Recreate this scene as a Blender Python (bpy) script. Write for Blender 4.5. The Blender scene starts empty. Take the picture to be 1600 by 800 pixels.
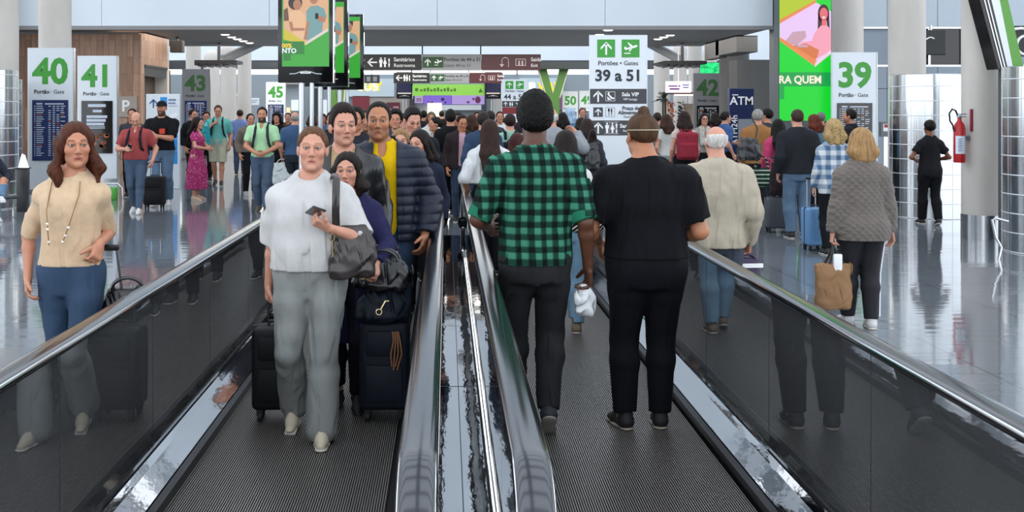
import bpy, bmesh, math, random
import numpy as np
from mathutils import Vector, Matrix
D = bpy.data
SC = bpy.context.scene
COL = SC.collection
PI = math.pi
random.seed(7)

# ------------------------------------------------------------------ camera, light, exposure
F, H, VX, VY = 1700.0, 1.75, 698.0, 171.0          # focal length in pixels, eye height, vanishing point of the walkways
cam = D.cameras.new('camera')
cam.sensor_width = 36.0
cam.lens = F / 1600 * 36
cam.shift_x = (800 - VX) / 1600
cam.shift_y = -(400 - VY) / 1600
cam.clip_start, cam.clip_end = 0.05, 300
camo = D.objects.new('camera', cam)
camo.location = (0, 0, H)
camo.rotation_euler = (PI / 2, 0, 0)
COL.objects.link(camo)
SC.camera = camo

w = D.worlds.new('sky')
SC.world = w
w.use_nodes = True
nt = w.node_tree
bg = nt.nodes['Background']
tc = nt.nodes.new('ShaderNodeTexCoord')
sx = nt.nodes.new('ShaderNodeSeparateXYZ')
rp = nt.nodes.new('ShaderNodeValToRGB')
nt.links.new(tc.outputs['Generated'], sx.inputs[0])
nt.links.new(sx.outputs['Z'], rp.inputs[0])
rp.color_ramp.elements[0].position = 0.0
rp.color_ramp.elements[0].color = (0.95, 1.0, 1.06, 1)
rp.color_ramp.elements[1].position = 0.7
rp.color_ramp.elements[1].color = (0.62, 0.66, 0.72, 1)
nt.links.new(rp.outputs[0], bg.inputs[0])
bg.inputs[1].default_value = 2.0

SC.view_settings.view_transform = 'Standard'
SC.view_settings.look = 'None'
SC.view_settings.gamma = 1
SC.view_settings.use_curve_mapping = False
SC.view_settings.exposure = 0.55
SC.cycles.max_bounces = 8
SC.cycles.glossy_bounces = 5
SC.cycles.caustics_reflective = False
SC.cycles.caustics_refractive = False
SC.cycles.sample_clamp_indirect = 4
SC.cycles.use_denoising = True


def area_light(name, loc, size, sizey, power, color=(1, 1, 1), rot=(0, 0, 0)):
    l = D.lights.new(name, 'AREA')
    l.shape = 'RECTANGLE'
    l.size, l.size_y, l.energy, l.color = size, sizey, power, color
    o = D.objects.new(name, l)
    o.location, o.rotation_euler = loc, rot
    COL.objects.link(o)
    return o


# unseen fill lights added to brighten the space under the low ceilings
area_light('added_fill_light', (0, 32, 3.80), 18, 6, 700, (1, .96, .9))
area_light('added_fill_light', (0, 53, 3.80), 26, 8, 1300, (1, .96, .9))

# ------------------------------------------------------------------ helpers


def at(x, yf):                                      # pixel column + pixel row of the foot point -> point on the floor
    s = (yf - VY) / H
    return ((x - VX) / s, F / s)


def ats(x, s):                                      # pixel column + pixels per metre -> X, Y
    return ((x - VX) / s, F / s)


def zs(y, s):
    return H - (y - VY) / s


def lin(c):
    if isinstance(c, str):
        c = c.lstrip('#')
        c = [int(c[i:i + 2], 16) / 255 for i in (0, 2, 4)]
        c = [(v / 12.92 if v <= .04045 else ((v + .055) / 1.055) ** 2.4) for v in c]
    return tuple(c[:3])


MATS = {}


def mat(key, color='#888888', rough=.5, metal=0, spec=.5, emit=0, bump=0, bscale=40, var=0, vscale=8, stretch=(1, 1, 1), coat=0, ior=None, attr=None, sheen=0):
    if key in MATS:
        return MATS[key]
    m = D.materials.new(key)
    MATS[key] = m
    m.use_nodes = True
    n, l = m.node_tree.nodes, m.node_tree.links
    b = n['Principled BSDF']
    c = lin(color)
    b.inputs['Base Color'].default_value = (*c, 1)
    b.inputs['Roughness'].default_value = rough
    b.inputs['Metallic'].default_value = metal
    b.inputs['Specular IOR Level'].default_value = spec
    if ior:
        b.inputs['IOR'].default_value = ior
    if coat:
        b.inputs['Coat Weight'].default_value = coat
        b.inputs['Coat Roughness'].default_value = .05
    if sheen:
        b.inputs['Sheen Weight'].default_value = sheen
    if emit:
        if key[:3] in ('led', 'scr') or 'screen' in key:
            b.inputs['Base Color'].default_value = (c[0] * .12, c[1] * .12, c[2] * .12, 1)
            emit = .62 if key[:3] in ('led', 'scr') else emit
        b.inputs['Emission Color'].default_value = (*c, 1)
        b.inputs['Emission Strength'].default_value = emit
    src = None
    if bump or var:
        t = n.new('ShaderNodeTexCoord')
        mp = n.new('ShaderNodeMapping')
        mp.inputs['Scale'].default_value = stretch
        l.new(t.outputs['Object'], mp.inputs[0])
    if attr:
        a = n.new('ShaderNodeAttribute')
        a.attribute_name = attr
        src = a.outputs['Color']
        l.new(src, b.inputs['Base Color'])
    if var:
        z = n.new('ShaderNodeTexNoise')
        z.inputs['Scale'].default_value = vscale
        z.inputs['Detail'].default_value = 5
        l.new(mp.outputs[0], z.inputs[0])
        mr = n.new('ShaderNodeMapRange')
        mr.inputs[1].default_value, mr.inputs[2].default_value = .25, .75
        mr.inputs[3].default_value, mr.inputs[4].default_value = 1 - var, 1 + var
        l.new(z.outputs[0], mr.inputs[0])
        mx = n.new('ShaderNodeMix')
        mx.data_type, mx.blend_type = 'RGBA', 'MULTIPLY'
        mx.inputs[0].default_value = 1
        mx.inputs[6].default_value = (*c, 1)
        if src:
            l.new(src, mx.inputs[6])
        l.new(mr.outputs[0], mx.inputs[7])
        l.new(mx.outputs[2], b.inputs['Base Color'])
    if bump:
        z2 = n.new('ShaderNodeTexNoise')
        z2.inputs['Scale'].default_value = bscale
        z2.inputs['Detail'].default_value = 4
        l.new(mp.outputs[0], z2.inputs[0])
        bp = n.new('ShaderNodeBump')
        bp.inputs['Strength'].default_value = bump
        bp.inputs['Distance'].default_value = .01
        l.new(z2.outputs[0], bp.inputs['Height'])
        l.new(bp.outputs[0], b.inputs['Normal'])
    return m


def nodes_of(m):
    return m.node_tree.nodes, m.node_tree.links, m.node_tree.nodes['Principled BSDF']


def tag(o, label=None, cat=None, group=None, kind=None):
    if label:
        o['label'] = label
    if cat:
        o['category'] = cat
    if group:
        o['group'] = group
    if kind:
        o['kind'] = kind
    return o


def empty(name, loc=(0, 0, 0), rz=0, label=None, cat=None, group=None):
    o = D.objects.new(name, None)
    o.empty_display_size = .1
    o.location = loc
    o.rotation_euler = (0, 0, rz)
    COL.objects.link(o)
    return tag(o, label, cat, group)


def link(name, me, m=None, parent=None):
    o = D.objects.new(name, me)
    COL.objects.link(o)
    if m is not None:
        for mm in (m if isinstance(m, (list, tuple)) else [m]):
            me.materials.append(mm)
    if parent is not None:
        o.parent = parent
    return o


class MB:                                            # collects solids into one bmesh
    def __init__(s):
        s.b = bmesh.new()
        s.mi = 0

    def _fin(s, vs, M=None, mi=None):
        if M is not None:
            bmesh.ops.transform(s.b, matrix=M, verts=vs)
        for f in {f for v in vs for f in v.link_faces}:
            f.material_index = s.mi if mi is None else mi
        return s

    def box(s, x0, x1, y0, y1, z0, z1, bev=0, M=None, mi=None, seg=2):
        r = bmesh.ops.create_cube(s.b, size=1)['verts']
        bmesh.ops.transform(s.b, matrix=Matrix.Translation(((x0 + x1) / 2, (y0 + y1) / 2, (z0 + z1) / 2)) @ Matrix.Diagonal((abs(x1 - x0), abs(y1 - y0), abs(z1 - z0), 1)), verts=r)
        if bev:
            es = list({e for v in r for e in v.link_edges})
            q = bmesh.ops.bevel(s.b, geom=es, offset=bev, segments=seg, profile=.5, affect='EDGES')
            r = list({v for f in q['faces'] for v in f.verts} | {v for v in r if v.is_valid})
        return s._fin(r, M, mi)

    def cyl(s, a, b, r0, r1=None, n=20, mi=None, caps=True):
        a, b = Vector(a), Vector(b)
        d = b - a
        q = bmesh.ops.create_cone(s.b, cap_ends=caps, segments=n, radius1=r0, radius2=r0 if r1 is None else r1, depth=d.length)['verts']
        M = Matrix.Translation((a + b) / 2) @ d.to_track_quat('Z', 'Y').to_matrix().to_4x4()
        return s._fin(q, M, mi)

    def tube(s, pts, r, n=8, mi=None, closed=False, flat=None):
        pts = [Vector(p) for p in pts]
        N = len(pts)
        rings = []
        up = None
        for i, p in enumerate(pts):
            if closed:
                t = pts[(i + 1) % N] - pts[i - 1]
            else:
                t = pts[min(i + 1, N - 1)] - pts[max(i - 1, 0)]
            t.normalize()
            if up is None:
                up = Vector((0, 0, 1)) if abs(t.z) < .9 else Vector((1, 0, 0))
            u = up - t * up.dot(t)
            u.normalize()
            up = u
            v = t.cross(u)
            ru, rv = (r, r) if flat is None else (r, flat)
            rings.append([s.b.verts.new(p + u * math.cos(2 * PI * k / n) * ru + v * math.sin(2 * PI * k / n) * rv) for k in range(n)])
        fs = []
        for i in range(N if closed else N - 1):
            A, B = rings[i], rings[(i + 1) % N]
            for k in range(n):
                fs.append(s.b.faces.new((A[k], A[(k + 1) % n], B[(k + 1) % n], B[k])))
        if not closed:
            fs.append(s.b.faces.new(rings[0][::-1]))
            fs.append(s.b.faces.new(rings[-1]))
        for f in fs:
            f.material_index = s.mi if mi is None else mi
        return s

    def lathe(s, prof, c=(0, 0, 0), n=32, mi=None, a0=0, a1=2 * PI):
        full = abs(a1 - a0 - 2 * PI) < 1e-6
        m = n if full else n + 1
        rings = []
        for r, z in prof:
            rings.append([s.b.verts.new((c[0] + r * math.cos(a0 + (a1 - a0) * k / n), c[1] + r * math.sin(a0 + (a1 - a0) * k / n), c[2] + z)) for k in range(m)])
        for i in range(len(prof) - 1):
            for k in range(n):
                f = s.b.faces.new((rings[i][k], rings[i][(k + 1) % m], rings[i + 1][(k + 1) % m], rings[i + 1][k]))
                f.material_index = s.mi if mi is None else mi
        if full:
            for rr in (rings[0][::-1], rings[-1]):
                try:
                    s.b.faces.new(rr).material_index = s.mi if mi is None else mi
                except ValueError:
                    pass
        return s

    def poly(s, pts, mi=None):
        f = s.b.faces.new([s.b.verts.new(p) for p in pts])
        f.material_index = s.mi if mi is None else mi
        return s

    def prism(s, prof, x0, x1, axis='y', mi=None):    # closed profile (u,v) extruded along an axis
        def P(u, v, t):
            return {'y': (u, t, v), 'x': (t, u, v), 'z': (u, v, t)}[axis]
        A = [s.b.verts.new(P(u, v, x0)) for u, v in prof]
        B = [s.b.verts.new(P(u, v, x1)) for u, v in prof]
        n = len(prof)
        fs = [s.b.faces.new((A[i], A[(i + 1) % n], B[(i + 1) % n], B[i])) for i in range(n)]
        fs += [s.b.faces.new(A[::-1]), s.b.faces.new(B)]
        for f in fs:
            f.material_index = s.mi if mi is None else mi
        return s

    def build(s, name, m, parent=None, smooth=False, norm=True):
        me = D.meshes.new(name)
        if norm:
            bmesh.ops.recalc_face_normals(s.b, faces=s.b.faces[:])
        s.b.to_mesh(me)
        s.b.free()
        if smooth:
            for p in me.polygons:
                p.use_smooth = True
            if smooth != 'all':
                me.set_sharp_from_angle(angle=math.radians(40))
        return link(name, me, m, parent)


def text(name, body, size, x, y, z, m, parent, align='CENTER', bold=.0, rx=PI / 2, rz=0, ry=0, wide=1):
    cu = D.curves.new('lettering', 'FONT')
    cu.body, cu.size, cu.align_x, cu.align_y = body, size, align, 'CENTER'
    cu.offset = bold * size
    cu.extrude = .002
    cu.resolution_u = 3
    to = D.objects.new('lettering', cu)
    COL.objects.link(to)
    dg = bpy.context.evaluated_depsgraph_get()
    me = D.meshes.new_from_object(to.evaluated_get(dg))
    D.objects.remove(to)
    D.curves.remove(cu)
    o = link(name, me, None, parent)
    me.materials.clear()
    me.materials.append(m)
    o.location, o.rotation_euler = (x, y, z), (rx, ry, rz)
    o.scale = (wide, 1, 1)
    return o


def decal(name, polys, m, parent, y=-.004):         # flat printed shapes on a sign's face, polys in (x, z)
    mb = MB()
    for q in polys:
        mb.poly([(u, y, v) for u, v in q])
    return mb.build(name, m, parent, norm=False)


def rect(x0, z0, x1, z1):
    return [(x0, z0), (x1, z0), (x1, z1), (x0, z1)]


def disc(cx, cz, rx, rz=None, n=20):
    rz = rx if rz is None else rz
    return [(cx + rx * math.cos(2 * PI * i / n), cz + rz * math.sin(2 * PI * i / n)) for i in range(n)]


def arrow(cx, cz, s, ang=0):                         # arrow glyph, pointing up at ang=0
    t = .14 * s
    P = [[(-t / 2, -s / 2), (t / 2, -s / 2), (t / 2, s * .38), (-t / 2, s * .38)],
         [(0, s / 2), (-s * .42, s * .08), (-s * .42, s * .08 - t * 1.35), (0, s / 2 - t * 1.35)],
         [(0, s / 2), (0, s / 2 - t * 1.35), (s * .42, s * .08 - t * 1.35), (s * .42, s * .08)]]
    c, q = math.cos(ang), math.sin(ang)
    return [[(cx + u * c - v * q, cz + u * q + v * c) for u, v in p] for p in P]


def plane_icon(cx, cz, s):
    P = [[(-.42, -.02), (-.36, .12), (-.30, .10), (-.24, .02), (.30, .20), (.42, .20), (.44, .14), (.34, .06), (-.30, -.10)],
         [(-.02, .10), (-.20, .36), (-.12, .36), (.14, .15)],
         [(-.06, -.02), (-.10, -.20), (-.02, -.18), (.12, .03)],
         [(-.40, -.34), (0, -.34), (0, -.28), (-.40, -.28)]]
    return [[(cx + u * s, cz + v * s) for u, v in p] for p in P]


def man_icon(cx, cz, s, dress=False):
    b = [disc(cx, cz + .40 * s, .09 * s, n=12)]
    if dress:
        b.append([(cx - .06 * s, cz + .28 * s), (cx - .2 * s, cz - .15 * s), (cx + .2 * s, cz - .15 * s), (cx + .06 * s, cz + .28 * s)])
        b.append(rect(cx - .09 * s, cz - .48 * s, cx + .09 * s, cz - .15 * s))
    else:
        b.append(rect(cx - .17 * s, cz - .05 * s, cx + .17 * s, cz + .28 * s))
        b.append(rect(cx - .11 * s, cz - .48 * s, cx + .11 * s, cz - .05 * s))
    return b


# ------------------------------------------------------------------ common materials
STEEL = mat('brushed steel', '#b9bdc0', .22, 1, bump=.05, bscale=6, stretch=(1, .2, 30))
CHROME = mat('chrome', '#c9cccf', .07, 1)
WAVY = mat('polished decking steel', '#a9aaac', .05, 1, bump=.22, bscale=7, stretch=(1, .35, 1))
RAIL = mat('polished handrail', '#5a5c5f', .15, .95, bump=.02, bscale=5, stretch=(.3, 1.4, .4))
RAILEDGE = mat('handrail edge', '#d5d8da', .12, 1)
BLACK = mat('black plastic', '#101113', .45)
BLACKG = mat('black gloss', '#0b0c0e', .12)
RUBBER = mat('rubber', '#151515', .7)
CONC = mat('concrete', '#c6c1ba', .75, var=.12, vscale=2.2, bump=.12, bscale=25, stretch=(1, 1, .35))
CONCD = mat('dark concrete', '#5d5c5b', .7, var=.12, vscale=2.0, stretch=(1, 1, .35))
WHITE = mat('white sign panel', '#dfe6ec', .35)
WHITEL = mat('white print', '#f4f6f8', .5)
INK = mat('dark print', '#22262e', .5)
GREENL = mat('green print', '#3f9a36', .45)
GREENI = mat('green icon panel', '#2f9a2c', .4)
CHAR = mat('charcoal sign panel', '#33363a', .4)
MAROON = mat('maroon sign panel', '#4a1a22', .4)
GREYP = mat('grey sign panel', '#8b8f92', .4)
NAVYS = mat('navy board', '#16264f', .25, emit=.15)
# ------------------------------------------------------------------ the setting
def struct(o):
    o['kind'] = 'structure'
    return o


# floor: polished pale tiles with dark seams, each tile lying a hair differently
fm = mat('polished floor tiles', '#8d9296', .06, 0, .9)
n, l, b = nodes_of(fm)
t = n.new('ShaderNodeTexCoord')
br = n.new('ShaderNodeTexBrick')
br.offset = 0
br.inputs['Color1'].default_value = (*lin('#767c82'), 1)
br.inputs['Color2'].default_value = (*lin('#6f757b'), 1)
br.inputs['Mortar'].default_value = (*lin('#3c4045'), 1)
br.inputs['Scale'].default_value = 1
br.inputs['Mortar Size'].default_value = .006
br.inputs['Brick Width'].default_value = 1.2
br.inputs['Row Height'].default_value = 1.2
l.new(t.outputs['Object'], br.inputs[0])
nz = n.new('ShaderNodeTexNoise')
nz.inputs['Scale'].default_value = 14
nz.inputs['Detail'].default_value = 3
l.new(t.outputs['Object'], nz.inputs[0])
mx = n.new('ShaderNodeMix')
mx.data_type, mx.blend_type = 'RGBA', 'MULTIPLY'
mx.inputs[0].default_value = .25
l.new(br.outputs['Color'], mx.inputs[6])
l.new(nz.outputs['Color'], mx.inputs[7])
l.new(mx.outputs[2], b.inputs['Base Color'])
n2 = n.new('ShaderNodeTexNoise')
n2.inputs['Scale'].default_value = 1.6
n2.inputs['Detail'].default_value = 3
fmap = n.new('ShaderNodeMapping')
fmap.inputs['Scale'].default_value = (.45, 3.2, 1)
l.new(t.outputs['Object'], fmap.inputs[0])
l.new(fmap.outputs[0], n2.inputs[0])
bp = n.new('ShaderNodeBump')
bp.inputs['Strength'].default_value = .10
bp.inputs['Distance'].default_value = .02
l.new(n2.outputs[0], bp.inputs['Height'])
l.new(bp.outputs[0], b.inputs['Normal'])
mb = MB()
for x0, x1, y0, y1 in ((-40, -1.46, -8, 34), (1.60, 40, -8, 34), (-1.46, 1.60, -8, 2.42), (-1.46, 1.60, 14.3, 18.4), (-1.46, 1.60, 33.5, 34), (-40, 40, 34, 64)):
    mb.box(x0, x1, y0, y1, -.2, 0)
struct(mb.build('floor', fm))

# high roof of the front hall: white beams with skylight slots between them
BEAM = mat('white painted beam', '#c9d0d6', .6)
mb = MB()
y = -8.0
while y < 27.5:
    mb.box(-24, 24, y, y + .45, 8.6, 9.1)
    y += 2.6
for x in (-20, -10, 0, 10, 20):
    mb.box(x - .3, x + .3, -8, 28, 9.3, 9.6)
struct(mb.build('ceiling_hall', BEAM))

# bulkhead over the low zone, and its soffit
PALE = mat('pale blue grey panel', '#dbe4ec', .55, var=.03, vscale=.6)
SOFF = mat('soffit grey', '#8b8a8a', .6)
mb = MB()
for k in range(5):
    x0 = -13.2 + k * 4.32
    mb.box(x0, x0 + 4.31, 28, 28.35, 3.87, 9.3)
struct(mb.build('wall_bulkhead', PALE))
mb = MB()
mb.box(-13.2, 8.4, 28.0, 36, 3.84, 3.87, mi=0)
mb.box(-13.2, 8.4, 27.96, 28.0, 3.80, 3.90, mi=0)
mb.box(-13.2, 8.4, 28.36, 36, 3.88, 4.6, mi=0)
struct(mb.build('ceiling_low', SOFF))
mb = MB()
mb.box(-30, 24, 48, 48.3, 3.92, 8)
struct(mb.build('wall_inner_bulkhead', PALE))
mb = MB()
mb.box(-30, 24, 48.3, 58, 3.88, 4.3)
struct(mb.build('ceiling_inner', SOFF))

# dark pier right of the bulkhead and the grey panel wall beyond it
PIER = mat('dark grey pier cladding', '#4d5459', .5)
mb = MB()
mb.box(8.42, 8.72, 27.4, 28.4, 0, 9.3)
struct(mb.build('wall_pier', PIER))
PANEL = mat('grey blue wall panel', '#8e9aa6', .45)
PANELT = mat('upper wall panel', '#b4c0ca', .5)
mb = MB()
for k in range(12):
    x0 = 8.74 + k * 1.3
    mb.box(x0, x0 + 1.285, 28, 28.3, 0, 2.28, mi=0)
    mb.box(x0, x0 + 1.285, 28, 28.3, 2.295, 2.85, mi=0)
    mb.box(x0, x0 + 1.285, 28, 28.3, 3.88, 9.3, mi=1)
mb.box(8.7, 24.4, 28.05, 28.25, 0, 2.9, mi=2)
mb.box(8.7, 24.4, 28.02, 28.3, 2.85, 2.90, mi=3)
mb.box(8.7, 24.4, 28.02, 28.3, 3.83, 3.88, mi=3)
for x0, x1 in ((8.74, 11.55), (14.2, 24.3)):
    mb.box(x0, x1, 28.1, 28.2, 2.9, 3.83, mi=0)
struct(mb.build('wall_right', [PANEL, PANELT, PIER, STEEL]))
mb = MB()
mb.box(11.55, 14.2, 28.12, 28.16, 2.9, 3.83, mi=0)
for x in (11.6, 12.45, 13.3, 14.15):
    mb.box(x - .03, x + .03, 28.06, 28.12, 2.9, 3.83, mi=1)
struct(mb.build('window_1', [BLACKG, STEEL]))

# wood-clad volume at the left
wm = mat('wood cladding', '#8a6c56', .55)
n, l, b = nodes_of(wm)
t = n.new('ShaderNodeTexCoord')
mp = n.new('ShaderNodeMapping')
mp.inputs['Rotation'].default_value = (PI / 2, PI / 2, 0)
l.new(t.outputs['Object'], mp.inputs[0])
br = n.new('ShaderNodeTexBrick')
br.inputs['Color1'].default_value = (*lin('#b48f77'), 1)
br.inputs['Color2'].default_value = (*lin('#94715b'), 1)
br.inputs['Mortar'].default_value = (*lin('#7a5c49'), 1)
br.inputs['Scale'].default_value = 1
br.inputs['Mortar Size'].default_value = .006
br.inputs['Brick Width'].default_value = .9
br.inputs['Row Height'].default_value = .16
sxx = n.new('ShaderNodeSeparateXYZ')
l.new(t.outputs['Object'], sxx.inputs[0])
ad = n.new('ShaderNodeMath')
ad.operation = 'ADD'
l.new(sxx.outputs[0], ad.inputs[0])
l.new(sxx.outputs[1], ad.inputs[1])
cb = n.new('ShaderNodeCombineXYZ')
l.new(sxx.outputs[2], cb.inputs[0])
l.new(ad.outputs[0], cb.inputs[1])
l.new(cb.outputs[0], br.inputs[0])
gz = n.new('ShaderNodeTexNoise')
mp.inputs['Rotation'].default_value = (0, 0, 0)
mp.inputs['Scale'].default_value = (14, 14, .8)
l.new(mp.outputs[0], gz.inputs[0])
gz.inputs['Scale'].default_value = 2
mx = n.new('ShaderNodeMix')
mx.data_type, mx.blend_type = 'RGBA', 'OVERLAY'
mx.inputs[0].default_value = .5
l.new(br.outputs['Color'], mx.inputs[6])
l.new(gz.outputs['Fac'], mx.inputs[7])
l.new(mx.outputs[2], b.inputs['Base Color'])
WOODD = mat('dark wood panel', '#4a3a31', .5, var=.2, vscale=3, stretch=(6, 6, .5))
mb = MB()
mb.box(-13.2, -8.14, 29, 29.3, 0, 3.76)
struct(mb.build('wall_wood', wm))
mb = MB()
mb.box(-8.30, -8.14, 29.31, 31.9, 2.95, 3.8, mi=0)
mb.box(-8.8, -8.5, 29.31, 33.5, 0, 2.95, mi=1)
mb.box(-8.5, -8.14, 31.7, 31.9, 0, 3.8, mi=2)
struct(mb.build('wall_wood_side', [wm, WOODD, CONC]))
mb = MB()
for k in range(6):
    mb.box(-8.42 + .05 * k, -8.40 + .05 * k, 29.35, 31.6, 2.80 - .03 * k, 2.94, mi=0)
mb.box(-8.46, -8.12, 29.31, 31.68, 2.90, 2.96, mi=0)
struct(mb.build('trim_1', [BLACK]))
mb = MB()
mb.box(-13.3, -11.06, 27.2, 27.5, 0, 9.3)
struct(mb.build('wall_left_return', CONC))

# far end: shop fronts
BACK = mat('far shop wall', '#8f9aa2', .5)
mb = MB()
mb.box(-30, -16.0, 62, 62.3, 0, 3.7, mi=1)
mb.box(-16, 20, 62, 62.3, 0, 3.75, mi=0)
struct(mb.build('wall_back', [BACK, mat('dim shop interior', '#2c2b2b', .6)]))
mb = MB()
for x in (-20, -14, -8, -2, 4, 10, 16):
    mb.box(x - .05, x + .05, 61.9, 62, 3.75, 4.6, mi=0)
mb.box(-30, 24, 61.9, 62.0, 4.02, 4.07, mi=0)
struct(mb.build('trim_2', [STEEL]))
# side walls of the inner hall
mb = MB()
mb.box(-30.3, -30, 34, 64, 0, 8)
struct(mb.build('wall_left', CONC))
mb = MB()
mb.box(24, 24.3, 28, 64, 0, 8)
struct(mb.build('wall_inner_right', CONC))


def column(px, s, r, ztop, label, m=CONC, base=None, dome=False, group='round concrete columns'):
    x, y = ats(px, s)
    e = empty('concrete_column', (x, y, 0), 0, label, 'column', group)
    prof = [(r, 0 if base is None else base), (r, ztop)]
    if dome:
        prof = [(r, 0), (r, ztop - r)] + [(r * math.cos(a), ztop - r + r * math.sin(a)) for a in (.4, .8, 1.2, 1.5)]
    MB().lathe(prof, n=36).build('shaft', m, e, True)
    if base:
        MB().lathe([(r * 1.02, 0), (r * 1.02, base), (r * .9, base)], n=48).build('steel_base', STEEL, e, True)
    return e


column(1535, 115, .265, 9.2, 'tall concrete column on a short steel base, extinguisher on its left side', base=.33)
column(1417, 86, .32, 9.2, 'tall concrete column rising behind the big steel drum with the person in black before it')
column(1324, 68, .35, 9.2, 'concrete column directly behind the gate 39 pillar')
column(86, 70, .35, 9.2, 'concrete column rising behind the gate 40 pillar')
column(-8, 80, .44, 9.2, 'concrete column at the left edge of the picture behind a steel drum')
for i, (px, s, r, zt, dm) in enumerate(((302, 41, .28, 4.6, 0), (331, 38, .33, 4.2, 1), (357, 41, .30, 4.25, 1), (382, 43, .25, 4.1, 1),
                                      (1034, 41, .30, 4.2, 1), (1063, 39, .27, 4.4, 1), (1086, 42, .25, 4.4, 0), (1109, 37, .30, 4.4, 1))):
    column(px, s, r, zt, ['pale concrete column just left of the gate 43 pillar top', 'round topped concrete column behind the gate 43 pillar', 'round topped concrete column right of the gate 43 pillar',
                          'shortest round topped column between gate 43 and gate 45', 'round topped concrete column beside the big white gates totem',
                          'concrete column behind the small white hanging signboard', 'pale concrete column above the green screen',
                          'concrete column right above the gate 42 pillar'][i], dome=dm, group='round topped columns of the atrium')
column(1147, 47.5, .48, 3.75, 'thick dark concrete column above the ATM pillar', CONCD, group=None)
x, y = ats(1178, 50)
mb = MB()
mb.box(x - .55, x + .6, y - .1, y + .9, 0, 3.30)
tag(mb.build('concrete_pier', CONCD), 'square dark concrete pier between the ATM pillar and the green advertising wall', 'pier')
mb = MB()
mb.box(8.15, 8.4, 32.6, 34.4, 3.30, 3.83, bev=.02)
mb.box(8.15, 8.75, 30.6, 33.0, 3.36, 3.83, bev=.02)
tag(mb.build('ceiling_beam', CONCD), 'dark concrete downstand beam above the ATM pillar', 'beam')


def strut(p, q, r, label):
    mb = MB()
    mb.cyl(p, q, r, n=20)
    mb.cyl(p, Vector(p) + (Vector(p) - Vector(q)).normalized() * .1, r * 1.2, n=20)
    return tag(mb.build('steel_strut', mat('pale grey strut', '#a9abab', .5), None, True), label, 'strut', 'slanting steel struts')


def PT(px, py, s):
    x, y = ats(px, s)
    return (x, y, zs(py, s))


strut(PT(352, 92, 47.03), PT(418, 61, 47.03), .16, 'slanting round steel strut above gate 43')
strut(PT(1004, 62, 47.03), PT(1064, 94, 47.03), .15, 'slanting round steel strut right of the white gates totem')
for (px, py, lab) in ((342, 97, 'black louvred canopy blade above gate 43'), (1066, 98, 'black louvred canopy blade above gate 42')):
    x, y, z = PT(px, py, 49.5)
    e = empty('canopy_blade', (x, y, z - .02), 0, lab, 'canopy', 'black canopy blades')
    MB().prism([(-.66, .06), (.66, .06), (.66, -.04), (-.66, -.10), (-.9 if px > 700 else -.66, 0)], -.5, .5).build('blade', BLACK, e)
    mb = MB()
    for k in range(5):
        mb.box(-.55 + .24 * k, -.50 + .24 * k, -.5, .5, -.14, -.05)
    mb.cyl((0, 0, .05), (0, 0, .9), .05)
    mb.build('louvre', CHAR, e)
x, y, z = PT(277, 73, 54)
mb = MB()
mb.box(-.18, .18, -.15, .15, -.17, .17, bev=.01)
mb.box(-.03, .03, -.05, .05, .16, .45)
o = mb.build('wall_speaker', mat('brown black cabinet', '#2a211c', .5))
o.location = (x, y, z)
tag(o, 'dark box speaker hanging under the soffit right of the wood wall', 'speaker')

# downlights of the soffit
k = 0
DL = mat('downlight glow', '#fff4e0', .4, emit=3.0)
for px, py in ((352, 53), (362, 57), (371, 60), (380, 63), (390, 66), (1047, 54), (1037, 57), (1028, 60), (950, 46), (937, 53)):
    s = (VY - py) / (3.84 - H)
    x, y = ats(px, s)
    e = empty('downlight', (x, y, 3.84), 0, 'small round downlight recessed in the grey soffit ' + ('left of the hanging screens' if px < 600 else 'right of the walkway, near the white totem'), 'light', 'left soffit downlights' if px < 600 else 'right soffit downlights')
    MB().lathe([(.16, -.02), (.13, -.022), (.13, 0)], n=20).build('ring', WHITE, e, True)
    MB().lathe([(.0, -.045), (.08, -.04), (.125, -.024)], n=20).build('lens', DL, e)

# ------------------------------------------------------------------ moving walkways
GL = mat('dark tinted glass', '#9a9da0', .015, .85, .5)
n, l, b = nodes_of(GL)
t = n.new('ShaderNodeTexCoord')
zz = n.new('ShaderNodeTexNoise')
zz.inputs['Scale'].default_value = .9
l.new(t.outputs['Object'], zz.inputs[0])
bp = n.new('ShaderNodeBump')
bp.inputs['Strength'].default_value = .05
bp.inputs['Distance'].default_value = .05
l.new(zz.outputs[0], bp.inputs['Height'])
l.new(bp.outputs[0], b.inputs['Normal'])
RIDGE = mat('worn pallet ridge', '#94918c', .38, .5)
GROOVE = mat('pallet groove', '#161617', .6)
SKIRT = mat('black skirt', '#17191c', .3)


def pallet(x0, x1, y0, y1, parent):
    mb = MB()
    p = .0112
    N = int((x1 - x0) / p)
    for i in range(N):
        a = x0 + i * p
        mb.poly([(a, y0, 0), (a + p * .5, y0, 0), (a + p * .5, y1, 0), (a, y1, 0)], 0)
        mb.poly([(a + p * .5, y0, -.009), (a + p, y0, -.009), (a + p, y1, -.009), (a + p * .5, y1, -.009)], 1)
        mb.poly([(a + p * .5, y0, 0), (a + p * .5, y0, -.009), (a + p * .5, y1, -.009), (a + p * .5, y1, 0)], 1)
        mb.poly([(a + p, y0, -.009), (a + p, y0, 0), (a + p, y1, 0), (a + p, y1, -.009)], 1)
    o = mb.build('pallet_belt', [RIDGE, GROOVE], parent, norm=False)
    return o


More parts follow.
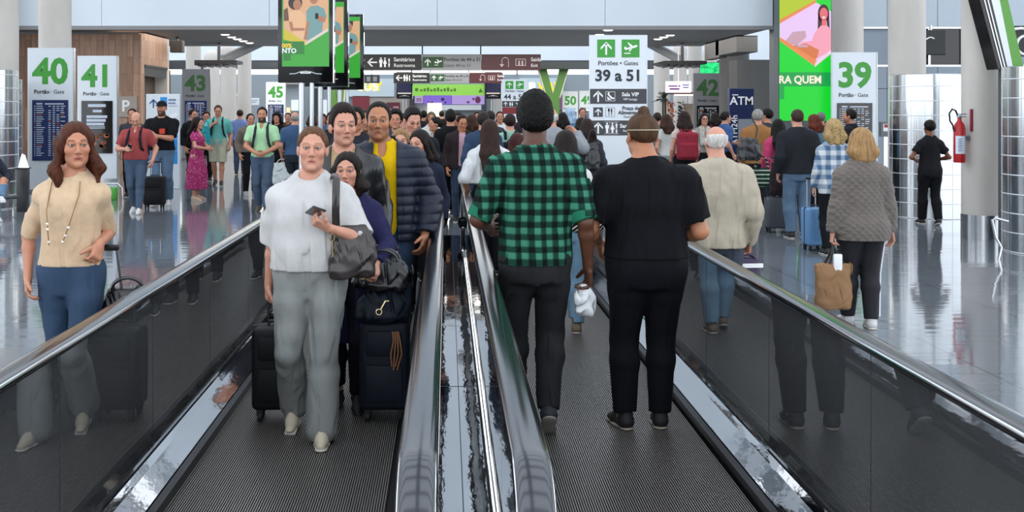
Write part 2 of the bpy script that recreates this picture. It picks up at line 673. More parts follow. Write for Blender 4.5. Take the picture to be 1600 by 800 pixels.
def handrail(X, y0, y1, parent):
    R = .29
    zt, zl = .90, .90 - 2 * R
    path = []
    path.append((y0 + .75, zl + .03))
    for a in np.linspace(-PI / 2, -PI * 1.5, 26):
        path.append((y0 + R + R * math.cos(a), zl + R + R * math.sin(a)))
    yy = y0 + R
    for q in np.linspace(y0 + R + .4, y1 - R - .4, 12):
        path.append((q, zt))
    for a in np.linspace(PI / 2, -PI / 2, 26):
        path.append((y1 - R + R * math.cos(a), zl + R + R * math.sin(a)))
    path.append((y1 - .75, zl + .03))
    # rail cross-section: flat-topped C, in (across, outward normal)
    sec = [(-.047, -.022), (-.050, -.008), (-.044, .004), (-.026, .009), (0, .010), (.026, .009), (.044, .004), (.050, -.008), (.047, -.022), (.020, -.024), (-.020, -.024)]
    mid = [0, 1, 0, 0, 0, 0, 1, 0, 0, 0, 0]
    mb = MB()
    rings = []
    M = len(path)
    for i, (yy, z) in enumerate(path):
        a = Vector(path[max(i - 1, 0)])
        c = Vector(path[min(i + 1, M - 1)])
        t = (c - a).normalized()
        nrm = Vector((-t.y, t.x))                    # outward
        rings.append([mb.b.verts.new((X + u, yy + nrm.x * v, z + nrm.y * v)) for u, v in sec])
    K = len(sec)
    for i in range(M - 1):
        for k in range(K):
            f = mb.b.faces.new((rings[i][k], rings[i][(k + 1) % K], rings[i + 1][(k + 1) % K], rings[i + 1][k]))
            f.material_index = mid[k]
    mb.b.faces.new(rings[0])
    mb.b.faces.new(rings[-1])
    return mb.build('handrail', [RAIL, RAILEDGE], parent, 'all')


def balustrade(X, y0, y1, side, parent):             # side: +1 when the belt is on the +X side
    R = .29
    zt = .875
    n = max(3, int(round((y1 - y0 - 2 * R) / 1.32)))
    L = (y1 - y0 - 2 * R) / n
    for i in range(n):
        a, c = y0 + R + i * L + .004, y0 + R + (i + 1) * L - .004
        mb = MB()
        pr = [(a, .10), (c, .10), (c, zt), (a, zt)]
        if i == 0:
            pr = [(a - R * .75, .36), (a - .05, .10), (c, .10), (c, zt), (a, zt)] + [(a + (R - .03) * math.cos(q), .61 - .02 + (R - .03) * math.sin(q)) for q in (1.9, 2.3, 2.7, 3.1, 3.5)]
        if i == n - 1:
            pr = [(a, .10), (c + .05, .10), (c + R * .75, .36)] + [(c + (R - .03) * math.cos(q), .61 - .02 + (R - .03) * math.sin(q)) for q in (-.36, .04, .44, .84, 1.24)] + [(c, zt), (a, zt)]
        mb.prism(pr, X - .006, X + .006, 'x')
        mb.build('glass_panel', GL, parent)
    mb = MB()
    mb.box(X - .028, X + .028, y0 + R, y1 - R, .868, .886)
    mb.build('rail_profile', STEEL, parent)
    # polished inner decking sloping down to the dark skirt beside the belt
    s = side
    mb = MB()
    mb.prism([(X - .01 * s, .115), (X + .02 * s, .118), (X + .05 * s, .10), (X + .145 * s, .055), (X + .150 * s, .03), (X - .01 * s, .03)], y0 + .25, y1 - .25, 'y')
    mb.build('inner_decking', WAVY, parent)
    mb = MB()
    mb.prism([(X + .150 * s, .050), (X + .185 * s, .048), (X + .185 * s, -.02), (X + .150 * s, -.02)], y0 + .2, y1 - .2, 'y')
    mb.build('skirt', SKIRT, parent)
    handrail(X, y0, y1, parent)
    for yy in (y0 + .72, y1 - .72):
        mb = MB()
        mb.lathe([(.0, -.02), (.075, -.02), (.085, .0), (.075, .02), (0, .02)], n=20)
        o = mb.build('handrail_inlet', RUBBER, parent, True)
        o.rotation_euler = (PI / 2, 0, 0)
        o.location = (X, yy, .335)
        o.scale = (.8, 1.0, 1)
    for a_, c_ in ((y0 + .1, y0 + .9), (y1 - .9, y1 - .1)):
        MB().box(X - .030, X + .030, a_, c_, 0, .30, bev=.02).build('newel_base', STEEL, parent, True)


XL, XCL, XCR, XR = -1.416, -.071, .207, 1.552


def walkway(xa, xb, y0, y1, label):
    e = empty('moving_walkway', ((xa + xb) / 2, y0, 0), 0, label, 'moving walkway', 'moving walkways')
    inv = Matrix.Translation((-(xa + xb) / 2, -y0, 0))
    pallet(xa + .186, xb - .186, y0 + .6, y1 - .6, e)
    balustrade(xa, y0, y1, 1, e)
    balustrade(xb, y0, y1, -1, e)
    mb = MB()
    mb.box(xa + .186, xb - .186, y0, y0 + .6, -.015, .004)
    mb.box(xa + .186, xb - .186, y1 - .6, y1, -.015, .004)
    mb.build('comb_plate', STEEL, e)
    mb = MB()
    mb.box(xa - .02, xb + .02, y0, y1, -.12, -.03)
    mb.build('pit', BLACK, e)
    for o in e.children:
        o.matrix_parent_inverse = inv


walkway(XL, XCL, 2.42, 14.3, 'near moving walkway on the left, carrying travellers who face the camera')
walkway(XCR, XR, 2.42, 14.3, 'near moving walkway on the right, carrying travellers seen from behind')
walkway(XL, XCL, 18.4, 33.5, 'far moving walkway on the left, beyond the floor gap, mostly hidden')
walkway(XCR, XR, 18.4, 33.5, 'far moving walkway on the right, beyond the floor gap, mostly hidden')
for y0, y1, lab in ((2.6, 14.1, 'wavy polished steel decking between the two near walkways'), (18.6, 33.3, 'polished steel decking between the two far walkways')):
    mb = MB()
    mb.box(XCL + .032, .066, y0, y1, .0, .12, mi=0)
    mb.box(.070, XCR - .032, y0, y1, .0, .12, mi=0)
    mb.box(.0655, .0705, y0, y1, .112, .1205, mi=1)
    q = y0 + 1.2
    while q < y1:
        mb.box(XCL + .033, XCR - .033, q, q + .006, .1195, .1215, mi=1)
        q += 2.6
    tag(mb.build('centre_decking', [WAVY, SKIRT]), lab, 'decking')

# ------------------------------------------------------------------ steel air drums
dm = mat('perforated stainless sheet', '#c3c8cc', .20, 1)
n, l, b = nodes_of(dm)
t = n.new('ShaderNodeTexCoord')
mp = n.new('ShaderNodeMapping')
mp.inputs['Scale'].default_value = (9, 9, .15)
l.new(t.outputs['Object'], mp.inputs[0])
zz = n.new('ShaderNodeTexNoise')
zz.inputs['Scale'].default_value = 1.2
l.new(mp.outputs[0], zz.inputs[0])
bp = n.new('ShaderNodeBump')
bp.inputs['Strength'].default_value = .25
bp.inputs['Distance'].default_value = .03
l.new(zz.outputs[0], bp.inputs['Height'])
l.new(bp.outputs[0], b.inputs['Normal'])


def drum(px, s, r, zt, label):
    x, y = ats(px, s)
    e = empty('air_drum', (x, y, 0), 0, label, 'ventilation drum', 'stainless ventilation drums')
    MB().lathe([(r, 0), (r, zt), (r - .02, zt + .01), (0, zt + .01)], n=64).build('shell', dm, e, True)
    mb = MB()
    z = .0
    while z < zt:
        mb.lathe([(r + .001, z), (r + .004, z + .004), (r + .004, z + .012), (r + .001, z + .016)], n=64)
        z += .235
    mb.build('seam_ring', mat('bright seam', '#e6eaee', .3, .6), e, True)
    mb = MB()
    for k in range(18):
        a = k * 2 * PI / 18
        mb.box(r - .002, r + .003, -.004, .004, 0, zt, M=Matrix.Rotation(a, 4, 'Z'))
    mb.build('joint_strip', STEEL, e)


drum(1452, 95, .61, 2.31, 'big stainless ventilation drum behind the person in black')
drum(1660, 127, .67, 2.27, 'stainless ventilation drum cut by the right edge of the picture')
drum(-33, 88, .65, 2.44, 'stainless ventilation drum cut by the left edge of the picture')
drum(10, 76, .30, 2.35, 'narrow stainless drum between the left edge column and the gate 40 pillar')
# ------------------------------------------------------------------ gate pillars and signs
def totem(px, s, num, ztop, label, board='flights', w=.97, dim=False, caption=True):
    x, y = ats(px, s)
    e = empty('gate_pillar', (x, y, 0), 0, label, 'gate sign', 'gate number pillars')
    mb = MB()
    d = .16
    prof = [(-w / 2, 0), (-w / 2, d * .5), (-w / 2 + .05, d), (w / 2 - .05, d), (w / 2, d * .5), (w / 2, 0), (w / 2 - .03, -.008), (-w / 2 + .03, -.008)]
    mb.prism(prof, 0, ztop, 'z')
    mb.build('pillar_body', WHITE if not dim else mat('pillar in shade grey', '#77797c', .5), e)  # soffit shade put into the colour: grey copy of the white pillar
    MB().box(-w / 2 - .012, w / 2 + .012, -.02, d + .01, 0, .06).build('plinth', STEEL, e)
    MB().box(w / 2 - .002, w / 2 + .012, -.012, d * .6, .06, ztop).build('edge_trim', STEEL, e)
    text('number_lettering', num, .74 * w / .97, 0, -.010, ztop - .52, GREENL if not dim else mat('dim green print', '#2f5a2b', .5), e, bold=.034)  # number green darkened in colour for pillars shaded by the soffit
    if caption:
        text('caption_bold', 'Portão', .118, -.02, -.010, ztop - .93, INK, e, 'RIGHT', .022)
        text('caption_light', '· Gate', .118, .0, -.010, ztop - .93, INK, e, 'LEFT', .004)
    z1, z0 = ztop - 1.12, ztop - 2.36
    bw = .36 * w / .97
    if board:
        fr = MB().box(-bw - .02, bw + .02, -.030, .0, z0 - .02, z1 + .02, bev=.006)
        col = {'flights': NAVYS, 'poster': BLACKG, 'dark': BLACKG}[board]
        fo = fr.build('board', [col], e)
        P, Q, O = [], [], []
        if board in ('flights', 'dark'):
            r = random.Random(int(num) if num.isdigit() else 5)
            P.append(rect(-bw * .8, z1 - .075, -bw * .45, z1 - .045))
            P.append(rect(-bw * .3, z1 - .075, bw * .8, z1 - .050))
            zz = z1 - .12
            while zz > z0 + .05:
                for u0, u1, pr in ((-.93, -.86, 1), (-.8, -.8 + r.uniform(.25, .5), 1), (-.1, .05, .9), (.15, .30, .9), (.38, .55, .9), (.62, .62 + r.uniform(.1, .3), .8)):
                    if r.random() < pr:
                        (Q if r.random() < .06 else P).append(rect(u0 * bw, zz, u1 * bw, zz + .016))
                zz -= .045
        else:
            P += [rect(-bw * .6, z1 - .13, bw * .6, z1 - .06), rect(-.1, z1 - .26, .12, z1 - .20)]
            for k in range(3):
                P.append(rect(-bw * .7, z1 - .40 - .09 * k, bw * (.7 - .1 * k), z1 - .335 - .09 * k))
            for k in range(2):
                P.append(rect(-bw * .55, z1 - .62 - .035 * k, bw * .55, z1 - .605 - .035 * k))
            r = random.Random(3)
            for k in range(26):
                cx, cz, rr = r.uniform(-.7, .75) * bw, r.uniform(z0 + .08, z0 + .46), r.uniform(.02, .07)
                (Q if k % 2 else O).append(disc(cx, cz, rr, rr * .7, 10))
        decal('board_lines', P, mat('board text', '#c9d3e2', .5), fo, -.033)
        if Q:
            decal('board_marks', Q, mat('board orange', '#b8613a', .5), fo, -.0335)
        if O:
            decal('board_food', O, mat('board brown', '#6b3a22', .5), fo, -.034)
    return e


totem(79, 74, '40', 3.05, 'white gate pillar numbered 40 with a blue flight board')
totem(152, 64, '41', 3.06, 'white gate pillar numbered 41 with a black poster', 'poster')
totem(306, 45, '43', 3.15, 'gate pillar numbered 43, coloured grey for the shade under the soffit', dim=True)
totem(431, 32, '45', 3.09, 'white gate pillar numbered 45 in the distance')
totem(1335, 72, '39', 2.99, 'white gate pillar numbered 39 with a dark flight board', 'dark')
totem(1106, 46, '42', 2.98, 'gate pillar numbered 42 above the small kiosk, coloured grey for soffit shade', 'dark', dim=True)
totem(891, 29.2, '50', 2.72, 'small far white gate pillar numbered 50', w=.83)
totem(917, 29.2, '49', 2.75, 'small far white gate pillar half hidden by the big gates totem', w=.8)

# big directional totem
x, y = ats(966, 93)
e = empty('directional_totem', (x, y, 0), 0, 'big white totem reading Portões Gates 39 a 51 in the middle of the hall', 'sign')
zt = 3.0
MB().prism([(-.49, 0), (-.47, .12), (.47, .12), (.49, 0), (.46, -.01), (-.46, -.01)], 0, zt, 'z').build('totem_body', WHITE, e)
MB().box(-.5, .5, -.03, .14, 0, .05).build('plinth', STEEL, e)
for cx, ic in ((-.205, arrow(-.205, zt - .225, .22)), (.205, plane_icon(.205, zt - .225, .27))):
    p = MB().box(cx - .15, cx + .15, -.016, -.005, zt - .375, zt - .075, bev=.004).build('icon_panel', GREENI, e)
    decal('icon', ic, WHITEL, p, -.018)
text('caption_bold', 'Portões •', .105, .06, -.013, zt - .475, INK, e, 'RIGHT', .012)
text('caption_light', ' Gates', .105, .06, -.013, zt - .475, INK, e, 'LEFT', .003)
text('number_lettering', '39 a 51', .265, 0, -.013, zt - .69, INK, e, bold=.03)
rows = [(zt - 1.03, CHAR, WHITEL, 'Sala VIP', 'VIP lounge'), (zt - 1.295, None, INK, 'Praça de\nAlimentação', 'Food Court'), (zt - 1.56, CHAR, WHITEL, 'Sanitários', 'Restrooms')]
for k, (zc, bgm, fg, a, b_) in enumerate(rows):
    p = e
    if bgm:
        p = MB().box(-.475, .475, -.015, -.005, zc - .125, zc + .125).build('row_panel', bgm, e)
    if k == 1:
        sq = MB().box(-.42, -.26, -.015, -.005, zc - .08, zc + .08).build('icon_panel', CHAR, e)
        decal('icon', arrow(-.34, zc, .12), WHITEL, sq, -.018)
        decal('icon', [rect(-.215, zc - .08, -.06, zc - .075), rect(-.215, zc + .075, -.06, zc + .08), rect(-.215, zc - .08, -.21, zc + .08), rect(-.065, zc - .08, -.06, zc + .08),
                       rect(-.165, zc - .06, -.155, zc + .06), rect(-.175, zc + .01, -.145, zc + .06), rect(-.12, zc - .06, -.108, zc + .06), rect(-.125, zc, -.103, zc + .06)], INK, e, -.014)
    else:
        decal('icon', arrow(-.34, zc, .19), WHITEL, p, -.018)
        if k == 0:
            decal('icon', [rect(-.215, zc - .08, -.055, zc - .074), rect(-.215, zc + .074, -.055, zc + .08), rect(-.215, zc - .08, -.209, zc + .08), rect(-.061, zc - .08, -.055, zc + .08),
                           [(-.19, zc + .04), (-.17, zc + .05), (-.10, zc - .02), (-.07, zc - .02), (-.07, zc - .045), (-.12, zc - .045)], disc(-.16, zc + .055, .014, n=10), [(-.19, zc), (-.12, zc - .06), (-.18, zc - .06)]], WHITEL, p, -.018)
        else:
            ic = []
            for cx, dr in ((-.19, False), (-.10, True)):
                ic += man_icon(cx, zc, .18, dr)
            ic += man_icon(-.03, zc + .04, .09) + man_icon(-.03, zc - .05, .09, True)
            ic += [rect(-.24, zc - .1, .01, zc - .096), rect(-.24, zc + .096, .01, zc + .1), rect(-.145, zc - .1, -.142, zc + .1), rect(-.058, zc - .1, -.055, zc + .1)]
            decal('icon', ic, WHITEL, p, -.018)
    if k == 1:
        text('row_lettering', 'Praça de', .085, .21, -.018, zc + .065, fg, e, bold=.02)
        text('row_lettering', 'Alimentação', .085, .21, -.018, zc - .01, fg, e, bold=.02)
        text('row_lettering', b_, .05, .21, -.018, zc - .08, fg, e)
    else:
        text('row_lettering', a, .09, .2, -.018, zc + .03, fg, p, bold=.02)
        text('row_lettering', b_, .055, .2, -.018, zc - .05, fg, p)

# smaller totem "44 a 51"
x, y = ats(804, 41)
e = empty('directional_totem', (x, y, 0), 0, 'distant white totem reading 44 a 51 behind the plaid shirt man', 'sign')
MB().prism([(-.49, 0), (-.47, .12), (.47, .12), (.49, 0), (.46, -.01), (-.46, -.01)], 0, 2.9, 'z').build('totem_body', WHITE, e)
for cx, ic in ((-.2, arrow(-.2, 2.68, .22)), (.2, plane_icon(.2, 2.68, .27))):
    p = MB().box(cx - .15, cx + .15, -.016, -.005, 2.53, 2.83).build('icon_panel', GREENI, e)
    decal('icon', ic, WHITEL, p, -.018)
text('caption_bold', 'Portões • Gates', .11, 0, -.013, 2.45, INK, e, bold=.008)
text('number_lettering', '44 a 51', .27, 0, -.013, 2.22, INK, e, bold=.018)
p = MB().box(-.475, .475, -.015, -.005, 1.84, 2.07).build('row_panel', CHAR, e)
decal('icon', arrow(-.34, 1.955, .17) + man_icon(-.17, 1.955, .17) + man_icon(-.09, 1.955, .17, True), WHITEL, p, -.018)
text('row_lettering', 'Sanitários', .08, .2, -.018, 1.98, WHITEL, p, bold=.015)
text('row_lettering', 'Restrooms', .05, .2, -.018, 1.9, WHITEL, p)
p = MB().box(-.475, .475, -.015, -.005, 1.58, 1.83).build('row_panel', mat('red sign panel', '#7d2329', .45), e)
text('row_lettering', 'Saída', .09, .2, -.018, 1.72, WHITEL, p, bold=.015)


def hanging(pxs, ytop, ybot, s, label, zc):
    x0, x1 = [(p - VX) / s for p in (pxs[0], pxs[-1])]
    Y = F / s
    z1, z0 = zs(ytop, s), zs(ybot, s)
    h = z1 - z0
    e = empty('hanging_sign', ((x0 + x1) / 2, Y, z0), 0, label, 'sign', 'overhead direction signs')
    ox = (x0 + x1) / 2
    mats = [BLACK, GREYP, MAROON]
    X = [(p - VX) / s - ox for p in pxs]
    zc_ = h / 2
    for k in range(3):
        a, b_ = X[k], X[k + 1]
        p = MB().box(a + .005, b_ - .005, -.06, .06, 0, h, bev=.008).build('sign_panel', mats[k], e)
        L = b_ - a
        if k == 0:
            decal('icon', arrow(a + L * .15, zc_, h * .62, PI / 2) + man_icon(a + L * .30, zc_, h * .62) + man_icon(a + L * .37, zc_, h * .62, True) + man_icon(a + L * .44, zc_ + .06, h * .3) + man_icon(a + L * .44, zc_ - .08, h * .3), WHITEL, p, -.063)
            text('sign_lettering', 'Sanitários', h * .34, a + L * .52, -.064, zc_ + h * .17, WHITEL, p, 'LEFT', .012)
            text('sign_lettering', 'Restrooms', h * .30, a + L * .52, -.064, zc_ - h * .2, WHITEL, p, 'LEFT')
        elif k == 1:
            for cx, ic in ((a + L * .10, arrow(a + L * .10, zc_, h * .45)), (a + L * .275, plane_icon(a + L * .275, zc_, h * .55))):
                q = MB().box(cx - h * .33, cx + h * .33, -.066, -.058, zc_ - h * .33, zc_ + h * .33).build('icon_panel', mat('dim green panel', '#1f4a22', .5), p)
                decal('icon', ic, WHITEL, q, -.068)
            text('sign_lettering', 'Portões de 44 a 51', h * .30, a + L * .37, -.064, zc_ + h * .17, INK, p, 'LEFT', .018)
            text('sign_lettering', 'Gates 44 to 51', h * .28, a + L * .37, -.064, zc_ - h * .2, INK, p, 'LEFT')
        else:
            c0 = a + L * .40
            u = [[(c0 + .16 * math.cos(q) * h * 1.4 - (.03 * h if j else 0) * math.cos(q), zc_ + h * .1 + .16 * h * 1.4 * math.sin(q) * (1 - (.2 if j else 0))) for j, q in ((0, t_), (0, t_ + PI / 8), (1, t_ + PI / 8), (1, t_))] for t_ in np.arange(0, PI - .01, PI / 8)]
            u += [rect(c0 + h * .19, zc_ - h * .3, c0 + h * .225, zc_ + h * .1), rect(c0 - h * .225, zc_ - h * .15, c0 - h * .19, zc_ + h * .1), [(c0 - h * .35, zc_ - h * .12), (c0 - h * .207, zc_ - h * .3), (c0 - h * .07, zc_ - h * .12)]]
            c1 = a + L * .66
            u += [rect(c1 - h * .32, zc_ - h * .22, c1 + h * .32, zc_ - h * .18), rect(c1 - h * .32, zc_ + h * .18, c1 + h * .32, zc_ + h * .22), rect(c1 - h * .32, zc_ - h * .2, c1 - h * .28, zc_ + h * .2), rect(c1 + h * .28, zc_ - h * .2, c1 + h * .32, zc_ + h * .2), rect(c1 - h * .15, zc_ - h * .18, c1 - h * .05, zc_ + h * .1), rect(c1 + h * .05, zc_ - h * .18, c1 + h * .15, zc_ + h * .1)]
            decal('icon', u, mat('pale print', '#c8b9ba', .5), p, -.063)
            text('sign_lettering', 'Saída', h * .32, a + L * .83, -.064, zc_ + h * .17, WHITEL, p, 'LEFT', .01)
            text('sign_lettering', 'Exit', h * .28, a + L * .83, -.064, zc_ - h * .2, WHITEL, p, 'LEFT')
    mb = MB()
    for t_ in ((X[1] + .02), (X[2] - .02)):
        mb.cyl((t_, 0, h), (t_, 0, zc - z0), .022, n=10)
    mb.build('suspension_rod', BLACK, e)
    return e


hanging([568, 659, 752, 845], 85, 110, 47.5, 'nearer overhead sign bar with restrooms, gates 44 to 51 and exit', 3.86)
hanging([615, 672, 733, 786], 113.5, 130, 30.5, 'farther overhead sign bar with restrooms, gates 44 to 51 and exit', 3.9)
# small hanging box sign left of the far bar
x, y = ats(581, 34)
o = MB().box(-.36, .36, -.05, .05, 0, .38, bev=.01).box(-.02, .02, -.02, .02, .37, .95).build('hanging_sign', CHAR)
o.location = (x, y, zs(130, 34))
tag(o, 'small dark square sign hanging above the yellow shop lettering', 'sign')
decal('icon', [rect(-.24, .08, -.06, .30), rect(.06, .08, .24, .30)], GREYP, o, -.052)

# ------------------------------------------------------------------ advertising displays on double poles
SKIN1 = mat('printed skin', '#a9745a', .5, emit=.12)
SCRG = mat('screen green', '#2fa32c', .3, emit=.35)
SCRD = mat('screen dark green', '#1c7a2a', .3, emit=.25)
SCRY = mat('screen yellow', '#c9b92c', .3, emit=.3)
SCRW = mat('screen pale', '#d8ccc4', .3, emit=.3)
SCRP = mat('screen peach', '#d9a981', .3, emit=.25)
SCRT = mat('screen teal shirt', '#6f9a9c', .3, emit=.2)
SCRK = mat('screen dark hair', '#2b1d19', .3, emit=.05)


def display(px, s, full, label, zb=2.2, zt=3.92, w=.93, blue=False):
    x, y = ats(px, s)
    e = empty('display_stand', (x, y, 0), 0, label, 'advertising display', 'portrait displays on poles')
    mb = MB()
    for u in (-.08, .09):
        mb.cyl((u, .06, 0), (u, .06, zb + .05), .052 if u < 0 else .04, n=20)
    mb.build('pole', mat('satin aluminium', '#b9bcc2', .3, .9), e, True)
    MB().box(-.3, .3, -.15, .3, 0, .02, bev=.005).build('base_plate', STEEL, e)
    MB().box(-w / 2, w / 2, -.04, .16, zb, zt, bev=.012).build('cabinet', BLACKG, e, True)
    MB().box(w / 2 - .004, w / 2 + .010, -.045, .17, zb - .005, zt).build('edge_trim', CHROME, e)
    sw = w / 2 - .07
    z0, z1 = zb + .27, zt - .06
    if blue:
        MB().box(-sw, sw, -.046, -.035, z0, z1).build('screen', mat('far blue screen', '#1b2159', .3, emit=.3), e)
        decal('screen_line', [rect(-sw, z0, sw, z0 + .07)], SCRW, e, -.05)
    else:
        sc = MB().box(-sw, sw, -.046, -.035, z0, z1).build('screen', SCRG, e)
        U = lambda q: [((px_ - 478) / 93, H + (VY - py_) / 93) for px_, py_ in q]
        decal('photo_backdrop', [U([(443.5, 46), (478, 68), (513.5, 46), (513.5, -16), (443.5, -16)])], SCRP, sc, -.048)
        decal('chevron_line', [U([(478, 71), (513.5, 49), (513.5, 44), (478, 66)])], SCRW, sc, -.052)
        decal('chevron_accent', [U([(443.5, 62), (478, 71), (478, 66), (443.5, 45)])], SCRY, sc, -.0525)
        decal('printed_chair', [U([(444, 30), (452, 30), (452, 33), (444, 33)]), U([(444, 16), (450, 12), (452, 30), (444, 30)])], mat('screen brown chair', '#6b4636', .3, emit=.2), sc, -.0483)
        decal('printed_hair', [U([(462 + 11 * math.cos(q), 5 + 11 * math.sin(q)) for q in np.linspace(0, 6, 16)]), U([(483, -6), (499, -6), (500, -16), (482, -16)])], SCRK, sc, -.0486)
        decal('printed_skin', [U([(465 + 6.5 * math.cos(q), 8 + 8.5 * math.sin(q)) for q in np.linspace(0, 6, 16)]), U([(491 + 7 * math.cos(q), -3 + 10 * math.sin(q)) for q in np.linspace(0, 6, 16)]),
                               U([(452, 34), (457, 34), (459, 44), (476, 44), (477, 48), (455, 49)]), U([(480, 34), (484, 34), (480, 62), (475, 62)]), U([(496, 24), (510, 28), (508, 35), (498, 34)])], SKIN1, sc, -.0495)
        decal('printed_shirt', [U([(453, 20), (462, 16), (470, 17), (477, 24), (477, 44), (478, 62), (470, 63), (458, 54), (459, 36), (452, 35)])], mat('screen cream shirt', '#e2b58d', .3, emit=.25), sc, -.049)
        decal('printed_shirt', [U([(479, 18), (486, 10), (497, 9), (507, 14), (511, 27), (506, 30), (504, 50), (480, 66), (480, 40)])], SCRT, sc, -.0488)
        decal('printed_phone', [U([(493, 21), (498, 21), (498, 30), (493, 30)])], BLACK, sc, -.050)
        decal('caption_band', [U([(443.5, 65), (476, 65), (476, 85), (443.5, 85)]), U([(443.5, 85), (455, 85), (455, 95), (443.5, 95)])], SCRD, sc, -.053)
        text('caption_lettering', '00%', .10, -sw, -.055, H + (VY - 72) / 93, mat('caption yellow', '#d8b03a', .4, emit=.3), sc, 'LEFT', .03)
        text('caption_lettering', 'NTO', .11, -sw, -.055, H + (VY - 80) / 93, WHITEL, sc, 'LEFT', .03)
    mb = MB()
    mb.tube([(-.27, -.045, zb + .145), (-.17, -.045, zb + .15), (-.09, -.045, zb + .18), (0, -.045, zb + .19), (.09, -.045, zb + .18), (.17, -.045, zb + .15), (.27, -.045, zb + .145)], .006, 6)
    mb.box(-.09, .09, -.05, -.038, zb + .150, zb + .172, bev=.004)
    mb.build('maker_badge', WHITEL, e)
    return e


display(478, 93, True, 'nearest portrait display with the couple advertisement, left of the walkway')
display(506.5, 79.5, True, 'middle portrait display of the row, mostly hidden behind the nearest')
display(536, 68.5, True, 'rearmost of the three overlapping portrait displays')
display(632, 28.5, False, 'small far blue display on a pole left of the green shop sign', 2.33, 3.8, .88, True)
display(770.5, 28.5, False, 'small far blue display on a pole right of the green shop sign', 2.33, 3.8, .88, True)

# LED advertising wall at the right
x, y = ats(1258, 71)
e = empty('advertising_wall', (x, y, 0), 0, 'tall bright green LED advertising wall with a smiling woman in pink', 'advertising screen')
W2 = .565
LG = mat('led green', '#00d62a', .4, emit=.75)
MB().box(-W2 - .02, W2 + .02, .01, .35, 0, 6.0).build('cabinet', PIER, e)
sc = MB().box(-W2, W2, -.01, .02, 1.50, 5.9).build('led_panel', LG, e)
cz = lambda py: zs(py, 71)
decal('photo_backdrop', [[(-W2, cz(37)), (.24, cz(4)), (W2, cz(18)), (W2, cz(82)), (.20, cz(103)), (-W2, cz(64))]], mat('led lilac', '#e9c6f2', .4, emit=.7), sc, -.013)
decal('photo_frame', [[(-W2, cz(37)), (.24, cz(4)), (.24, cz(0)), (-W2, cz(31))], [(-W2, cz(64)), (.20, cz(103)), (.26, cz(95)), (-W2, cz(58))]], mat('led orange', '#e8894a', .4, emit=.6), sc, -.018)
decal('photo_frame', [[(.20, cz(105)), (W2, cz(84)), (W2, cz(78)), (.22, cz(97))]], mat('led white', '#f0d4ea', .4, emit=.6), sc, -.018)
decal('yellow_corner', [[(-W2, cz(31)), (.24, cz(0)), (.24, cz(-40)), (-W2, cz(-40))]], mat('led yellow', '#b5c81e', .4, emit=.65), sc, -.014)
decal('printed_hair', [disc(.40, cz(21), .125, .20), [(.28, cz(22)), (.27, cz(50)), (.36, cz(48)), (.36, cz(20))], [(.52, cz(22)), (.54, cz(48)), (.48, cz(48)), (.46, cz(20))]], mat('led dark hair', '#3a1716', .4, emit=.2), sc, -.015)
decal('printed_skin', [disc(.405, cz(22), .09, .14), rect(.36, cz(40), .46, cz(30))], mat('led skin', '#e36a72', .4, emit=.6), sc, -.0165)
decal('printed_smile', [[(.36, cz(26)), (.45, cz(26)), (.405, cz(30))]], WHITEL, sc, -.0175)
decal('printed_dress', [[(.20, cz(52)), (.34, cz(40)), (.48, cz(40)), (W2, cz(46)), (W2, cz(80)), (.22, cz(92)), (.14, cz(74)), (-.1, cz(74)), (-.1, cz(66)), (.14, cz(64))]], mat('led pink', '#f3a0b4', .4, emit=.65), sc, -.0155)
decal('printed_table', [[(-.30, cz(72)), (.02, cz(68)), (.30, cz(78)), (.26, cz(90)), (.16, cz(98)), (-.1, cz(82))]], mat('led terracotta', '#d9743f', .4, emit=.55), sc, -.016)
decal('printed_papers', [[(-.46, cz(66)), (-.28, cz(50)), (.0, cz(48)), (.02, cz(58)), (-.2, cz(72))], rect(-.18, cz(74), .06, cz(70))], mat('led grey pink', '#c9a0b0', .4, emit=.4), sc, -.0162)
decal('caption_band', [rect(-W2, cz(135), W2, cz(113)), rect(-W2, cz(155), -W2 + .1, cz(135))], mat('led deep green', '#07a046', .4, emit=.5), sc, -.014)
text('caption_lettering', 'RA QUEM', .235, -W2 - .02, -.018, cz(125), mat('led cream', '#f6ecd8', .4, emit=.8), sc, 'LEFT', .03, wide=.92)

# ATM pillar
x, y = ats(1159, 55)
e = empty('atm_pillar', (x, y, 0), 0, 'navy blue pillar lettered ATM beside the dark concrete pier', 'sign')
NB = mat('navy panel', '#17234f', .35)
zt = zs(138, 55)
MB().box(-.345, .345, 0, .25, 0, zt, bev=.01).build('pillar_body', NB, e)
text('sign_lettering', 'ATM', .33, .0, -.004, zs(158, 55), WHITEL, e, bold=.015)
decal('dash', [rect(-.27, zs(149, 55), -.10, zs(147.5, 55))], WHITEL, e, -.004)
text('sign_lettering', 'ATM24h', .24, -.20, -.004, zs(203, 55), WHITEL, e, bold=.012, ry=-PI / 2)
MB().box(-.1, .34, -.03, 0, .9, zs(186, 55)).build('machine_front', mat('pale machine front', '#8e959d', .4), e)

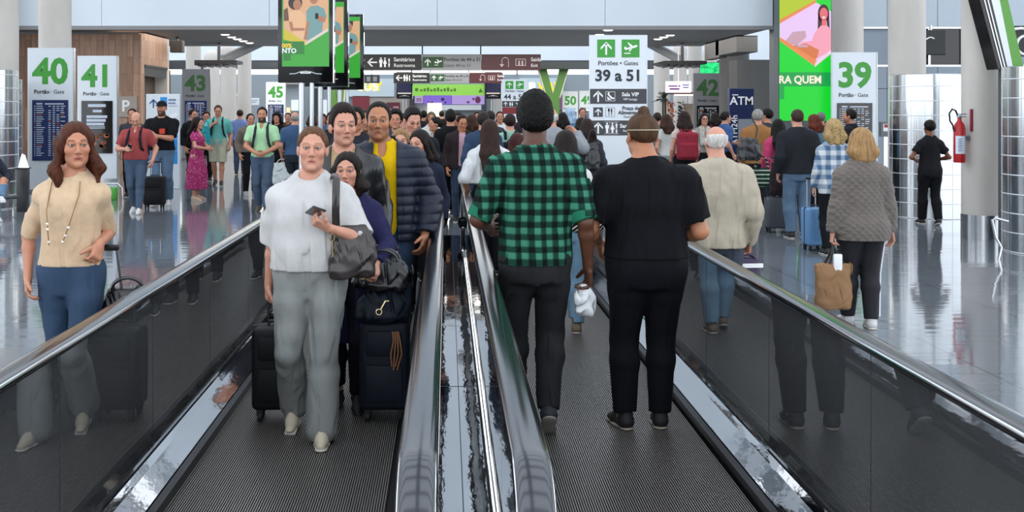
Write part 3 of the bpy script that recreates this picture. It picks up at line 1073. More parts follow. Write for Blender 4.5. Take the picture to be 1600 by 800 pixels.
# blue and white information stand
x, y = ats(254, 71)
e = empty('information_stand', (x, y, 0), 0, 'blue and white information stand behind the man in the black cap', 'sign')
zt = 2.09
MB().box(-.365, .365, 0, .10, 0, zt, bev=.01).build('stand_body', WHITE, e)
BL = mat('bright blue print', '#1f93e0', .4)
decal('blue_field', [[(-.33, .55), (.33, .55), (.33, 1.52), (.12, 1.44), (-.08, 1.50), (-.33, 1.40)], rect(-.05, 1.78, .10, 2.02)], BL, e)
decal('print_lines', [rect(-.33, 1.10, .33, 1.108), rect(-.33, .84, .33, .848), [(.02, 1.56), (.30, 1.68), (.34, 1.60), (.10, 1.50)]], WHITEL, e, -.008)
decal('icon', arrow(-.2, 1.88, .2), mat('dark blue print', '#1b4f8d', .4), e, -.008)
decal('print_marks', [rect(.13 + .035 * k, 1.94, .155 + .035 * k, 1.975 + .008 * (k % 2)) for k in range(5)] + [rect(.13 + .033 * k, 1.87, .152 + .033 * k, 1.90 + .008 * (k % 2)) for k in range(5)] + [rect(.13, 1.82, .33, 1.828)], mat('dark blue print', '#1b4f8d', .4), e, -.008)

# small P plate on the wood wall
o = MB().box(-.3, .3, -.03, 0, 0, .55).build('wall_plate', mat('grey beige plate', '#a79a8f', .5))
x, y = (197 - VX) / 58.6, 28.99
o.location = (x, y, 1.55)
tag(o, 'pale square wall plate with a letter P on the wood wall', 'sign')
text('sign_lettering', 'P', .42, 0, -.034, .28, WHITEL, o, bold=.02)

# white lit signboard and kiosk by gate 42
x, y = ats(1060, 47.6)
o = MB().box(-.42, .42, -.06, .06, 0, .38, bev=.02).box(-.01, .01, -.01, .01, .37, 1.57).build('hanging_signboard', mat('lit white board', '#e6dfee', .4, emit=.5))
o.location = (x, y, zs(145, 47.6))
tag(o, 'small white lit signboard with purple marks hanging left of gate 42', 'sign')
decal('print_lines', [rect(-.34, .20, -.05, .24), rect(-.30, .10, .02, .15), rect(-.02, .20, .05, .24)], mat('purple print', '#7a3f86', .5), o, -.063)
decal('print_lines', [rect(.12, .24, .34, .27), rect(.14, .16, .32, .19)], mat('indigo print', '#5a4a9a', .5), o, -.063)
x, y = ats(1085, 44)
e = empty('kiosk', (x, y, 0), 0, 'small kiosk with a warm lit canopy and plants below gate 42', 'kiosk')
MB().box(-1.15, 1.05, -.2, .7, zs(147, 44), zs(144, 44)).build('canopy', mat('kiosk brown', '#5a4438', .5), e)
MB().box(-.75, 1.0, -.24, -.18, zs(149.5, 44), zs(147.6, 44)).build('light_strip', mat('warm strip', '#ffd0b0', .4, emit=2.2), e)
mb = MB()
for u in (-1.1, .98):
    mb.box(u, u + .06, -.2, -.12, 0, zs(147, 44))
mb.build('post', mat('kiosk dark', '#33241e', .5), e)
MB().box(-1.0, .95, .0, .6, 0, 1.0, bev=.02).build('counter', mat('kiosk wood', '#7b5a46', .5), e)
MB().box(-.25, .62, .6, .65, 1.0, zs(162, 44)).build('back_board', mat('kiosk paper', '#b9ada0', .6), e)
for px, lab in ((1035, 'spiky dark palm in a pot at the left end of the kiosk'), (1066, 'dark green potted plant standing on the kiosk counter'), (1050, 'orange leaved plant on the kiosk counter')):
    x, y = ats(px, 44)
    s = 44
    z0 = 0 if px == 1035 else 1.0
    e = empty('potted_plant', (x - (.08 if px == 1035 else 0), y + (-.5 if px == 1035 else .3), z0), 0, lab, 'plant', 'plants at the kiosk')
    MB().lathe([(.09, 0), (.13, .25), (.11, .25), (.0, .22)], n=16).build('pot', mat('clay pot', '#6b4a3a', .7), e, True)
    r = random.Random(px)
    mb = MB()
    top = 2.55 - z0 if px == 1035 else (zs(152, 44) - z0)
    if px == 1035:
        mb.cyl((0, 0, .2), (0, 0, top - .45), .03, n=8)
    for k in range(26 if px == 1035 else 60):
        a, el = r.uniform(0, 2 * PI), r.uniform(-.3, 1.2)
        L = r.uniform(.25, .45) if px == 1035 else r.uniform(.10, .2)
        c0 = Vector((0, 0, top - .45)) if px == 1035 else Vector((r.uniform(-.08, .08), r.uniform(-.08, .08), r.uniform(.25, max(.4, top - .2))))
        d = Vector((math.cos(a) * math.cos(el), math.sin(a) * math.cos(el), math.sin(el)))
        sd = d.cross(Vector((0, 0, 1))).normalized() * (.035 if px == 1035 else .06)
        mb.poly([c0, c0 + d * L * .5 + sd, c0 + d * L - Vector((0, 0, .06)), c0 + d * L * .5 - sd])
    mb.build('foliage', mat('kiosk leaf ' + str(px), {1035: '#1d241c', 1066: '#22382a', 1050: '#c9762a'}[px], .6), e, norm=False)
# green screen behind gate 42
x, y = ats(1113, 43.0)
e = empty('green_screen', (x, y, 0), 0, 'glowing green leafy screen behind the gate 42 pillar', 'screen')
GS = mat('green leaf screen', '#1ec46a', .4, emit=.55, var=.9, vscale=5)
n, l, b = nodes_of(GS)
for q in list(n):
    if q.type == 'MIX':
        l.new(q.outputs[2], b.inputs['Emission Color'])
MB().box(-.42, .30, 0, .1, zs(115, 43.0), zs(98, 43.0)).build('upper_panel', GS, e)
MB().box(.25, .55, 0, .1, 1.2, zs(98, 43.0)).build('side_panel', GS, e)
MB().box(-.42, .55, .1, .2, 0, zs(97, 43.0)).build('backing', CHAR, e)

# ------------------------------------------------------------------ shop fronts at the far end
S6 = F / 61.8


def front(name, px0, px1, y0, y1, m, label, cat, dy=0, thick=.15, group=None):
    s = F / (61.8 + dy)
    x0, x1 = (px0 - VX) / s, (px1 - VX) / s
    z1, z0 = zs(y0, s), zs(y1, s)
    o = MB().box(-(x1 - x0) / 2, (x1 - x0) / 2, 0, .249 - dy, 0, z1 - z0).build(name, m)
    o.location = ((x0 + x1) / 2, 61.8 + dy - .05, z0)
    return tag(o, label, cat, group), s, z0, (x1 - x0)


FAS = mat('pale shop fascia', '#b6c6cf', .5, emit=.1)
YEL = mat('yellow sign letters', '#f0c400', .4, emit=.5)
WHL = mat('white sign letters', '#ffffff', .4, emit=.6)
o, s, z0, W_ = front('shop_fascia', 536, 616, 123, 151, FAS, 'pale shop fascia with yellow WAY lettering left of the green sign', 'shop sign')
text('sign_lettering', 'SUB', .66, W_ / 2 - 2.03, -.03, zs(136, s) - z0, WHL, o, 'LEFT', .03)
text('sign_lettering', 'WAY', .66, W_ / 2 - .70, -.03, zs(136, s) - z0, YEL, o, 'RIGHT', .03)
o, s, z0, W_ = front('shop_fascia', 812, 880, 122, 148, FAS, 'pale shop fascia with white and yellow lettering behind the green branching column', 'shop sign')
text('sign_lettering', 'SUB', .72, -W_ / 2 + .02, -.03, zs(137, s) - z0, WHL, o, 'LEFT', .03, wide=.72).rotation_euler[1] = 0
text('sign_lettering', 'WAY', .72, -W_ / 2 + 1.06, -.03, zs(137, s) - z0, YEL, o, 'LEFT', .03, wide=.72)
o, s, z0, W_ = front('shop_fascia', 645, 757, 132, 150, mat('lime fascia', '#86c04a', .5, emit=.25), 'long lime green shop fascia at the far end', 'shop sign')
decal('sign_marks', [disc(-W_ / 2 + .22, .36, .10)] + [rect(-W_ / 2 + .42 + .19 * k, .26, -W_ / 2 + .55 + .19 * k, .38 + .05 * (k % 3)) for k in range(11)] + [[(W_ / 2 - .35, .2), (W_ / 2 - .1, .2), (W_ / 2 - .22, .46)]], mat('lime print', '#4f7d2c', .5), o, -.006)
o, s, z0, W_ = front('menu_screen', 662, 705, 149, 163, mat('violet screen', '#8a6be0', .4, emit=.5), 'violet menu screen left half under the lime fascia', 'screen', -.1)
decal('print_shapes', [disc(-.3, .1, .08), disc(.3, .28, .1), disc(.45, .1, .06), disc(-.5, .12, .05)], mat('dark violet print', '#241a4a', .5), o, -.004)
o, s, z0, W_ = front('menu_screen', 706, 757, 149, 163, mat('lilac screen', '#b9a3e6', .4, emit=.5), 'lilac menu screen right half under the lime fascia', 'screen', -.1)
decal('print_shapes', [disc(.55, .25, .16, .2), disc(0, .12, .1, .06), disc(.3, .3, .07)], mat('plum print', '#6a2a55', .5), o, -.004)
o, s, z0, W_ = front('menu_screen', 648, 661, 150, 161, mat('pale lilac screen', '#c9b6ea', .4, emit=.4), 'small pale notice screen left of the violet menu screen', 'screen', -.1)
decal('print_shapes', [rect(-.15, .2, .15, .25), rect(-.15, .1, .15, .14)], mat('plum print', '#6a2a55', .5), o, -.004)
front('lit_panel', 668, 690, 161, 182, mat('warm white lit panel', '#fff6d2', .4, emit=1.1), 'bright warm white lit panel above the crowd', 'lit panel', -.3)
front('shop_counter', 690, 752, 164, 172, mat('shop white counter', '#cfd6da', .5), 'white shop counter top behind the crowd under the menu screens', 'counter', -.4, .8)
o, s, z0, W_ = front('wall_poster', 551, 577, 150, 178, mat('maroon shop wall', '#7d2a38', .5), 'plain maroon shop panel behind the dark jacket man', 'shop panel')
o, s, z0, W_ = front('wall_poster', 604, 625, 160, 180, mat('maroon poster', '#5d2532', .5), 'maroon poster with a pale photo right of the yellow shirt man', 'poster')
decal('print_shapes', [rect(.0, .1, .3, .5), disc(-.2, .3, .1)], mat('poster pink', '#c58d95', .5), o, -.004)
front('shop_facade', 577, 640, 152, 190, mat('beige shop panel', '#a79f98', .5), 'beige shop wall panel below the pale fascia', 'shop panel', .1, .05)
front('shop_facade', 640, 648, 150, 195, mat('dark mullion', '#3a3c40', .5), 'dark narrow pilaster left of the violet screens', 'shop panel', -.1)
front('shop_facade', 757, 760, 130, 190, mat('dark mullion', '#3a3c40', .5), 'dark narrow pilaster right of the lilac screens', 'shop panel', -.1)
front('shop_facade', 770, 812, 150, 200, mat('pale shop wall', '#b3b0ae', .5), 'pale shop wall beside the 44 a 51 totem', 'shop panel', .05, .05)
front('shop_facade', 825, 868, 152, 170, mat('terracotta shop band', '#8e4d45', .5), 'terracotta band under the right pale fascia', 'shop panel')
front('shop_facade', 868, 880, 150, 172, mat('mauve shop band', '#7b5a78', .5), 'mauve poster strip left of gate 50', 'poster')
for k, (px0, px1, y0, y1, c, em) in enumerate(((455, 468, 156, 173, '#b9c4c9', .6), (443, 452, 168, 182, '#c9b28a', .8), (500, 516, 156, 200, '#cfd8dc', .25), (486, 500, 138, 182, '#22302b', 0), (440, 470, 128, 132, '#8e8b88', .2))):
    front('shop_window', px0, px1, y0, y1, mat('shop bit %d' % k, c, .5, emit=em), ['bright barred window deep in the dim shop left of the display poles', 'small warm lamp glow in the dim shop left of the display poles',
          'pale shop front strip between the display poles', 'dark green shop glass between the display poles', 'thin grey ceiling strip in the dim shop'][k], 'shop window', -.2 - .02 * k, .06)
# white arch notice near gate 45
x, y = ats(361, 36)
e = empty('notice_board', (x, y, 0), 0, 'white notice board on a frame left of the green polo man', 'notice board')
MB().box(-.5, .5, 0, .04, 1.0, 2.35).build('board', mat('beige notice', '#b8aea4', .6), e)
mb = MB()
mb.box(-.52, -.47, -.02, .05, 0, 2.4).box(.47, .52, -.02, .05, 0, 2.4).box(-.52, .52, -.02, .05, 2.35, 2.41)
mb.build('frame', WHITE, e)
o = MB().box(-.24, .24, 0, .03, 0, .3).build('notice_card', WHITE)
x, y = ats(396, 37)
o.location = (x, y, zs(164, 37))
mb = MB()
mb.cyl((0, .01, -2.0), (0, .01, 0), .015, n=8)
p = mb.build('post', STEEL, o)
tag(o, 'small white card notice on a thin post behind the green polo man', 'notice')
decal('print_lines', [rect(-.18, .18, .18, .2), rect(-.18, .1, .1, .12)], INK, o, -.004)

# ------------------------------------------------------------------ green branching columns
GRC = mat('green painted steel', '#4f7d37', .45)


def ycol(px, s, yj, ytop, spread, label):
    x, y = ats(px, s)
    e = empty('branching_column', (x, y, 0), 0, label, 'column', 'green Y shaped columns')
    zj, zt = zs(yj, s), zs(ytop, s)
    r = 9.5 / s
    MB().prism([(-r, 0), (r, 0), (r, zj + .1), (-r, zj + .1)], -.18, .18).build('trunk', GRC, e)
    for sg in (-1, 1):
        mb = MB()
        mb.prism([((-r if sg < 0 else -r * .1), zj - .1), ((r if sg > 0 else r * .1), zj - .1), (sg * spread / s + r * .7, zt), (sg * spread / s - r * .7, zt)], -.17, .17)
        mb.build('branch', GRC, e)
        mb = MB()
        a = -r if sg < 0 else r
        mb.prism([(a, zj - .1), (a + sg * .05, zj - .1), (sg * spread / s + sg * (r * .7 + .05), zt), (sg * spread / s + sg * r * .7, zt)], -.19, .19)
        mb.build('edge_strip', mat('pale edge strip', '#c9ccb4', .5), e)
    return e


ycol(864, 29.5, 150, 98, 19, 'green Y shaped steel column behind the plaid shirt man')
ycol(526, 30, 172, 100, 10, 'green branching column between the display poles and the dark jacket man')

# leaning green, white and black support at the right edge
x, y = ats(1590, 122)
e = empty('leaning_support', (0, 0, 0), 0, 'leaning support with black, white and green faces above the right steel drum', 'support')
s = 121.0
Yf = F / s
PX = lambda px, py, dy=0: ((px - VX) / s, Yf + dy, zs(py, s))
for nm, a0, a1, b0, b1, m in (('black_face', 1531, 1549, 1561, 1576, BLACKG), ('white_face', 1549, 1562, 1576, 1584, WHITE), ('green_face', 1562, 1575, 1584, 1601, mat('bright green face', '#5c9a3e', .45))):
    mb = MB()
    A0, A1, B1, B0 = PX(a0, 0), PX(a1, 0), PX(b1, 112), PX(b0, 112)
    def up(p, q, z):                                  # extend the face upward and downward along its own slope
        t_ = (z - p[2]) / (q[2] - p[2])
        return (p[0] + (q[0] - p[0]) * t_, z)
    zhi, zlo = 5.2, 2.27
    prof = [up(A0, B0, zlo), up(A1, B1, zlo), up(A1, B1, zhi), up(A0, B0, zhi)]
    mb.prism(prof, Yf, Yf + .3)
    if nm == 'black_face':
        for q in (.32, .62):
            p0 = [(prof[0][0] * (1 - q) + prof[1][0] * q, prof[0][1]), (prof[3][0] * (1 - q) + prof[2][0] * q, prof[2][1])]
            mb.prism([p0[0], (p0[0][0] + .015, zlo), (p0[1][0] + .015, zhi), p0[1]], Yf - .012, Yf + .01, mi=1)
        mb.build(nm, [m, STEEL], e)
    else:
        mb.build(nm, m, e)
# its foot behind the drum
mb = MB()
mb.box(PX(1578, 100)[0], PX(1600, 100)[0], Yf + .05, Yf + .3, 0, 2.3)
mb.build('foot', PIER, e)

# dark sign panels with white script swashes on the right wall
for px, y0, y1, w_, lab, sc_ in ((1455, 47, 86, .75, 'dark panel with part of a white script emblem behind the second column', 1.0), (1618, 40, 88, 1.0, 'dark round edged panel with a white script letter at the right edge', 1.5)):
    s = 62.0 if px < 1500 else 100.0
    x, y = ats(px, s)
    z0, z1 = zs(y1, s), zs(y0, s)
    e = empty('wall_sign', (x, y, z0), 0, lab, 'sign', 'dark panels with white script')
    h_ = z1 - z0
    MB().box(-w_ / 2, w_ / 2, 0, .10, 0, h_, bev=.02).build('panel', BLACK, e)
    mb = MB()
    r_ = h_ * .30
    c0 = -w_ / 2 + (.12 if px < 1500 else .30)
    if px > 1500:
        pts = [(c0 + r_ * .2 + r_ * .9 * math.cos(q), -.012, h_ * .36 + r_ * math.sin(q)) for q in np.linspace(.9, 5.6, 18)]
        mb.tube(pts, .022, 8, flat=.03)
        pts = [(c0 - .22 + .1 * k, -.012, h_ * (.82 + .09 * math.sin(k * .9))) for k in range(8)]
        mb.tube(pts, .022, 8, flat=.03)
        mb.tube([(c0 - .2 + .05 * math.cos(q), -.012, h_ * .76 + .05 * math.sin(q)) for q in np.linspace(1, 6, 10)], .018, 8)
    else:
        mb.tube([(c0 - .16 + .06 * k, -.012, h_ * (.66 + .05 * math.sin(k * 1.2))) for k in range(9)], .018, 8, flat=.026)
        mb.tube([(c0 + .10 * math.cos(q) - .03, -.012, h_ * .42 + .13 * math.sin(q)) for q in np.linspace(.4, 6.0, 14)], .016, 8, flat=.026)
        mb.tube([(c0 + .06 * math.cos(q), -.012, h_ * .24 + .08 * math.sin(q)) for q in np.linspace(.4, 5.0, 12)], .016, 8, flat=.026)
    mb.build('script_mark', WHITEL, e, True)
    MB().box(-.02, .02, .0, .06, h_, h_ + .12).build('bracket', STEEL, e)

# fire extinguisher on the tall column
s = 116.0
x, y = ats(1499, s)
e = empty('fire_extinguisher', (x, y, zs(254, s)), 0, 'red fire extinguisher with a hose hung on the left side of the tall column', 'fire extinguisher')
RED = mat('extinguisher red', '#b3141c', .35)
MB().lathe([(.0, 0), (.07, 0), (.075, .02), (.075, .46), (.06, .52), (.03, .56), (.025, .60), (0, .60)], n=28).build('cylinder', RED, e, True)
MB().box(-.03, .03, -.02, .02, .60, .64, bev=.005).box(-.02, .09, -.012, .012, .645, .66, bev=.003).box(-.01, .09, -.012, .012, .61, .622, bev=.003).build('valve', CHROME, e)
MB().tube([(-.02, 0, .63), (-.06, -.02, .70), (-.11, -.03, .72), (-.15, -.03, .66), (-.14, -.03, .56), (-.10, -.03, .50), (-.085, -.03, .42)], .012, 8).build('hose', RUBBER, e, True)
MB().lathe([(.0765, .12), (.0765, .36)], n=20, a0=PI * 1.15, a1=PI * 1.75).build('label_sticker', mat('white sticker', '#d9e2ee', .5), e, True)
decal('label_lines', [rect(-.05, .16 + .03 * k, .0, .17 + .03 * k) for k in range(6)], mat('blue sticker ink', '#4a63a8', .5), e, -.078)
MB().box(.05, .13, -.03, .03, .30, .36).build('bracket', STEEL, e)
# vertical red location board edge
x, y = ats(1506, 114)
o = MB().box(-.012, .012, -.05, .05, 0, .30).build('extinguisher_marker', mat('dark red board', '#8c1a3a', .5))
o.location = (x - .03, y - .25, zs(205, 115))
tag(o, 'thin red marker board seen edge-on on the tall column above the extinguisher', 'sign')
MB().box(0, .05, -.02, .02, .18, .24).build('bracket', STEEL, o)

# small framed notice and black round thing by pillar 39
x, y = ats(1385, 71)
e = empty('wall_notice', (x, y, 1.15), 0, 'small grey wall box with a red label right of the gate 39 pillar', 'wall box')
MB().box(-.13, .13, 0, .10, 0, .33, bev=.01).build('box', mat('grey box', '#6b6f72', .5), e)
decal('sticker', [rect(-.07, .12, .05, .28)], WHITEL, e, -.004)
decal('sticker_mark', [rect(-.05, .2, .03, .27)], mat('label red', '#a83232', .5), e, -.008)
MB().box(-.05, .05, .02, .08, -1.15, 0).build('post', STEEL, e)
# ------------------------------------------------------------------ implicit-surface modeller for people, clothes and soft bags
A3 = lambda *v: np.array(v, np.float32)
QUAL = 1.0


def smin(a, b, k):
    if k <= 0:
        return np.minimum(a, b)
    h = np.maximum(k - np.abs(a - b), 0) / k
    return np.minimum(a, b) - h * h * k * .25


def smax(a, b, k):
    return -smin(-a, -b, k)


def rc(a, b, ra, rb, flat=None, q=1.0):              # tapered capsule; flat = axis along which it is thinned to q
    a, b = np.asarray(a, np.float32), np.asarray(b, np.float32)
    ba = b - a
    L = max(float(ba @ ba), 1e-9)
    fl = None if flat is None else np.asarray(flat, np.float32) / np.linalg.norm(flat)

    def f(P):
        pa = P - a
        t = np.clip(pa @ ba / L, 0, 1)
        v = pa - t[:, None] * ba
        if fl is not None:
            c = v @ fl
            v = v + (c * (1 / q - 1))[:, None] * fl
            return (np.sqrt((v * v).sum(1)) - (ra + t * (rb - ra))) * (.5 + .5 * q)
        return np.sqrt((v * v).sum(1)) - (ra + t * (rb - ra))
    return f


def ell(c, r, R=None):
    c, r = np.asarray(c, np.float32), np.asarray(r, np.float32)

    def f(P):
        v = P - c
        if R is not None:
            v = v @ R
        k0 = np.sqrt(((v / r) ** 2).sum(1)) + 1e-6
        k1 = np.sqrt(((v / (r * r)) ** 2).sum(1)) + 1e-6
        return k0 * (k0 - 1) / k1
    return f


def rbox(c, hsz, rr, R=None):                        # rounded box
    c, hsz = np.asarray(c, np.float32), np.asarray(hsz, np.float32)

    def f(P):
        v = P - c
        if R is not None:
            v = v @ R
        q = np.abs(v) - (hsz - rr)
        return np.sqrt((np.maximum(q, 0) ** 2).sum(1)) + np.minimum(q.max(1), 0) - rr
    return f


def loft(Z, A, B, CX, CY, ex=2.3, rnd=.03):                   # stack of super-ellipses along z
    Z, A, B, CX, CY = [np.asarray(v, np.float32) for v in (Z, A, B, CX, CY)]
    zz = np.linspace(Z[0], Z[-1], 90).astype(np.float32)
    ker = np.ones(7) / 7

    def sm(v):
        q = np.interp(zz, Z, v)
        return np.convolve(np.pad(q, 3, 'edge'), ker, 'valid').astype(np.float32)
    A_, B_, X_, Y_ = sm(A), sm(B), sm(CX), sm(CY)

    def f(P):
        z = P[:, 2]
        a, b = np.interp(z, zz, A_), np.interp(z, zz, B_)
        u = np.abs(P[:, 0] - np.interp(z, zz, X_)) / a
        v = np.abs(P[:, 1] - np.interp(z, zz, Y_)) / b
        k0 = (u ** ex + v ** ex) ** (1 / ex) + 1e-6
        k1 = np.sqrt((u / a) ** 2 + (v / b) ** 2) + 1e-6
        d = k0 * (k0 - 1) / np.maximum(k1, .5 / np.maximum(a, b)) * 1.0
        d = np.where(k0 < .35, -np.minimum(a, b) * .65, d)
        return smax(d, np.maximum(zz[0] - z, z - zz[-1]), rnd)
    return f


def chain(items):
    items = [i for i in items if i is not None]

    def f(P):
        d = None
        for fn, k in items:
            e = fn(P)
            d = e if d is None else smin(d, e, k)
        return d
    return f


_w = np.random.RandomState(3)
_WV = (_w.normal(size=(6, 3)) * 26).astype(np.float32)
_PH = _w.uniform(0, 6.28, 6).astype(np.float32)


def folds(P, amp, sc=1.0, squash=(1, 1, .55)):
    if amp == 0:
        return 0
    Q = P * np.asarray(squash, np.float32) * sc
    s = np.zeros(len(P), np.float32)
    for i in range(6):
        s += np.sin(Q @ _WV[i] + _PH[i] + (1.3 * s if i else 0))
    return amp * (s / 3)


def axis(lo, hi, v, fine=None):
    if fine is None:
        return np.arange(lo, hi + v, v, dtype=np.float32)
    a, b, fv = fine
    a, b = max(a, lo), min(b, hi)
    return np.concatenate([np.arange(lo, a, v), np.arange(a, b, fv), np.arange(b, hi + v, v)]).astype(np.float32)


def polygonise(f, xs, ys, zs_, newton=1):
    B = 6
    ax = [xs, ys, zs_]
    n = [len(a) for a in ax]
    cs, hd = [], []
    for a in ax:
        i0 = np.arange(0, len(a), B)
        i1 = np.minimum(i0 + B, len(a) - 1)
        cs.append((a[i0] + a[i1]) / 2)
        hd.append((a[i1] - a[i0]) / 2)
    C = np.stack(np.meshgrid(*cs, indexing='ij'), -1).reshape(-1, 3)
    Hd = np.sqrt((np.stack(np.meshgrid(*hd, indexing='ij'), -1) ** 2).sum(-1)).reshape(-1)
    dc = f(C).astype(np.float32)
    sh = [len(c) for c in cs]
    act = (np.abs(dc) < Hd * 1.35 + .012).reshape(sh)
    rep = lambda v: v.repeat(B, 0).repeat(B, 1).repeat(B, 2)[:n[0], :n[1], :n[2]]
    vals = rep(np.where(dc < 0, -1, 1).astype(np.float32).reshape(sh)).copy()
    m = rep(act).copy()
    for k in range(3):
        q = np.roll(m, 1, k)
        sl = [slice(None)] * 3
        sl[k] = 0
        q[tuple(sl)] = False
        m |= q
    I = np.argwhere(m)
    Pts = np.stack([xs[I[:, 0]], ys[I[:, 1]], zs_[I[:, 2]]], 1)
    out = np.empty(len(Pts), np.float32)
    for a in range(0, len(Pts), 400000):
        out[a:a + 400000] = f(Pts[a:a + 400000])
    vals[m] = out
    for k in range(3):                                # closed at the border of the grid
        sl = [slice(None)] * 3
        for e in (0, -1):
            sl[k] = e
            vals[tuple(sl)] = np.maximum(vals[tuple(sl)], 1e-3)
    S = vals < 0
    cnt = np.zeros([v - 1 for v in n], np.int8)
    for i in (0, 1):
        for j in (0, 1):
            for k in (0, 1):
                cnt += S[i:n[0] - 1 + i, j:n[1] - 1 + j, k:n[2] - 1 + k]
    cells = np.argwhere((cnt > 0) & (cnt < 8))
    if not len(cells):
        return None
    vid = np.full(cnt.shape, -1, np.int32)
    vid[tuple(cells.T)] = np.arange(len(cells))
    pos = np.zeros((len(cells), 3), np.float64)
    wt = np.zeros(len(cells))
    co = lambda i, j, k: np.stack([xs[cells[:, 0] + i], ys[cells[:, 1] + j], zs_[cells[:, 2] + k]], 1)
    vl = lambda i, j, k: vals[cells[:, 0] + i, cells[:, 1] + j, cells[:, 2] + k]
    for d in range(3):
        for p in (0, 1):
            for q in (0, 1):
                o0 = [0, 0, 0]
                o0[(d + 1) % 3], o0[(d + 2) % 3] = p, q
                o1 = list(o0)
                o1[d] = 1
                v0, v1 = vl(*o0), vl(*o1)
                cr = (v0 < 0) != (v1 < 0)
                t = np.where(cr, v0 / np.where(cr, v0 - v1, 1), 0)
                pos += np.where(cr[:, None], co(*o0) * (1 - t[:, None]) + co(*o1) * t[:, None], 0)
                wt += cr
    pos /= wt[:, None]
    quads = []
    for d in range(3):
        e, g = (d + 1) % 3, (d + 2) % 3
        sl0, sl1 = [slice(1, -1)] * 3, [slice(1, -1)] * 3
        sl0[d], sl1[d] = slice(0, n[d] - 1), slice(1, n[d])
        a, b = S[tuple(sl0)], S[tuple(sl1)]
        for flip, mk in ((False, a & ~b), (True, ~a & b)):
            J = np.argwhere(mk)
            if not len(J):
                continue
            J[:, e] += 1
            J[:, g] += 1

            def cid(de, dg):
                K = J.copy()
                K[:, e] += de
                K[:, g] += dg
                return vid[tuple(K.T)]
            q = np.stack([cid(-1, -1), cid(0, -1), cid(0, 0), cid(-1, 0)], 1)
            quads.append(q[:, ::-1] if flip else q)
    quads = np.concatenate(quads)
    pos = pos.astype(np.float32)
    h = .002
    for _ in range(newton):
        d0 = f(pos)
        G = np.stack([f(pos + A3(h, 0, 0)) - d0, f(pos + A3(0, h, 0)) - d0, f(pos + A3(0, 0, h)) - d0], 1) / h
        g2 = np.maximum((G * G).sum(1), .15)
        st = np.clip(d0 / g2, -.004, .004)
        pos = pos - G * st[:, None] * .8
    return pos, quads


def sdf_obj(name, f, lo, hi, v, m, parent, fine=None, color=None, newton=1):
    v = v * QUAL
    fx = fine or (None, None, None)
    r = polygonise(f, axis(lo[0], hi[0], v, fx[0]), axis(lo[1], hi[1], v, fx[1]), axis(lo[2], hi[2], v, fx[2]), newton)
    me = D.meshes.new(name)
    if r is not None:
        pos, q = r
        me.vertices.add(len(pos))
        me.vertices.foreach_set('co', pos.ravel())
        me.loops.add(q.size)
        me.loops.foreach_set('vertex_index', q.ravel().astype(np.int32))
        me.polygons.add(len(q))
        me.polygons.foreach_set('loop_start', np.arange(0, q.size, 4, dtype=np.int32))
        me.polygons.foreach_set('loop_total', np.full(len(q), 4, np.int32))
        me.update(calc_edges=True)
        me.validate()
        me.polygons.foreach_set('use_smooth', np.ones(len(me.polygons), bool))
        if color is not None:
            at_ = me.color_attributes.new('Col', 'FLOAT_COLOR', 'POINT')
            c = color(pos)
            at_.data.foreach_set('color', np.concatenate([c, np.ones((len(c), 1))], 1).astype(np.float32).ravel())
    return link(name, me, m, parent)


def rotm(yaw=0, pitch=0, roll=0):                     # yaw>0 turns the face toward +X, pitch>0 looks down
    cy, sy = math.cos(yaw), math.sin(yaw)
    cp, sp = math.cos(pitch), math.sin(pitch)
    cr, sr = math.cos(roll), math.sin(roll)
    Y = np.array([[cy, -sy, 0], [sy, cy, 0], [0, 0, 1]])
    Pm = np.array([[1, 0, 0], [0, cp, -sp], [0, sp, cp]])
    Rm = np.array([[cr, 0, sr], [0, 1, 0], [-sr, 0, cr]])
    return (Y @ Pm @ Rm).astype(np.float32)


def nrm(v):
    v = np.asarray(v, np.float64)
    return v / max(np.linalg.norm(v), 1e-9)


def ik(a, t, l1, l2, hint):
    a, t = np.asarray(a, float), np.asarray(t, float)
    d = t - a
    L = np.linalg.norm(d)
    L2 = min(L, (l1 + l2) * .998)
    u = d / max(L, 1e-6)
    t = a + u * L2
    c = (l1 * l1 - l2 * l2 + L2 * L2) / (2 * L2)
    hgt = math.sqrt(max(l1 * l1 - c * c, 0))
    h = np.asarray(hint, float)
    h = h - u * (h @ u)
    return a + u * c + nrm(h) * hgt, t


SKINM = mat('skin', '#c08a6c', .48, attr='Col', var=.05, vscale=30)
SKIN = {'fair': '#c48d76', 'light': '#b97f63', 'tan': '#ad7453', 'brown': '#7d4c33', 'dark': '#553322'}
TORSO = {
    'm': ([.78, .86, .93, 1.00, 1.08, 1.16, 1.25, 1.33, 1.40, 1.45, 1.50], [.150, .168, .172, .160, .150, .152, .163, .170, .135, .090, .060],
          [.095, .112, .115, .105, .098, .100, .110, .115, .100, .078, .055], [.015, .015, .010, .005, 0, 0, -.002, -.002, .005, .012, .015]),
    'f': ([.78, .86, .93, 1.00, 1.08, 1.16, 1.25, 1.33, 1.40, 1.45, 1.50], [.155, .176, .178, .160, .136, .132, .142, .150, .120, .078, .050],
          [.100, .116, .118, .105, .092, .092, .114, .112, .090, .070, .050], [.015, .018, .015, .005, 0, -.002, -.018, -.014, .002, .012, .015])}


def hairmat(c, curly=False):
    k = 'hair ' + c + ('c' if curly else '')
    return mat(k, c, .55, 0, .18, var=.45, vscale=16, stretch=(3, 3, .5) if not curly else (3, 3, 3), bump=.5, bscale=45)


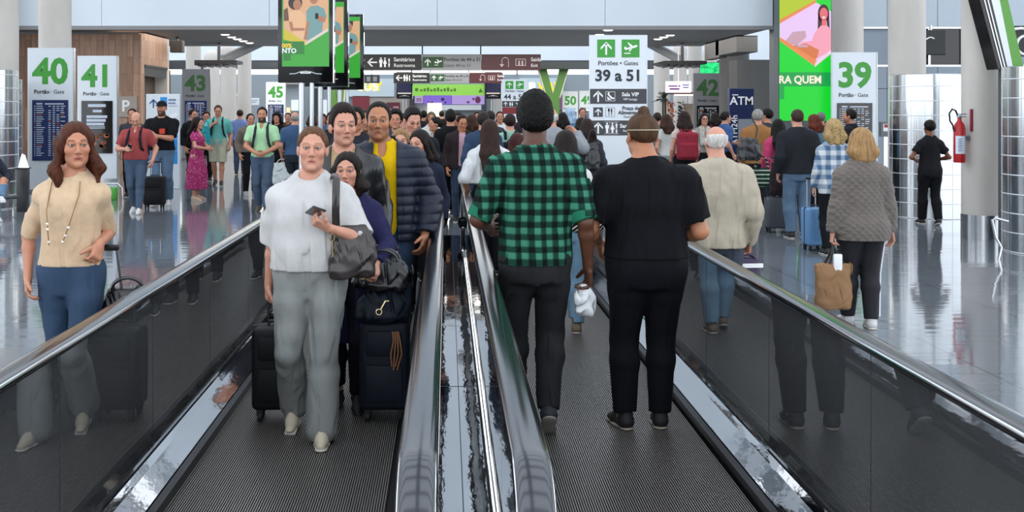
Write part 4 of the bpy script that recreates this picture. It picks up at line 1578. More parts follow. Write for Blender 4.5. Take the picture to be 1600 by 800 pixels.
def fab(c, kind='cotton'):
    k = kind + ' ' + c
    if kind == 'denim':
        return mat(k, c, .85, 0, .2, var=.22, vscale=5, stretch=(1.5, 1.5, .6), bump=.15, bscale=160)
    if kind == 'leather':
        return mat(k, c, .32, 0, .6, var=.15, vscale=9, bump=.15, bscale=30)
    if kind == 'puffer':
        return mat(k, c, .5, 0, .3, var=.12, vscale=9)
    if kind == 'knit':
        return mat(k, c, .9, 0, .2, var=.08, vscale=30, bump=.25, bscale=140, sheen=.2)
    return mat(k, c, .85, 0, .15, var=.10, vscale=9, bump=.12, bscale=60)


def plaid(key, cols, period, soft=.12):
    if key in MATS:
        return MATS[key]
    m = mat(key, cols[0], .85, 0, .15)
    n, l, b = nodes_of(m)
    t = n.new('ShaderNodeTexCoord')
    sp = n.new('ShaderNodeSeparateXYZ')
    l.new(t.outputs['Object'], sp.inputs[0])
    outs = []
    for ax in (0, 2):
        mu = n.new('ShaderNodeMath')
        mu.operation = 'MULTIPLY'
        mu.inputs[1].default_value = 1 / period
        if ax == 0:
            ad = n.new('ShaderNodeMath')
            ad.operation = 'MULTIPLY_ADD'
            ad.inputs[1].default_value = .35
            l.new(sp.outputs[1], ad.inputs[0])
            l.new(sp.outputs[0], ad.inputs[2])
            l.new(ad.outputs[0], mu.inputs[0])
        else:
            l.new(sp.outputs[2], mu.inputs[0])
        fr = n.new('ShaderNodeMath')
        fr.operation = 'FRACT'
        l.new(mu.outputs[0], fr.inputs[0])
        cr = n.new('ShaderNodeValToRGB')
        e = cr.color_ramp.elements
        e[0].position, e[0].color = .5 - soft, (0, 0, 0, 1)
        e[1].position, e[1].color = .5 + soft * .3, (1, 1, 1, 1)
        x = e.new(.93)
        x.color = (1, 1, 1, 1)
        x = e.new(1.0)
        x.color = (0, 0, 0, 1)
        l.new(fr.outputs[0], cr.inputs[0])
        outs.append(cr.outputs[0])
    ad = n.new('ShaderNodeMath')
    ad.operation = 'ADD'
    l.new(outs[0], ad.inputs[0])
    l.new(outs[1], ad.inputs[1])
    hf = n.new('ShaderNodeMath')
    hf.operation = 'MULTIPLY'
    hf.inputs[1].default_value = .5
    l.new(ad.outputs[0], hf.inputs[0])
    cr = n.new('ShaderNodeValToRGB')
    e = cr.color_ramp.elements
    e[0].color, e[1].color = (*lin(cols[0]), 1), (*lin(cols[2]), 1)
    x = e.new(.5)
    x.color = (*lin(cols[1]), 1)
    l.new(hf.outputs[0], cr.inputs[0])
    l.new(cr.outputs[0], b.inputs['Base Color'])
    return m


def stripes(key, c0, c1, period, duty=.5, diag=0.0):
    if key in MATS:
        return MATS[key]
    m = mat(key, c0, .85, 0, .15)
    n, l, b = nodes_of(m)
    t = n.new('ShaderNodeTexCoord')
    sp = n.new('ShaderNodeSeparateXYZ')
    l.new(t.outputs['Object'], sp.inputs[0])
    ma = n.new('ShaderNodeMath')
    ma.operation = 'MULTIPLY_ADD'
    ma.inputs[1].default_value = diag
    l.new(sp.outputs[0], ma.inputs[0])
    l.new(sp.outputs[2], ma.inputs[2])
    mu = n.new('ShaderNodeMath')
    mu.operation = 'MULTIPLY'
    mu.inputs[1].default_value = 1 / period
    l.new(ma.outputs[0], mu.inputs[0])
    fr = n.new('ShaderNodeMath')
    fr.operation = 'FRACT'
    l.new(mu.outputs[0], fr.inputs[0])
    gt = n.new('ShaderNodeMath')
    gt.operation = 'GREATER_THAN'
    gt.inputs[1].default_value = duty
    l.new(fr.outputs[0], gt.inputs[0])
    mx = n.new('ShaderNodeMix')
    mx.data_type = 'RGBA'
    mx.inputs[6].default_value, mx.inputs[7].default_value = (*lin(c0), 1), (*lin(c1), 1)
    l.new(gt.outputs[0], mx.inputs[0])
    l.new(mx.outputs[2], b.inputs['Base Color'])
    return m


def dots(key, c0, c1, scale=18, th=.32):
    if key in MATS:
        return MATS[key]
    m = mat(key, c0, .85, 0, .15)
    n, l, b = nodes_of(m)
    t = n.new('ShaderNodeTexCoord')
    v = n.new('ShaderNodeTexVoronoi')
    v.inputs['Scale'].default_value = scale
    l.new(t.outputs['Object'], v.inputs[0])
    gt = n.new('ShaderNodeMath')
    gt.operation = 'LESS_THAN'
    gt.inputs[1].default_value = th
    l.new(v.outputs['Distance'], gt.inputs[0])
    mx = n.new('ShaderNodeMix')
    mx.data_type = 'RGBA'
    mx.inputs[6].default_value, mx.inputs[7].default_value = (*lin(c0), 1), (*lin(c1), 1)
    l.new(gt.outputs[0], mx.inputs[0])
    l.new(mx.outputs[2], b.inputs['Base Color'])
    return m


class Person:
    def __init__(s, x, y, rz, h, label, sex='m', bw=1.0, belly=0, skin='light', v=.008, fg=False, head=(0, 0, 0), hshift=(0, 0), lean=0.0, arms=None, feet=None, sit=None, face=None, hipw=1.0, group=None, headk=1.0):
        headk *= 1.03
        s.e = empty('person', (x, y, 0), rz, label, 'person', group)
        s.h, s.K = h, h / 1.75
        s.sex, s.bw, s.belly, s.v, s.fg = sex, bw, belly, v, fg
        s.lean, s.hipw = lean, hipw
        s.zo = 0 if sit is None else sit               # drop of the pelvis (in 1.75 m units)
        s.skin = lin(SKIN.get(skin, skin))
        s.face = face or {}
        K = s.K
        s.hs = K ** .7 * headk
        sw = (.178 if sex == 'm' else .155) * (1 + (bw - 1) * .7)
        s.sw = sw
        s.hx = .092
        top = 1.75 - .118 * s.hs / K                   # centre of the head, so that its top sits at the body height
        s.HC = np.array([hshift[0] + 0, -.02 + hshift[1] + lean, top - s.zo]) * K
        s.HR = rotm(*head)
        sg = [-1, 1]
        s.sh, s.el, s.wr, s.hd, s.pn, s.curl = [], [], [], [], [], []
        arms = arms or {}
        for i, g in enumerate(sg):
            sp = dict(w=(g * (sw + .065), -.04, .885), hint=(g * .35, 1, .1), curl=.45, hd=None, pn=None)
            sp.update(arms.get('L' if i == 0 else 'R', {}))   # L/R: local -X / +X
            a = np.array([g * sw, .012 + lean * .85, (1.368 if sex == 'm' else 1.345) - s.zo])
            ua, fa = (.285, .25) if sex == 'm' else (.270, .235)
            e_, w_ = ik(a, np.array(sp['w']) - np.array([0, 0, s.zo]), ua, fa, sp['hint'])
            hd = nrm(w_ - e_) if sp['hd'] is None else nrm(sp['hd'])
            pn = np.array([-g, .25, 0.]) if sp['pn'] is None else np.asarray(sp['pn'], float)
            pn = nrm(pn - hd * (pn @ hd))
            s.sh.append(a * K), s.el.append(e_ * K), s.wr.append(w_ * K), s.hd.append(hd), s.pn.append(pn), s.curl.append(sp['curl'])
        s.hip, s.kn, s.an, s.ft = [], [], [], []
        feet = feet or {}
        for i, g in enumerate(sg):
            sp = dict(p=(g * .095, 0, 0), yaw=g * .12, pitch=0.0, hint=(g * .08, -1, 0))   # p: ankle over the floor, pitch>0 lifts the heel
            sp.update(feet.get('L' if i == 0 else 'R', {}))
            hp = np.array([g * s.hx * hipw, .01, .915 - s.zo])
            p = np.array(sp['p'], float)
            an = np.array([p[0], p[1] + .02, p[2] + .085])
            k_, an = ik(hp, an, .435, .405, sp['hint'])
            s.hip.append(hp * K), s.kn.append(k_ * K), s.an.append(an * K), s.ft.append((sp['yaw'], sp['pitch']))
        s.tcache = {}

    # ---- pieces
    def torso(s, t=0.0, box=None, boxd=None, flare=None, low=None):
        Z, A, B, CY = [np.array(q, float) for q in TORSO[s.sex]]
        if low is not None and low < .80:
            Z, A, B, CY = np.insert(Z, 0, low - .08), np.insert(A, 0, A[0] * 1.08), np.insert(B, 0, B[0] * 1.1), np.insert(CY, 0, CY[0])
        A = A * s.bw * (1 + (s.hipw - 1) * np.clip((1.05 - Z) / .15, 0, 1))
        B = B * (1 + (s.bw - 1) * .8)
        bm = s.belly * np.exp(-((Z - 1.06) / .13) ** 2)
        B = B + bm
        A = A + bm * .35
        CY = CY - bm * .55
        A, B = A + t, B + t
        low = np.clip((1.36 - Z) / .08, 0, 1)
        if box:
            A = np.maximum(A, box * low)
        if boxd:
            B = np.maximum(B, boxd * low)
        if flare:
            q = np.clip((1.05 - Z) / .3, 0, 1)
            A, B = A + flare * q, B + flare * q
        CY = CY + s.lean * np.clip((Z - .95) / .45, 0, 1)
        K = s.K
        return loft((Z - s.zo) * K, A * K, B * K, Z * 0, CY * K)

    def arm(s, i, t=0.0, tf=None, fem=None):
        K = s.K
        m = (1.0 if s.sex == 'm' else .84) * (1 + (s.bw - 1) * .7) * K
        tf = t if tf is None else tf
        a, e_, w_ = s.sh[i], s.el[i], s.wr[i]
        mid = a + (e_ - a) * .45
        fm = e_ + (w_ - e_) * .28
        up = [(rc(a, mid, .055 * m + t, .049 * m + t), .03), (rc(mid, e_, .049 * m + t, .040 * m + t), .02)]
        fo = [(rc(e_, fm, .040 * m + tf, .041 * m + tf), .02), (rc(fm, w_, .041 * m + tf, .026 * m + tf), .015)]
        return up, fo

    def hand(s, i):
        K = s.hs * (1.0 if s.sex == 'm' else .9)
        g = -1 if i == 0 else 1
        u, n_ = s.hd[i], s.pn[i]
        w_ = np.cross(u, n_)
        if w_ @ np.array([0, -1, .4]) < 0:
            w_ = -w_
        o = s.wr[i]
        c = s.curl[i]
        it = [(rc(o - u * .01 * K, o + u * .03 * K, .024 * K, .026 * K, n_, .75), .02)]
        it += [(rc(o + u * .03 * K + w_ * q * K, o + u * .085 * K + w_ * q * 1.25 * K, .017 * K, .016 * K, n_, .85), .016) for q in (-.022, 0, .022)]
        mn = max(.0075, .62 * s.v)
        for q, L in ((.031, .070), (.011, .078), (-.010, .073), (-.029, .058)):
            p = o + u * .088 * K + w_ * q * K
            d = u.copy()
            r = .0092 * K
            for j, fr in enumerate((.45, .32, .28)):
                ang = c * (1.05 if j else .75) * (1.1 - .1 * (q > .02))
                d = nrm(d * math.cos(ang) + np.cross(np.cross(d, n_), d) * math.sin(ang)) if ang else d
                p2 = p + d * L * fr * K
                it.append((rc(p, p2, max(r, mn), max(r * .9, mn)), .006))
                p, r = p2, r * .9
        p = o + u * .025 * K + w_ * .024 * K
        d = nrm(u * .75 + w_ * .75 + n_ * .25)
        for j, (L, ang) in enumerate(((.042, 0), (.032, .35), (.026, .3))):
            d = nrm(d + (u * .5 + n_ * .6 * c) * ang * 1.2)
            p2 = p + d * L * K
            it.append((rc(p, p2, max((.014 - .002 * j) * K, mn), max((.0115 - .0015 * j) * K, mn)), .008))
            p = p2
        return it

    def leg(s, i, t=0.0, tk=None, ta=None, thick=1.0):
        K = s.K * (1 + (s.bw - 1) * .6) * thick
        f = 1.0 if s.sex == 'm' else .98
        tk = t if tk is None else tk
        ta = t if ta is None else ta
        h_, k_, a_ = s.hip[i], s.kn[i], s.an[i]
        m1 = h_ + (k_ - h_) * .35
        cf = k_ + (a_ - k_) * .30 + np.array([0, .012, 0]) * s.K
        return [(rc(h_, m1, .086 * K * f + t, .078 * K + t), .03), (rc(m1, k_, .078 * K + t, .054 * K + tk), .03),
                (rc(k_, cf, .052 * K + tk, .055 * K + (tk + ta) / 2), .02), (rc(cf, a_, .054 * K + (tk + ta) / 2, .036 * K + ta), .02)]

    def headf(s):
        k = s.hs
        fem = s.sex == 'f'
        fc = s.face
        jw = fc.get('jaw', 1.0) * (.93 if fem else 1.0)
        it = [(ell((0, .014, .032), (.074, .095, .086)), 0), (ell((0, -.030, -.030), (.058 * (.97 if fem else 1), .062, .082)), .03),
              (ell((0, -.048, -.088), (.034 * jw, .038, .028)), .035),
              (ell((.040, -.058, -.022), (.024, .026, .024)), .02), (ell((-.040, -.058, -.022), (.024, .026, .024)), .02),
              (ell((.040 * jw, -.016, -.066), (.019, .034, .03)), .025), (ell((-.040 * jw, -.016, -.066), (.019, .034, .03)), .025),
              (rc((-.042, -.074, .026), (.0, -.089, .022), .010, .010), .016), (rc((.042, -.074, .026), (.0, -.089, .022), .010, .010), .016)]
        base = chain(it)
        nose = [(rc((0, -.092, .012), (0, -.112, -.028), .007, .0115), .010), (ell((.011, -.103, -.034), (.0085, .011, .0075)), .006), (ell((-.011, -.103, -.034), (.0085, .011, .0075)), .006)]
        lips = [(rc((-.019, -.089, -.062), (0, -.0985, -.0595), .0045, .0058), .006), (rc((.019, -.089, -.062), (0, -.0985, -.0595), .0045, .0058), .006),
                (rc((-.015, -.088, -.070), (.015, -.088, -.070), .0065, .0065), .006), (ell((0, -.084, -.100), (.018, .014, .014)), .015)]
        ears = [(ell((g * .076, .012, -.006), (.0085, .021, .032), rotm(g * -.35)), .006) for g in (-1, 1)]
        eyes = [(ell((g * .031, -.0765, .006), (.0135, .0135, .0125)), .003) for g in (-1, 1)]
        lids = [(rc((g * .018, -.0875, .0125), (g * .044, -.0815, .0115), .0035, .0035), .004) for g in (-1, 1)]

        def f(P):
            d = base(P)
            for g in (-1, 1):
                d = smax(d, -ell((g * .031, -.100, .005), (.021, .017, .012))(P), .012)
            for fn, q in nose + lips + ears + (eyes + lids if s.fg else eyes[:]):
                d = smin(d, fn(P), q)
            d = smax(d, -rc((-.018, -.1015, -.0655), (.018, -.1015, -.0655), .0016, .0016)(P), .004)
            return d
        return s.hl(f)

    def hl(s, f):
        R, c, k = s.HR, s.HC.astype(np.float32), np.float32(s.hs)
        return lambda P: f(((P - c) @ R) / k) * k

    def H2L(s, p):                                     # head-local point -> person-local
        return s.HC + s.HR.astype(float) @ (np.array(p) * s.hs)

    def neckring(s):
        K = s.K
        b = np.array([0, .014 + s.lean, 1.47 - s.zo]) * K
        return b, s.H2L((0, .018, -.085))

    def body(s, keep_legs=True):
        K = s.K
        nb, nt_ = s.neckring()
        nr = (.056 if s.sex == 'm' else .046) * (1 + (s.bw - 1) * .6)
        it = [(s.torso(), 0)]
        for g, i in ((-1, 0), (1, 1)):
            it.append((rc(np.array([g * .045, .015 + s.lean, 1.448 - s.zo]) * K, s.sh[i], .042 * K, .052 * K * (1 if s.sex == 'm' else .88)), .05))
        it.append((rc(nb - np.array([0, 0, .03]), nt_, nr * 1.12 * K, nr * K), .045))
        for i in (0, 1):
            it += s.leg(i)
            up, fo = s.arm(i)
            it += up + fo
            yaw, pit = s.ft[i]
            R = rotm(yaw, pit)
            tip = s.an[i] + R.astype(float) @ (np.array([0, -.13, -.055]) * K)
            it.append((rc(s.an[i] - np.array([0, 0, .02]) * K, tip, .036 * K, .026 * K), .02))
        hd = s.headf()
        arms = s.hand(0) + s.hand(1)
        ch = chain(it)

        def f(P):
            d = smin(ch(P), hd(P), .02 * K)
            for fn, q in arms:
                d = smin(d, fn(P), q * K)
            return d
        pts = np.array(s.el + s.wr + s.an + [s.HC] + s.sh)
        lo, hi = pts.min(0) - .22, pts.max(0) + .22
        lo[2], hi[2] = -.0, s.HC[2] + .16
        v = s.v
        fine = None
        if s.fg:
            fv = .0027
            c = s.HC
            fine = ((c[0] - .095, c[0] + .095, fv), (c[1] - .125, c[1] + .02, fv), (c[2] - .12, c[2] + .09, fv))
        R, c, k = s.HR, s.HC.astype(np.float32), s.hs
        fc = s.face

        def col(P):
            Q = ((P - c) @ R) / k
            x, y, z = np.abs(Q[:, 0]), Q[:, 1], Q[:, 2]
            C = np.tile(np.array(s.skin), (len(P), 1))

            def mix(w_, cc):
                w_ = np.clip(w_, 0, 1)[:, None]
                C[:] = C * (1 - w_) + np.array(lin(cc) if isinstance(cc, str) else cc) * w_
            fr = (y < -.045) & (np.abs(Q[:, 0]) < .08) & (z > -.13) & (z < .12)
            ss = lambda d, wd: np.clip(.5 - d / wd, 0, 1)
            sk = np.array(s.skin)
            px = max(.0025, s.v * .6 if not s.fg else .0022)
            # warm cheeks and nose tip
            mix(fr * .35 * np.exp(-((x - .042) ** 2 + (z + .028) ** 2) / .0005), sk * np.array([1.08, .78, .74]))
            bd = fc.get('beard', 0)
            if bd:
                hb = fc.get('hairc', '#241a15')
                reg = np.clip((-.040 - z) / .015, 0, 1) * (y < .02) * (x < .085) * (z > -.135)
                reg = reg * (1 - ss(np.hypot(x / 1.7, (z + .068)) - .011, .006))
                reg = np.maximum(reg, ss(np.abs(z + .047) - .006, .006) * (x < .030) * fr)
                mix(reg * bd, hb)
            mix(fr * ss(np.hypot(x / 2.9, (z + .0635)) - .0085, .005) * (.75 if s.sex == 'f' else .5), fc.get('lips', '#a4574f' if s.sex == 'f' else '#8e5446'))
            mix(fr * ss(np.abs(z + .065) - .0012, .003) * (x < .022) * .8, '#4a2320')
            bz = .0315 - 6.0 * (x - .032) ** 2 + .04 * (x - .03)
            mix(fr * ss(np.abs(z - bz) - .0042, px) * ss(np.abs(x - .032) - .0175, .004) * .85, fc.get('brow', '#2b1d16'))
            ex = (x - .031) / .0150
            ez = (z - .0052) / .0054
            er = ex * ex + ez * ez
            if s.fg:
                mix(fr * ss(np.sqrt(er) - 1.25, .3) * .75, sk * .35)
                mix(fr * ss(np.sqrt(er) - .95, .25), '#b0a7a2')
                gx = Q[:, 0] - np.sign(Q[:, 0]) * .031 - fc.get('gaze', 0) * .005
                mix(fr * ss(np.hypot(gx, z - .006) - .0056, .0022), fc.get('iris', '#2a1a12'))
                mix(fr * ss(np.abs(z - .0112 + 12 * (x - .031) ** 2) - .0016, .0025) * (np.abs(x - .031) < .018), '#1d1310')
            else:
                mix(fr * ss(np.sqrt(er) - 1.15, .5) * .85, '#2c1d18')
            mix(fr * ss(np.hypot(x - .009, z + .0385) - .0035, .003) * .6, sk * .3)
            sc = fc.get('scalp')
            if sc:                                       # close-cropped hair painted on the scalp
                ln = np.interp(y, [-.11, -.08, -.06, -.03, 0, .03, .11], [.075, .072, .06, .02, .01, -.045, -.075])
                mix(ss(ln - z, .012) * .85, sc)
            return C
        return sdf_obj('body', f, lo, hi, v, SKINM, s.e, fine, col)

    # ---- clothes
    def trousers(s, m, t=.016, tk=.022, ta=.022, hem=.02, top=1.04, name='trousers', fold=.003, wide=0, thick=1.0, stripe=None):
        K = s.K
        it = [(s.torso(t * .8), 0)]
        for i in (0, 1):
            lg = s.leg(i, t * K, tk * K, ta * K, thick)
            if wide:
                h_, k_, a_ = s.hip[i], s.kn[i], s.an[i]
                lg.append((rc(k_ * .75 + h_ * .25, a_ - (k_ - a_) * .04, .062 * K, .048 * K + wide), .05))
            it += lg
        ch = chain(it)
        ztop = (top - s.zo) * K
        cuts = []
        for i in (0, 1):
            d = nrm(s.an[i] - s.kn[i])
            cuts.append((s.an[i] - d * (hem - .02) * K, d, s.kn[i]))

        def f(P):
            d = ch(P) + folds(P, fold)
            d = smax(d, P[:, 2] - ztop, .01)
            for p0, dr, kn in cuts:
                q = (P - p0.astype(np.float32)) @ dr.astype(np.float32)
                near = np.sqrt(((P - p0.astype(np.float32)) ** 2).sum(1)) < .22
                d = np.where(near, smax(d, q, .006), d)
            return d
        pts = np.array(s.hip + s.kn + s.an)
        lo, hi = pts.min(0) - .21 * max(1, s.bw), pts.max(0) + .21 * max(1, s.bw)
        lo[2], hi[2] = max(0.005, pts[:, 2].min() - .12), ztop + .05
        return sdf_obj(name, f, lo, hi, s.v, m, s.e)

    def shorts(s, m, hem=.50, t=.03, **k):
        K = s.K
        ch = chain([(s.torso(.02), 0)] + sum([s.leg(i, t * K, .045 * K, .04 * K)[:3] for i in (0, 1)], []))

        def f(P):
            d = ch(P) + folds(P, .003)
            return smax(smax(d, P[:, 2] - 1.04 * K, .01), hem * K - P[:, 2], .006)
        return sdf_obj('shorts', f, (-.3, -.25, hem * K - .05), (.3, .3, 1.1 * K), s.v, m, s.e)

    def skirt(s, m, hem=.25, rad=.26, top=1.08, name='skirt', amp=.012, d=.2):
        K = s.K
        Z = [hem - .05, .6, .9, 1.0, top]
        base = loft(np.array(Z) * K, np.array([rad, rad * .92, .19, .165, .145]) * K, np.array([d, d * .95, .145, .125, .105]) * K, np.zeros(5), np.zeros(5) + .005)

        def f(P):
            th = np.arctan2(P[:, 1], P[:, 0])
            q = np.clip((top * K - P[:, 2]) / .5, 0, 1)
            dd = base(P) + amp * q * np.sin(th * 11 + P[:, 2] * 3) + folds(P, .003)
            return smax(smax(dd, P[:, 2] - top * K, .01), hem * K - P[:, 2], .005)
        r = rad + .08
        return sdf_obj(name, f, (-r, -r, hem * K - .05), (r, r, top * K + .05), s.v, m, s.e)

    def top(s, m, name='shirt', t=.014, ta=None, tf=None, box=None, boxd=None, flare=None, hem=.93, sleeve=('u', .6), neck='crew', open_=None, fold=.0035, puff=0, quilt=0, collar=None, cuff=None, nr=None, hood=False, shdrop=0):
        K = s.K
        ta = t * 1.3 if ta is None else ta
        tf = ta if tf is None else tf
        it = [(s.torso(t, box, boxd, flare, hem), 0)]
        for g, i in ((-1, 0), (1, 1)):
            it.append((rc(np.array([g * .045, .015 + s.lean, 1.445 - s.zo]) * K, s.sh[i], .040 * K + t * .8, .052 * K * (1 if s.sex == 'm' else .88) + t), .05))
        armi, cuts = [], []
        for i in (0, 1):
            up, fo = s.arm(i, ta * K, tf * K)
            a, e_, w_ = s.sh[i], s.el[i], s.wr[i]
            if sleeve is None:
                continue
            if sleeve[0] == 'u':
                armi += [(up[0][0], .045), (up[1][0], .02)]
                c = a + (e_ - a) * sleeve[1]
                cuts.append((c, nrm(e_ - a), e_))
            else:
                armi += [(up[0][0], .045), (up[1][0], .02), (fo[0][0], .02), (fo[1][0], .015)]
                c = e_ + (w_ - e_) * sleeve[1]
                cuts.append((c, nrm(w_ - e_), w_))
        arms_ = chain(armi) if armi else None
        ch = chain(it)
        nb, nt_ = s.neckring()
        nrad = (nr or {'crew': .066, 'polo': .064, 'v': .068, 'turtle': .05, 'wide': .085}[neck]) * K * (1 + (s.bw - 1) * .5)
        ntop = nb + (nt_ - nb) * .35
        zh = (hem - s.zo) * K
        colr = None
        if collar:
            c0, c1 = nb + np.array([0, .004, -.012]), nb + (nt_ - nb) * (.45 if collar == 'stand' else .30)
            colr = (rc(c0, c1, nrad + .013, nrad + .010), c1)
        dirn = nrm(nt_ - nb)

        def f(P):
            d = ch(P)
            if arms_ is not None:
                da = arms_(P)
                for p0, dr, far in cuts:
                    q = (P - p0.astype(np.float32)) @ dr.astype(np.float32)
                    near = np.sqrt(((P - (p0 * .6 + far * .4).astype(np.float32)) ** 2).sum(1)) < .30
                    da = np.where(near, smax(da, q, .006), da)
                d = smin(d, da, .035)
            if puff:
                d = d - puff * (np.abs(np.sin(P[:, 2] * PI / .062)) ** .6 - .6)
            if quilt:
                u, w_ = (P[:, 0] + P[:, 1] * .5 + P[:, 2]) * PI / .055, (P[:, 0] + P[:, 1] * .5 - P[:, 2]) * PI / .055
                d = d - quilt * (np.minimum(np.abs(np.sin(u)), np.abs(np.sin(w_))) ** .5 - .5)
            d = d + folds(P, fold)
            d = smax(d, zh - P[:, 2], .006)
            if colr:
                e_ = colr[0](P)
                e_ = np.maximum(e_, (P - colr[1].astype(np.float32)) @ dirn.astype(np.float32))
                d = smin(d, e_, .012)
            d = smax(d, -rc(nb - dirn * .05, nt_ + dirn * .1, nrad, nrad)(P), .006) if neck != 'turtle' else d
            if neck == 'v':
                d = np.maximum(d, -ell(nb + np.array([0, -.10, -.03]) * K, (.05 * K, .08, .11 * K))(P))
            elif neck in ('polo',):
                d = np.maximum(d, -ell(nb + np.array([0, -.085, -.02]) * K, (.028 * K, .06, .075 * K))(P))
            elif neck in ('crew', 'wide'):
                d = smax(d, -ell(nb + np.array([0, -.055, .012]) * K, (nrad * .95, .05, .035 * K))(P), .006)
            if open_:
                zb, z1, w0, w1 = open_            # half-widths at hem and at the collar
                zz = np.clip((P[:, 2] - zh) / max((1.46 - s.zo) * K - zh, .01), 0, 1)
                wd = w0 + (w1 - w0) * zz
                cut = np.maximum(np.abs(P[:, 0] - zb) - wd, P[:, 1] - z1)
                d = smax(d, -cut, .008)
            return d
        pts = np.array(s.sh + s.el + ([w_ for w_ in s.wr] if sleeve and sleeve[0] == 'f' else []))
        lo, hi = pts.min(0) - .16, pts.max(0) + .16
        e = .28 * max(1, s.bw) + (flare or 0) + (box or 0) * .3
        lo = np.minimum(lo, [-e, -.26 - s.belly, 0])
        hi = np.maximum(hi, [e, .28, 0])
        lo[2] = min(zh - .04, pts[:, 2].min() - .12 if sleeve else 9)
        hi[2] = nt_[2] + .02
        return sdf_obj(name, f, lo, hi, s.v, m, s.e)

    # ---- shoes
    def shoes(s, m, sole=None, high=0, name='shoe', k=1.0):
        K = s.K * k
        for i in (0, 1):
            yaw, pit = s.ft[i]
            R = rotm(yaw, pit).astype(float)
            o = s.an[i] - np.array([0, 0, .0])
            T = lambda p: o + R @ (np.array(p) * K)
            up = chain([(rc(T((0, .02, -.045)), T((0, -.10, -.058)), .040 * K, .034 * K), 0), (rc(T((0, -.10, -.060)), T((0, -.165, -.064)), .036 * K, .026 * K), .02),
                        (rc(T((0, .015, -.04)), T((0, .005, .02 + high)), .042 * K, .042 * K), .02), (rc(T((0, -.02, 0)), T((0, -.11, -.045)), .030 * K, .026 * K), .02)])
            sl = chain([(rc(T((0, .025, -.077)), T((0, -.07, -.077)), .040 * K, .036 * K, R @ np.array([0, 0, 1.]), .3), 0), (rc(T((0, -.07, -.077)), T((0, -.165, -.077)), .040 * K, .034 * K, R @ np.array([0, 0, 1.]), .3), .02)])
            zt = R @ np.array([0, 0, 1.])
            pt = T((0, 0, -.082))
            ct = T((0, 0, .022 + high))

            def f(P, up=up, zt=zt.astype(np.float32), pt=pt.astype(np.float32), ct=ct.astype(np.float32)):
                return np.maximum(np.maximum(up(P), -(P - pt) @ zt), (P - ct) @ zt)
            lo, hi = np.minimum(T((-.06, .09, -.1)), T((.06, -.23, .04))) - .05, np.maximum(T((-.06, .09, -.1)), T((.06, -.23, .04 + high))) + .05
            so = sdf_obj(name, f, lo, hi, min(s.v, .008), m, s.e)
            sdf_obj('sole', sl, lo - .02, hi, min(s.v, .007), sole or mat('white sole', '#cfc9c0', .7), so)

    # ---- hair
    def hair(s, style='short', c='#1d1512', L=.0, thick=.012, vol=0, part=0, bun=None, curl=0, v=None, front=.084, widek=1.0):
        fem = style
        k = s.hs
        line = {'short': ([-.12, -.06, -.046, -.036, -.024, -.012, 0, .03, .06, .12], [front + .006, front + .004, front - .004, .035, -.008, -.014, .008, -.04, -.062, -.07]),
                'tied': ([-.12, -.085, -.065, -.045, -.02, 0, .03, .06, .12], [front + .012, front + .008, front - .005, .03, .012, .0, -.03, -.055, -.062]),
                'long': ([-.12, -.085, -.07, -.05, -.03, 0, .12], [front + .012, front, front - .02, -.0, -.05, -.10, -.13]),
                'ring': ([-.12, -.03, -.02, 0, .03, .06, .12], [.2, .2, -.012, .004, -.04, -.06, -.068])}[style]
        amp = .0012
        shell = ell((0, .016, .030), (.076 + thick, .098 + thick, .088 + thick + vol))
        it = []
        dz = -L / k
        bk = min(max((L - .10) * .45, 0), .10)
        if style == 'long' and L:
            for g in (-1, 1):
                it.append((rc((g * .055 * widek, .045, .02), (g * .075 * widek, .075 + bk * .7, dz * .55), .042, .048), .03))
                it.append((rc((g * .075 * widek, .075 + bk * .7, dz * .55), (g * .060 * widek, .085 + bk, dz), .046, .028), .03))
                it.append((rc((g * .078, -.02, .0), (g * .098 * widek, -.02 if part else .02, dz * .5), .020, .028), .02))
                it.append((rc((g * .098 * widek, -.02 if part else .02, dz * .5), (g * .088 * widek, -.045 if part else .04, dz * .95), .028, .014), .02))
            it.append((rc((0, .08, .02), (0, .10 + bk, dz), .05, .035), .03))
        if bun:
            it.append((ell(bun[:3], (bun[3],) * 3), .012))
            if len(bun) > 4:                               # pony tail
                it.append((rc(bun[:3], (bun[0], bun[1] + .05, bun[2] - bun[4] * .5), bun[3] * .8, bun[3]), .02))
                it.append((rc((bun[0], bun[1] + .05, bun[2] - bun[4] * .5), (bun[0], bun[1] + .03, bun[2] - bun[4]), bun[3], bun[3] * .4), .02))
        tail = chain(it) if it else None

        def f(P):
            x, y, z = P[:, 0], P[:, 1], P[:, 2]
            th = np.arctan2(x, -(y - .02))
            if curl:
                st = curl * (np.sin(x * 330 + 2 * np.sin(z * 170)) * np.sin(y * 310 + 2 * np.sin(x * 150)) * np.sin(z * 320 + 2 * np.sin(y * 160)) * 1.6)
            else:
                st = amp * np.sin(th * 34 + 5 * np.sin(z * 22)) * np.clip(.2 + np.hypot(x, y - .02) * 9, 0, 1)
            ab = z - np.interp(y, line[0], line[1]).astype(np.float32) + .004 * np.sin(th * 19 + 2) + .0025 * np.sin(th * 43)
            d = shell(P) + st + (thick + .002) * (1 - np.clip(ab / .04, 0, 1)) ** 2
            d = smax(d, -ab * .75, .006)
            if style == 'ring':
                d = smax(d, z - (.035 + (.02 * (y > .05))), .01)
            if tail is not None:
                wv = .010 * np.sin(z * 38 + x * 20) if part else 0
                e = tail(P + np.stack([np.zeros_like(x), np.zeros_like(x), np.zeros_like(x)], 1)) + st * 1.6 + wv
                if style == 'long':
                    e = np.maximum(e, -ell((0, -.085, -.03), (.066, .09, .115))(P))
                d = smin(d, e, .02)
            if part and style != 'ring':
                d = d + .006 * np.exp(-(x / .006) ** 2) * (z > .05)
            return d
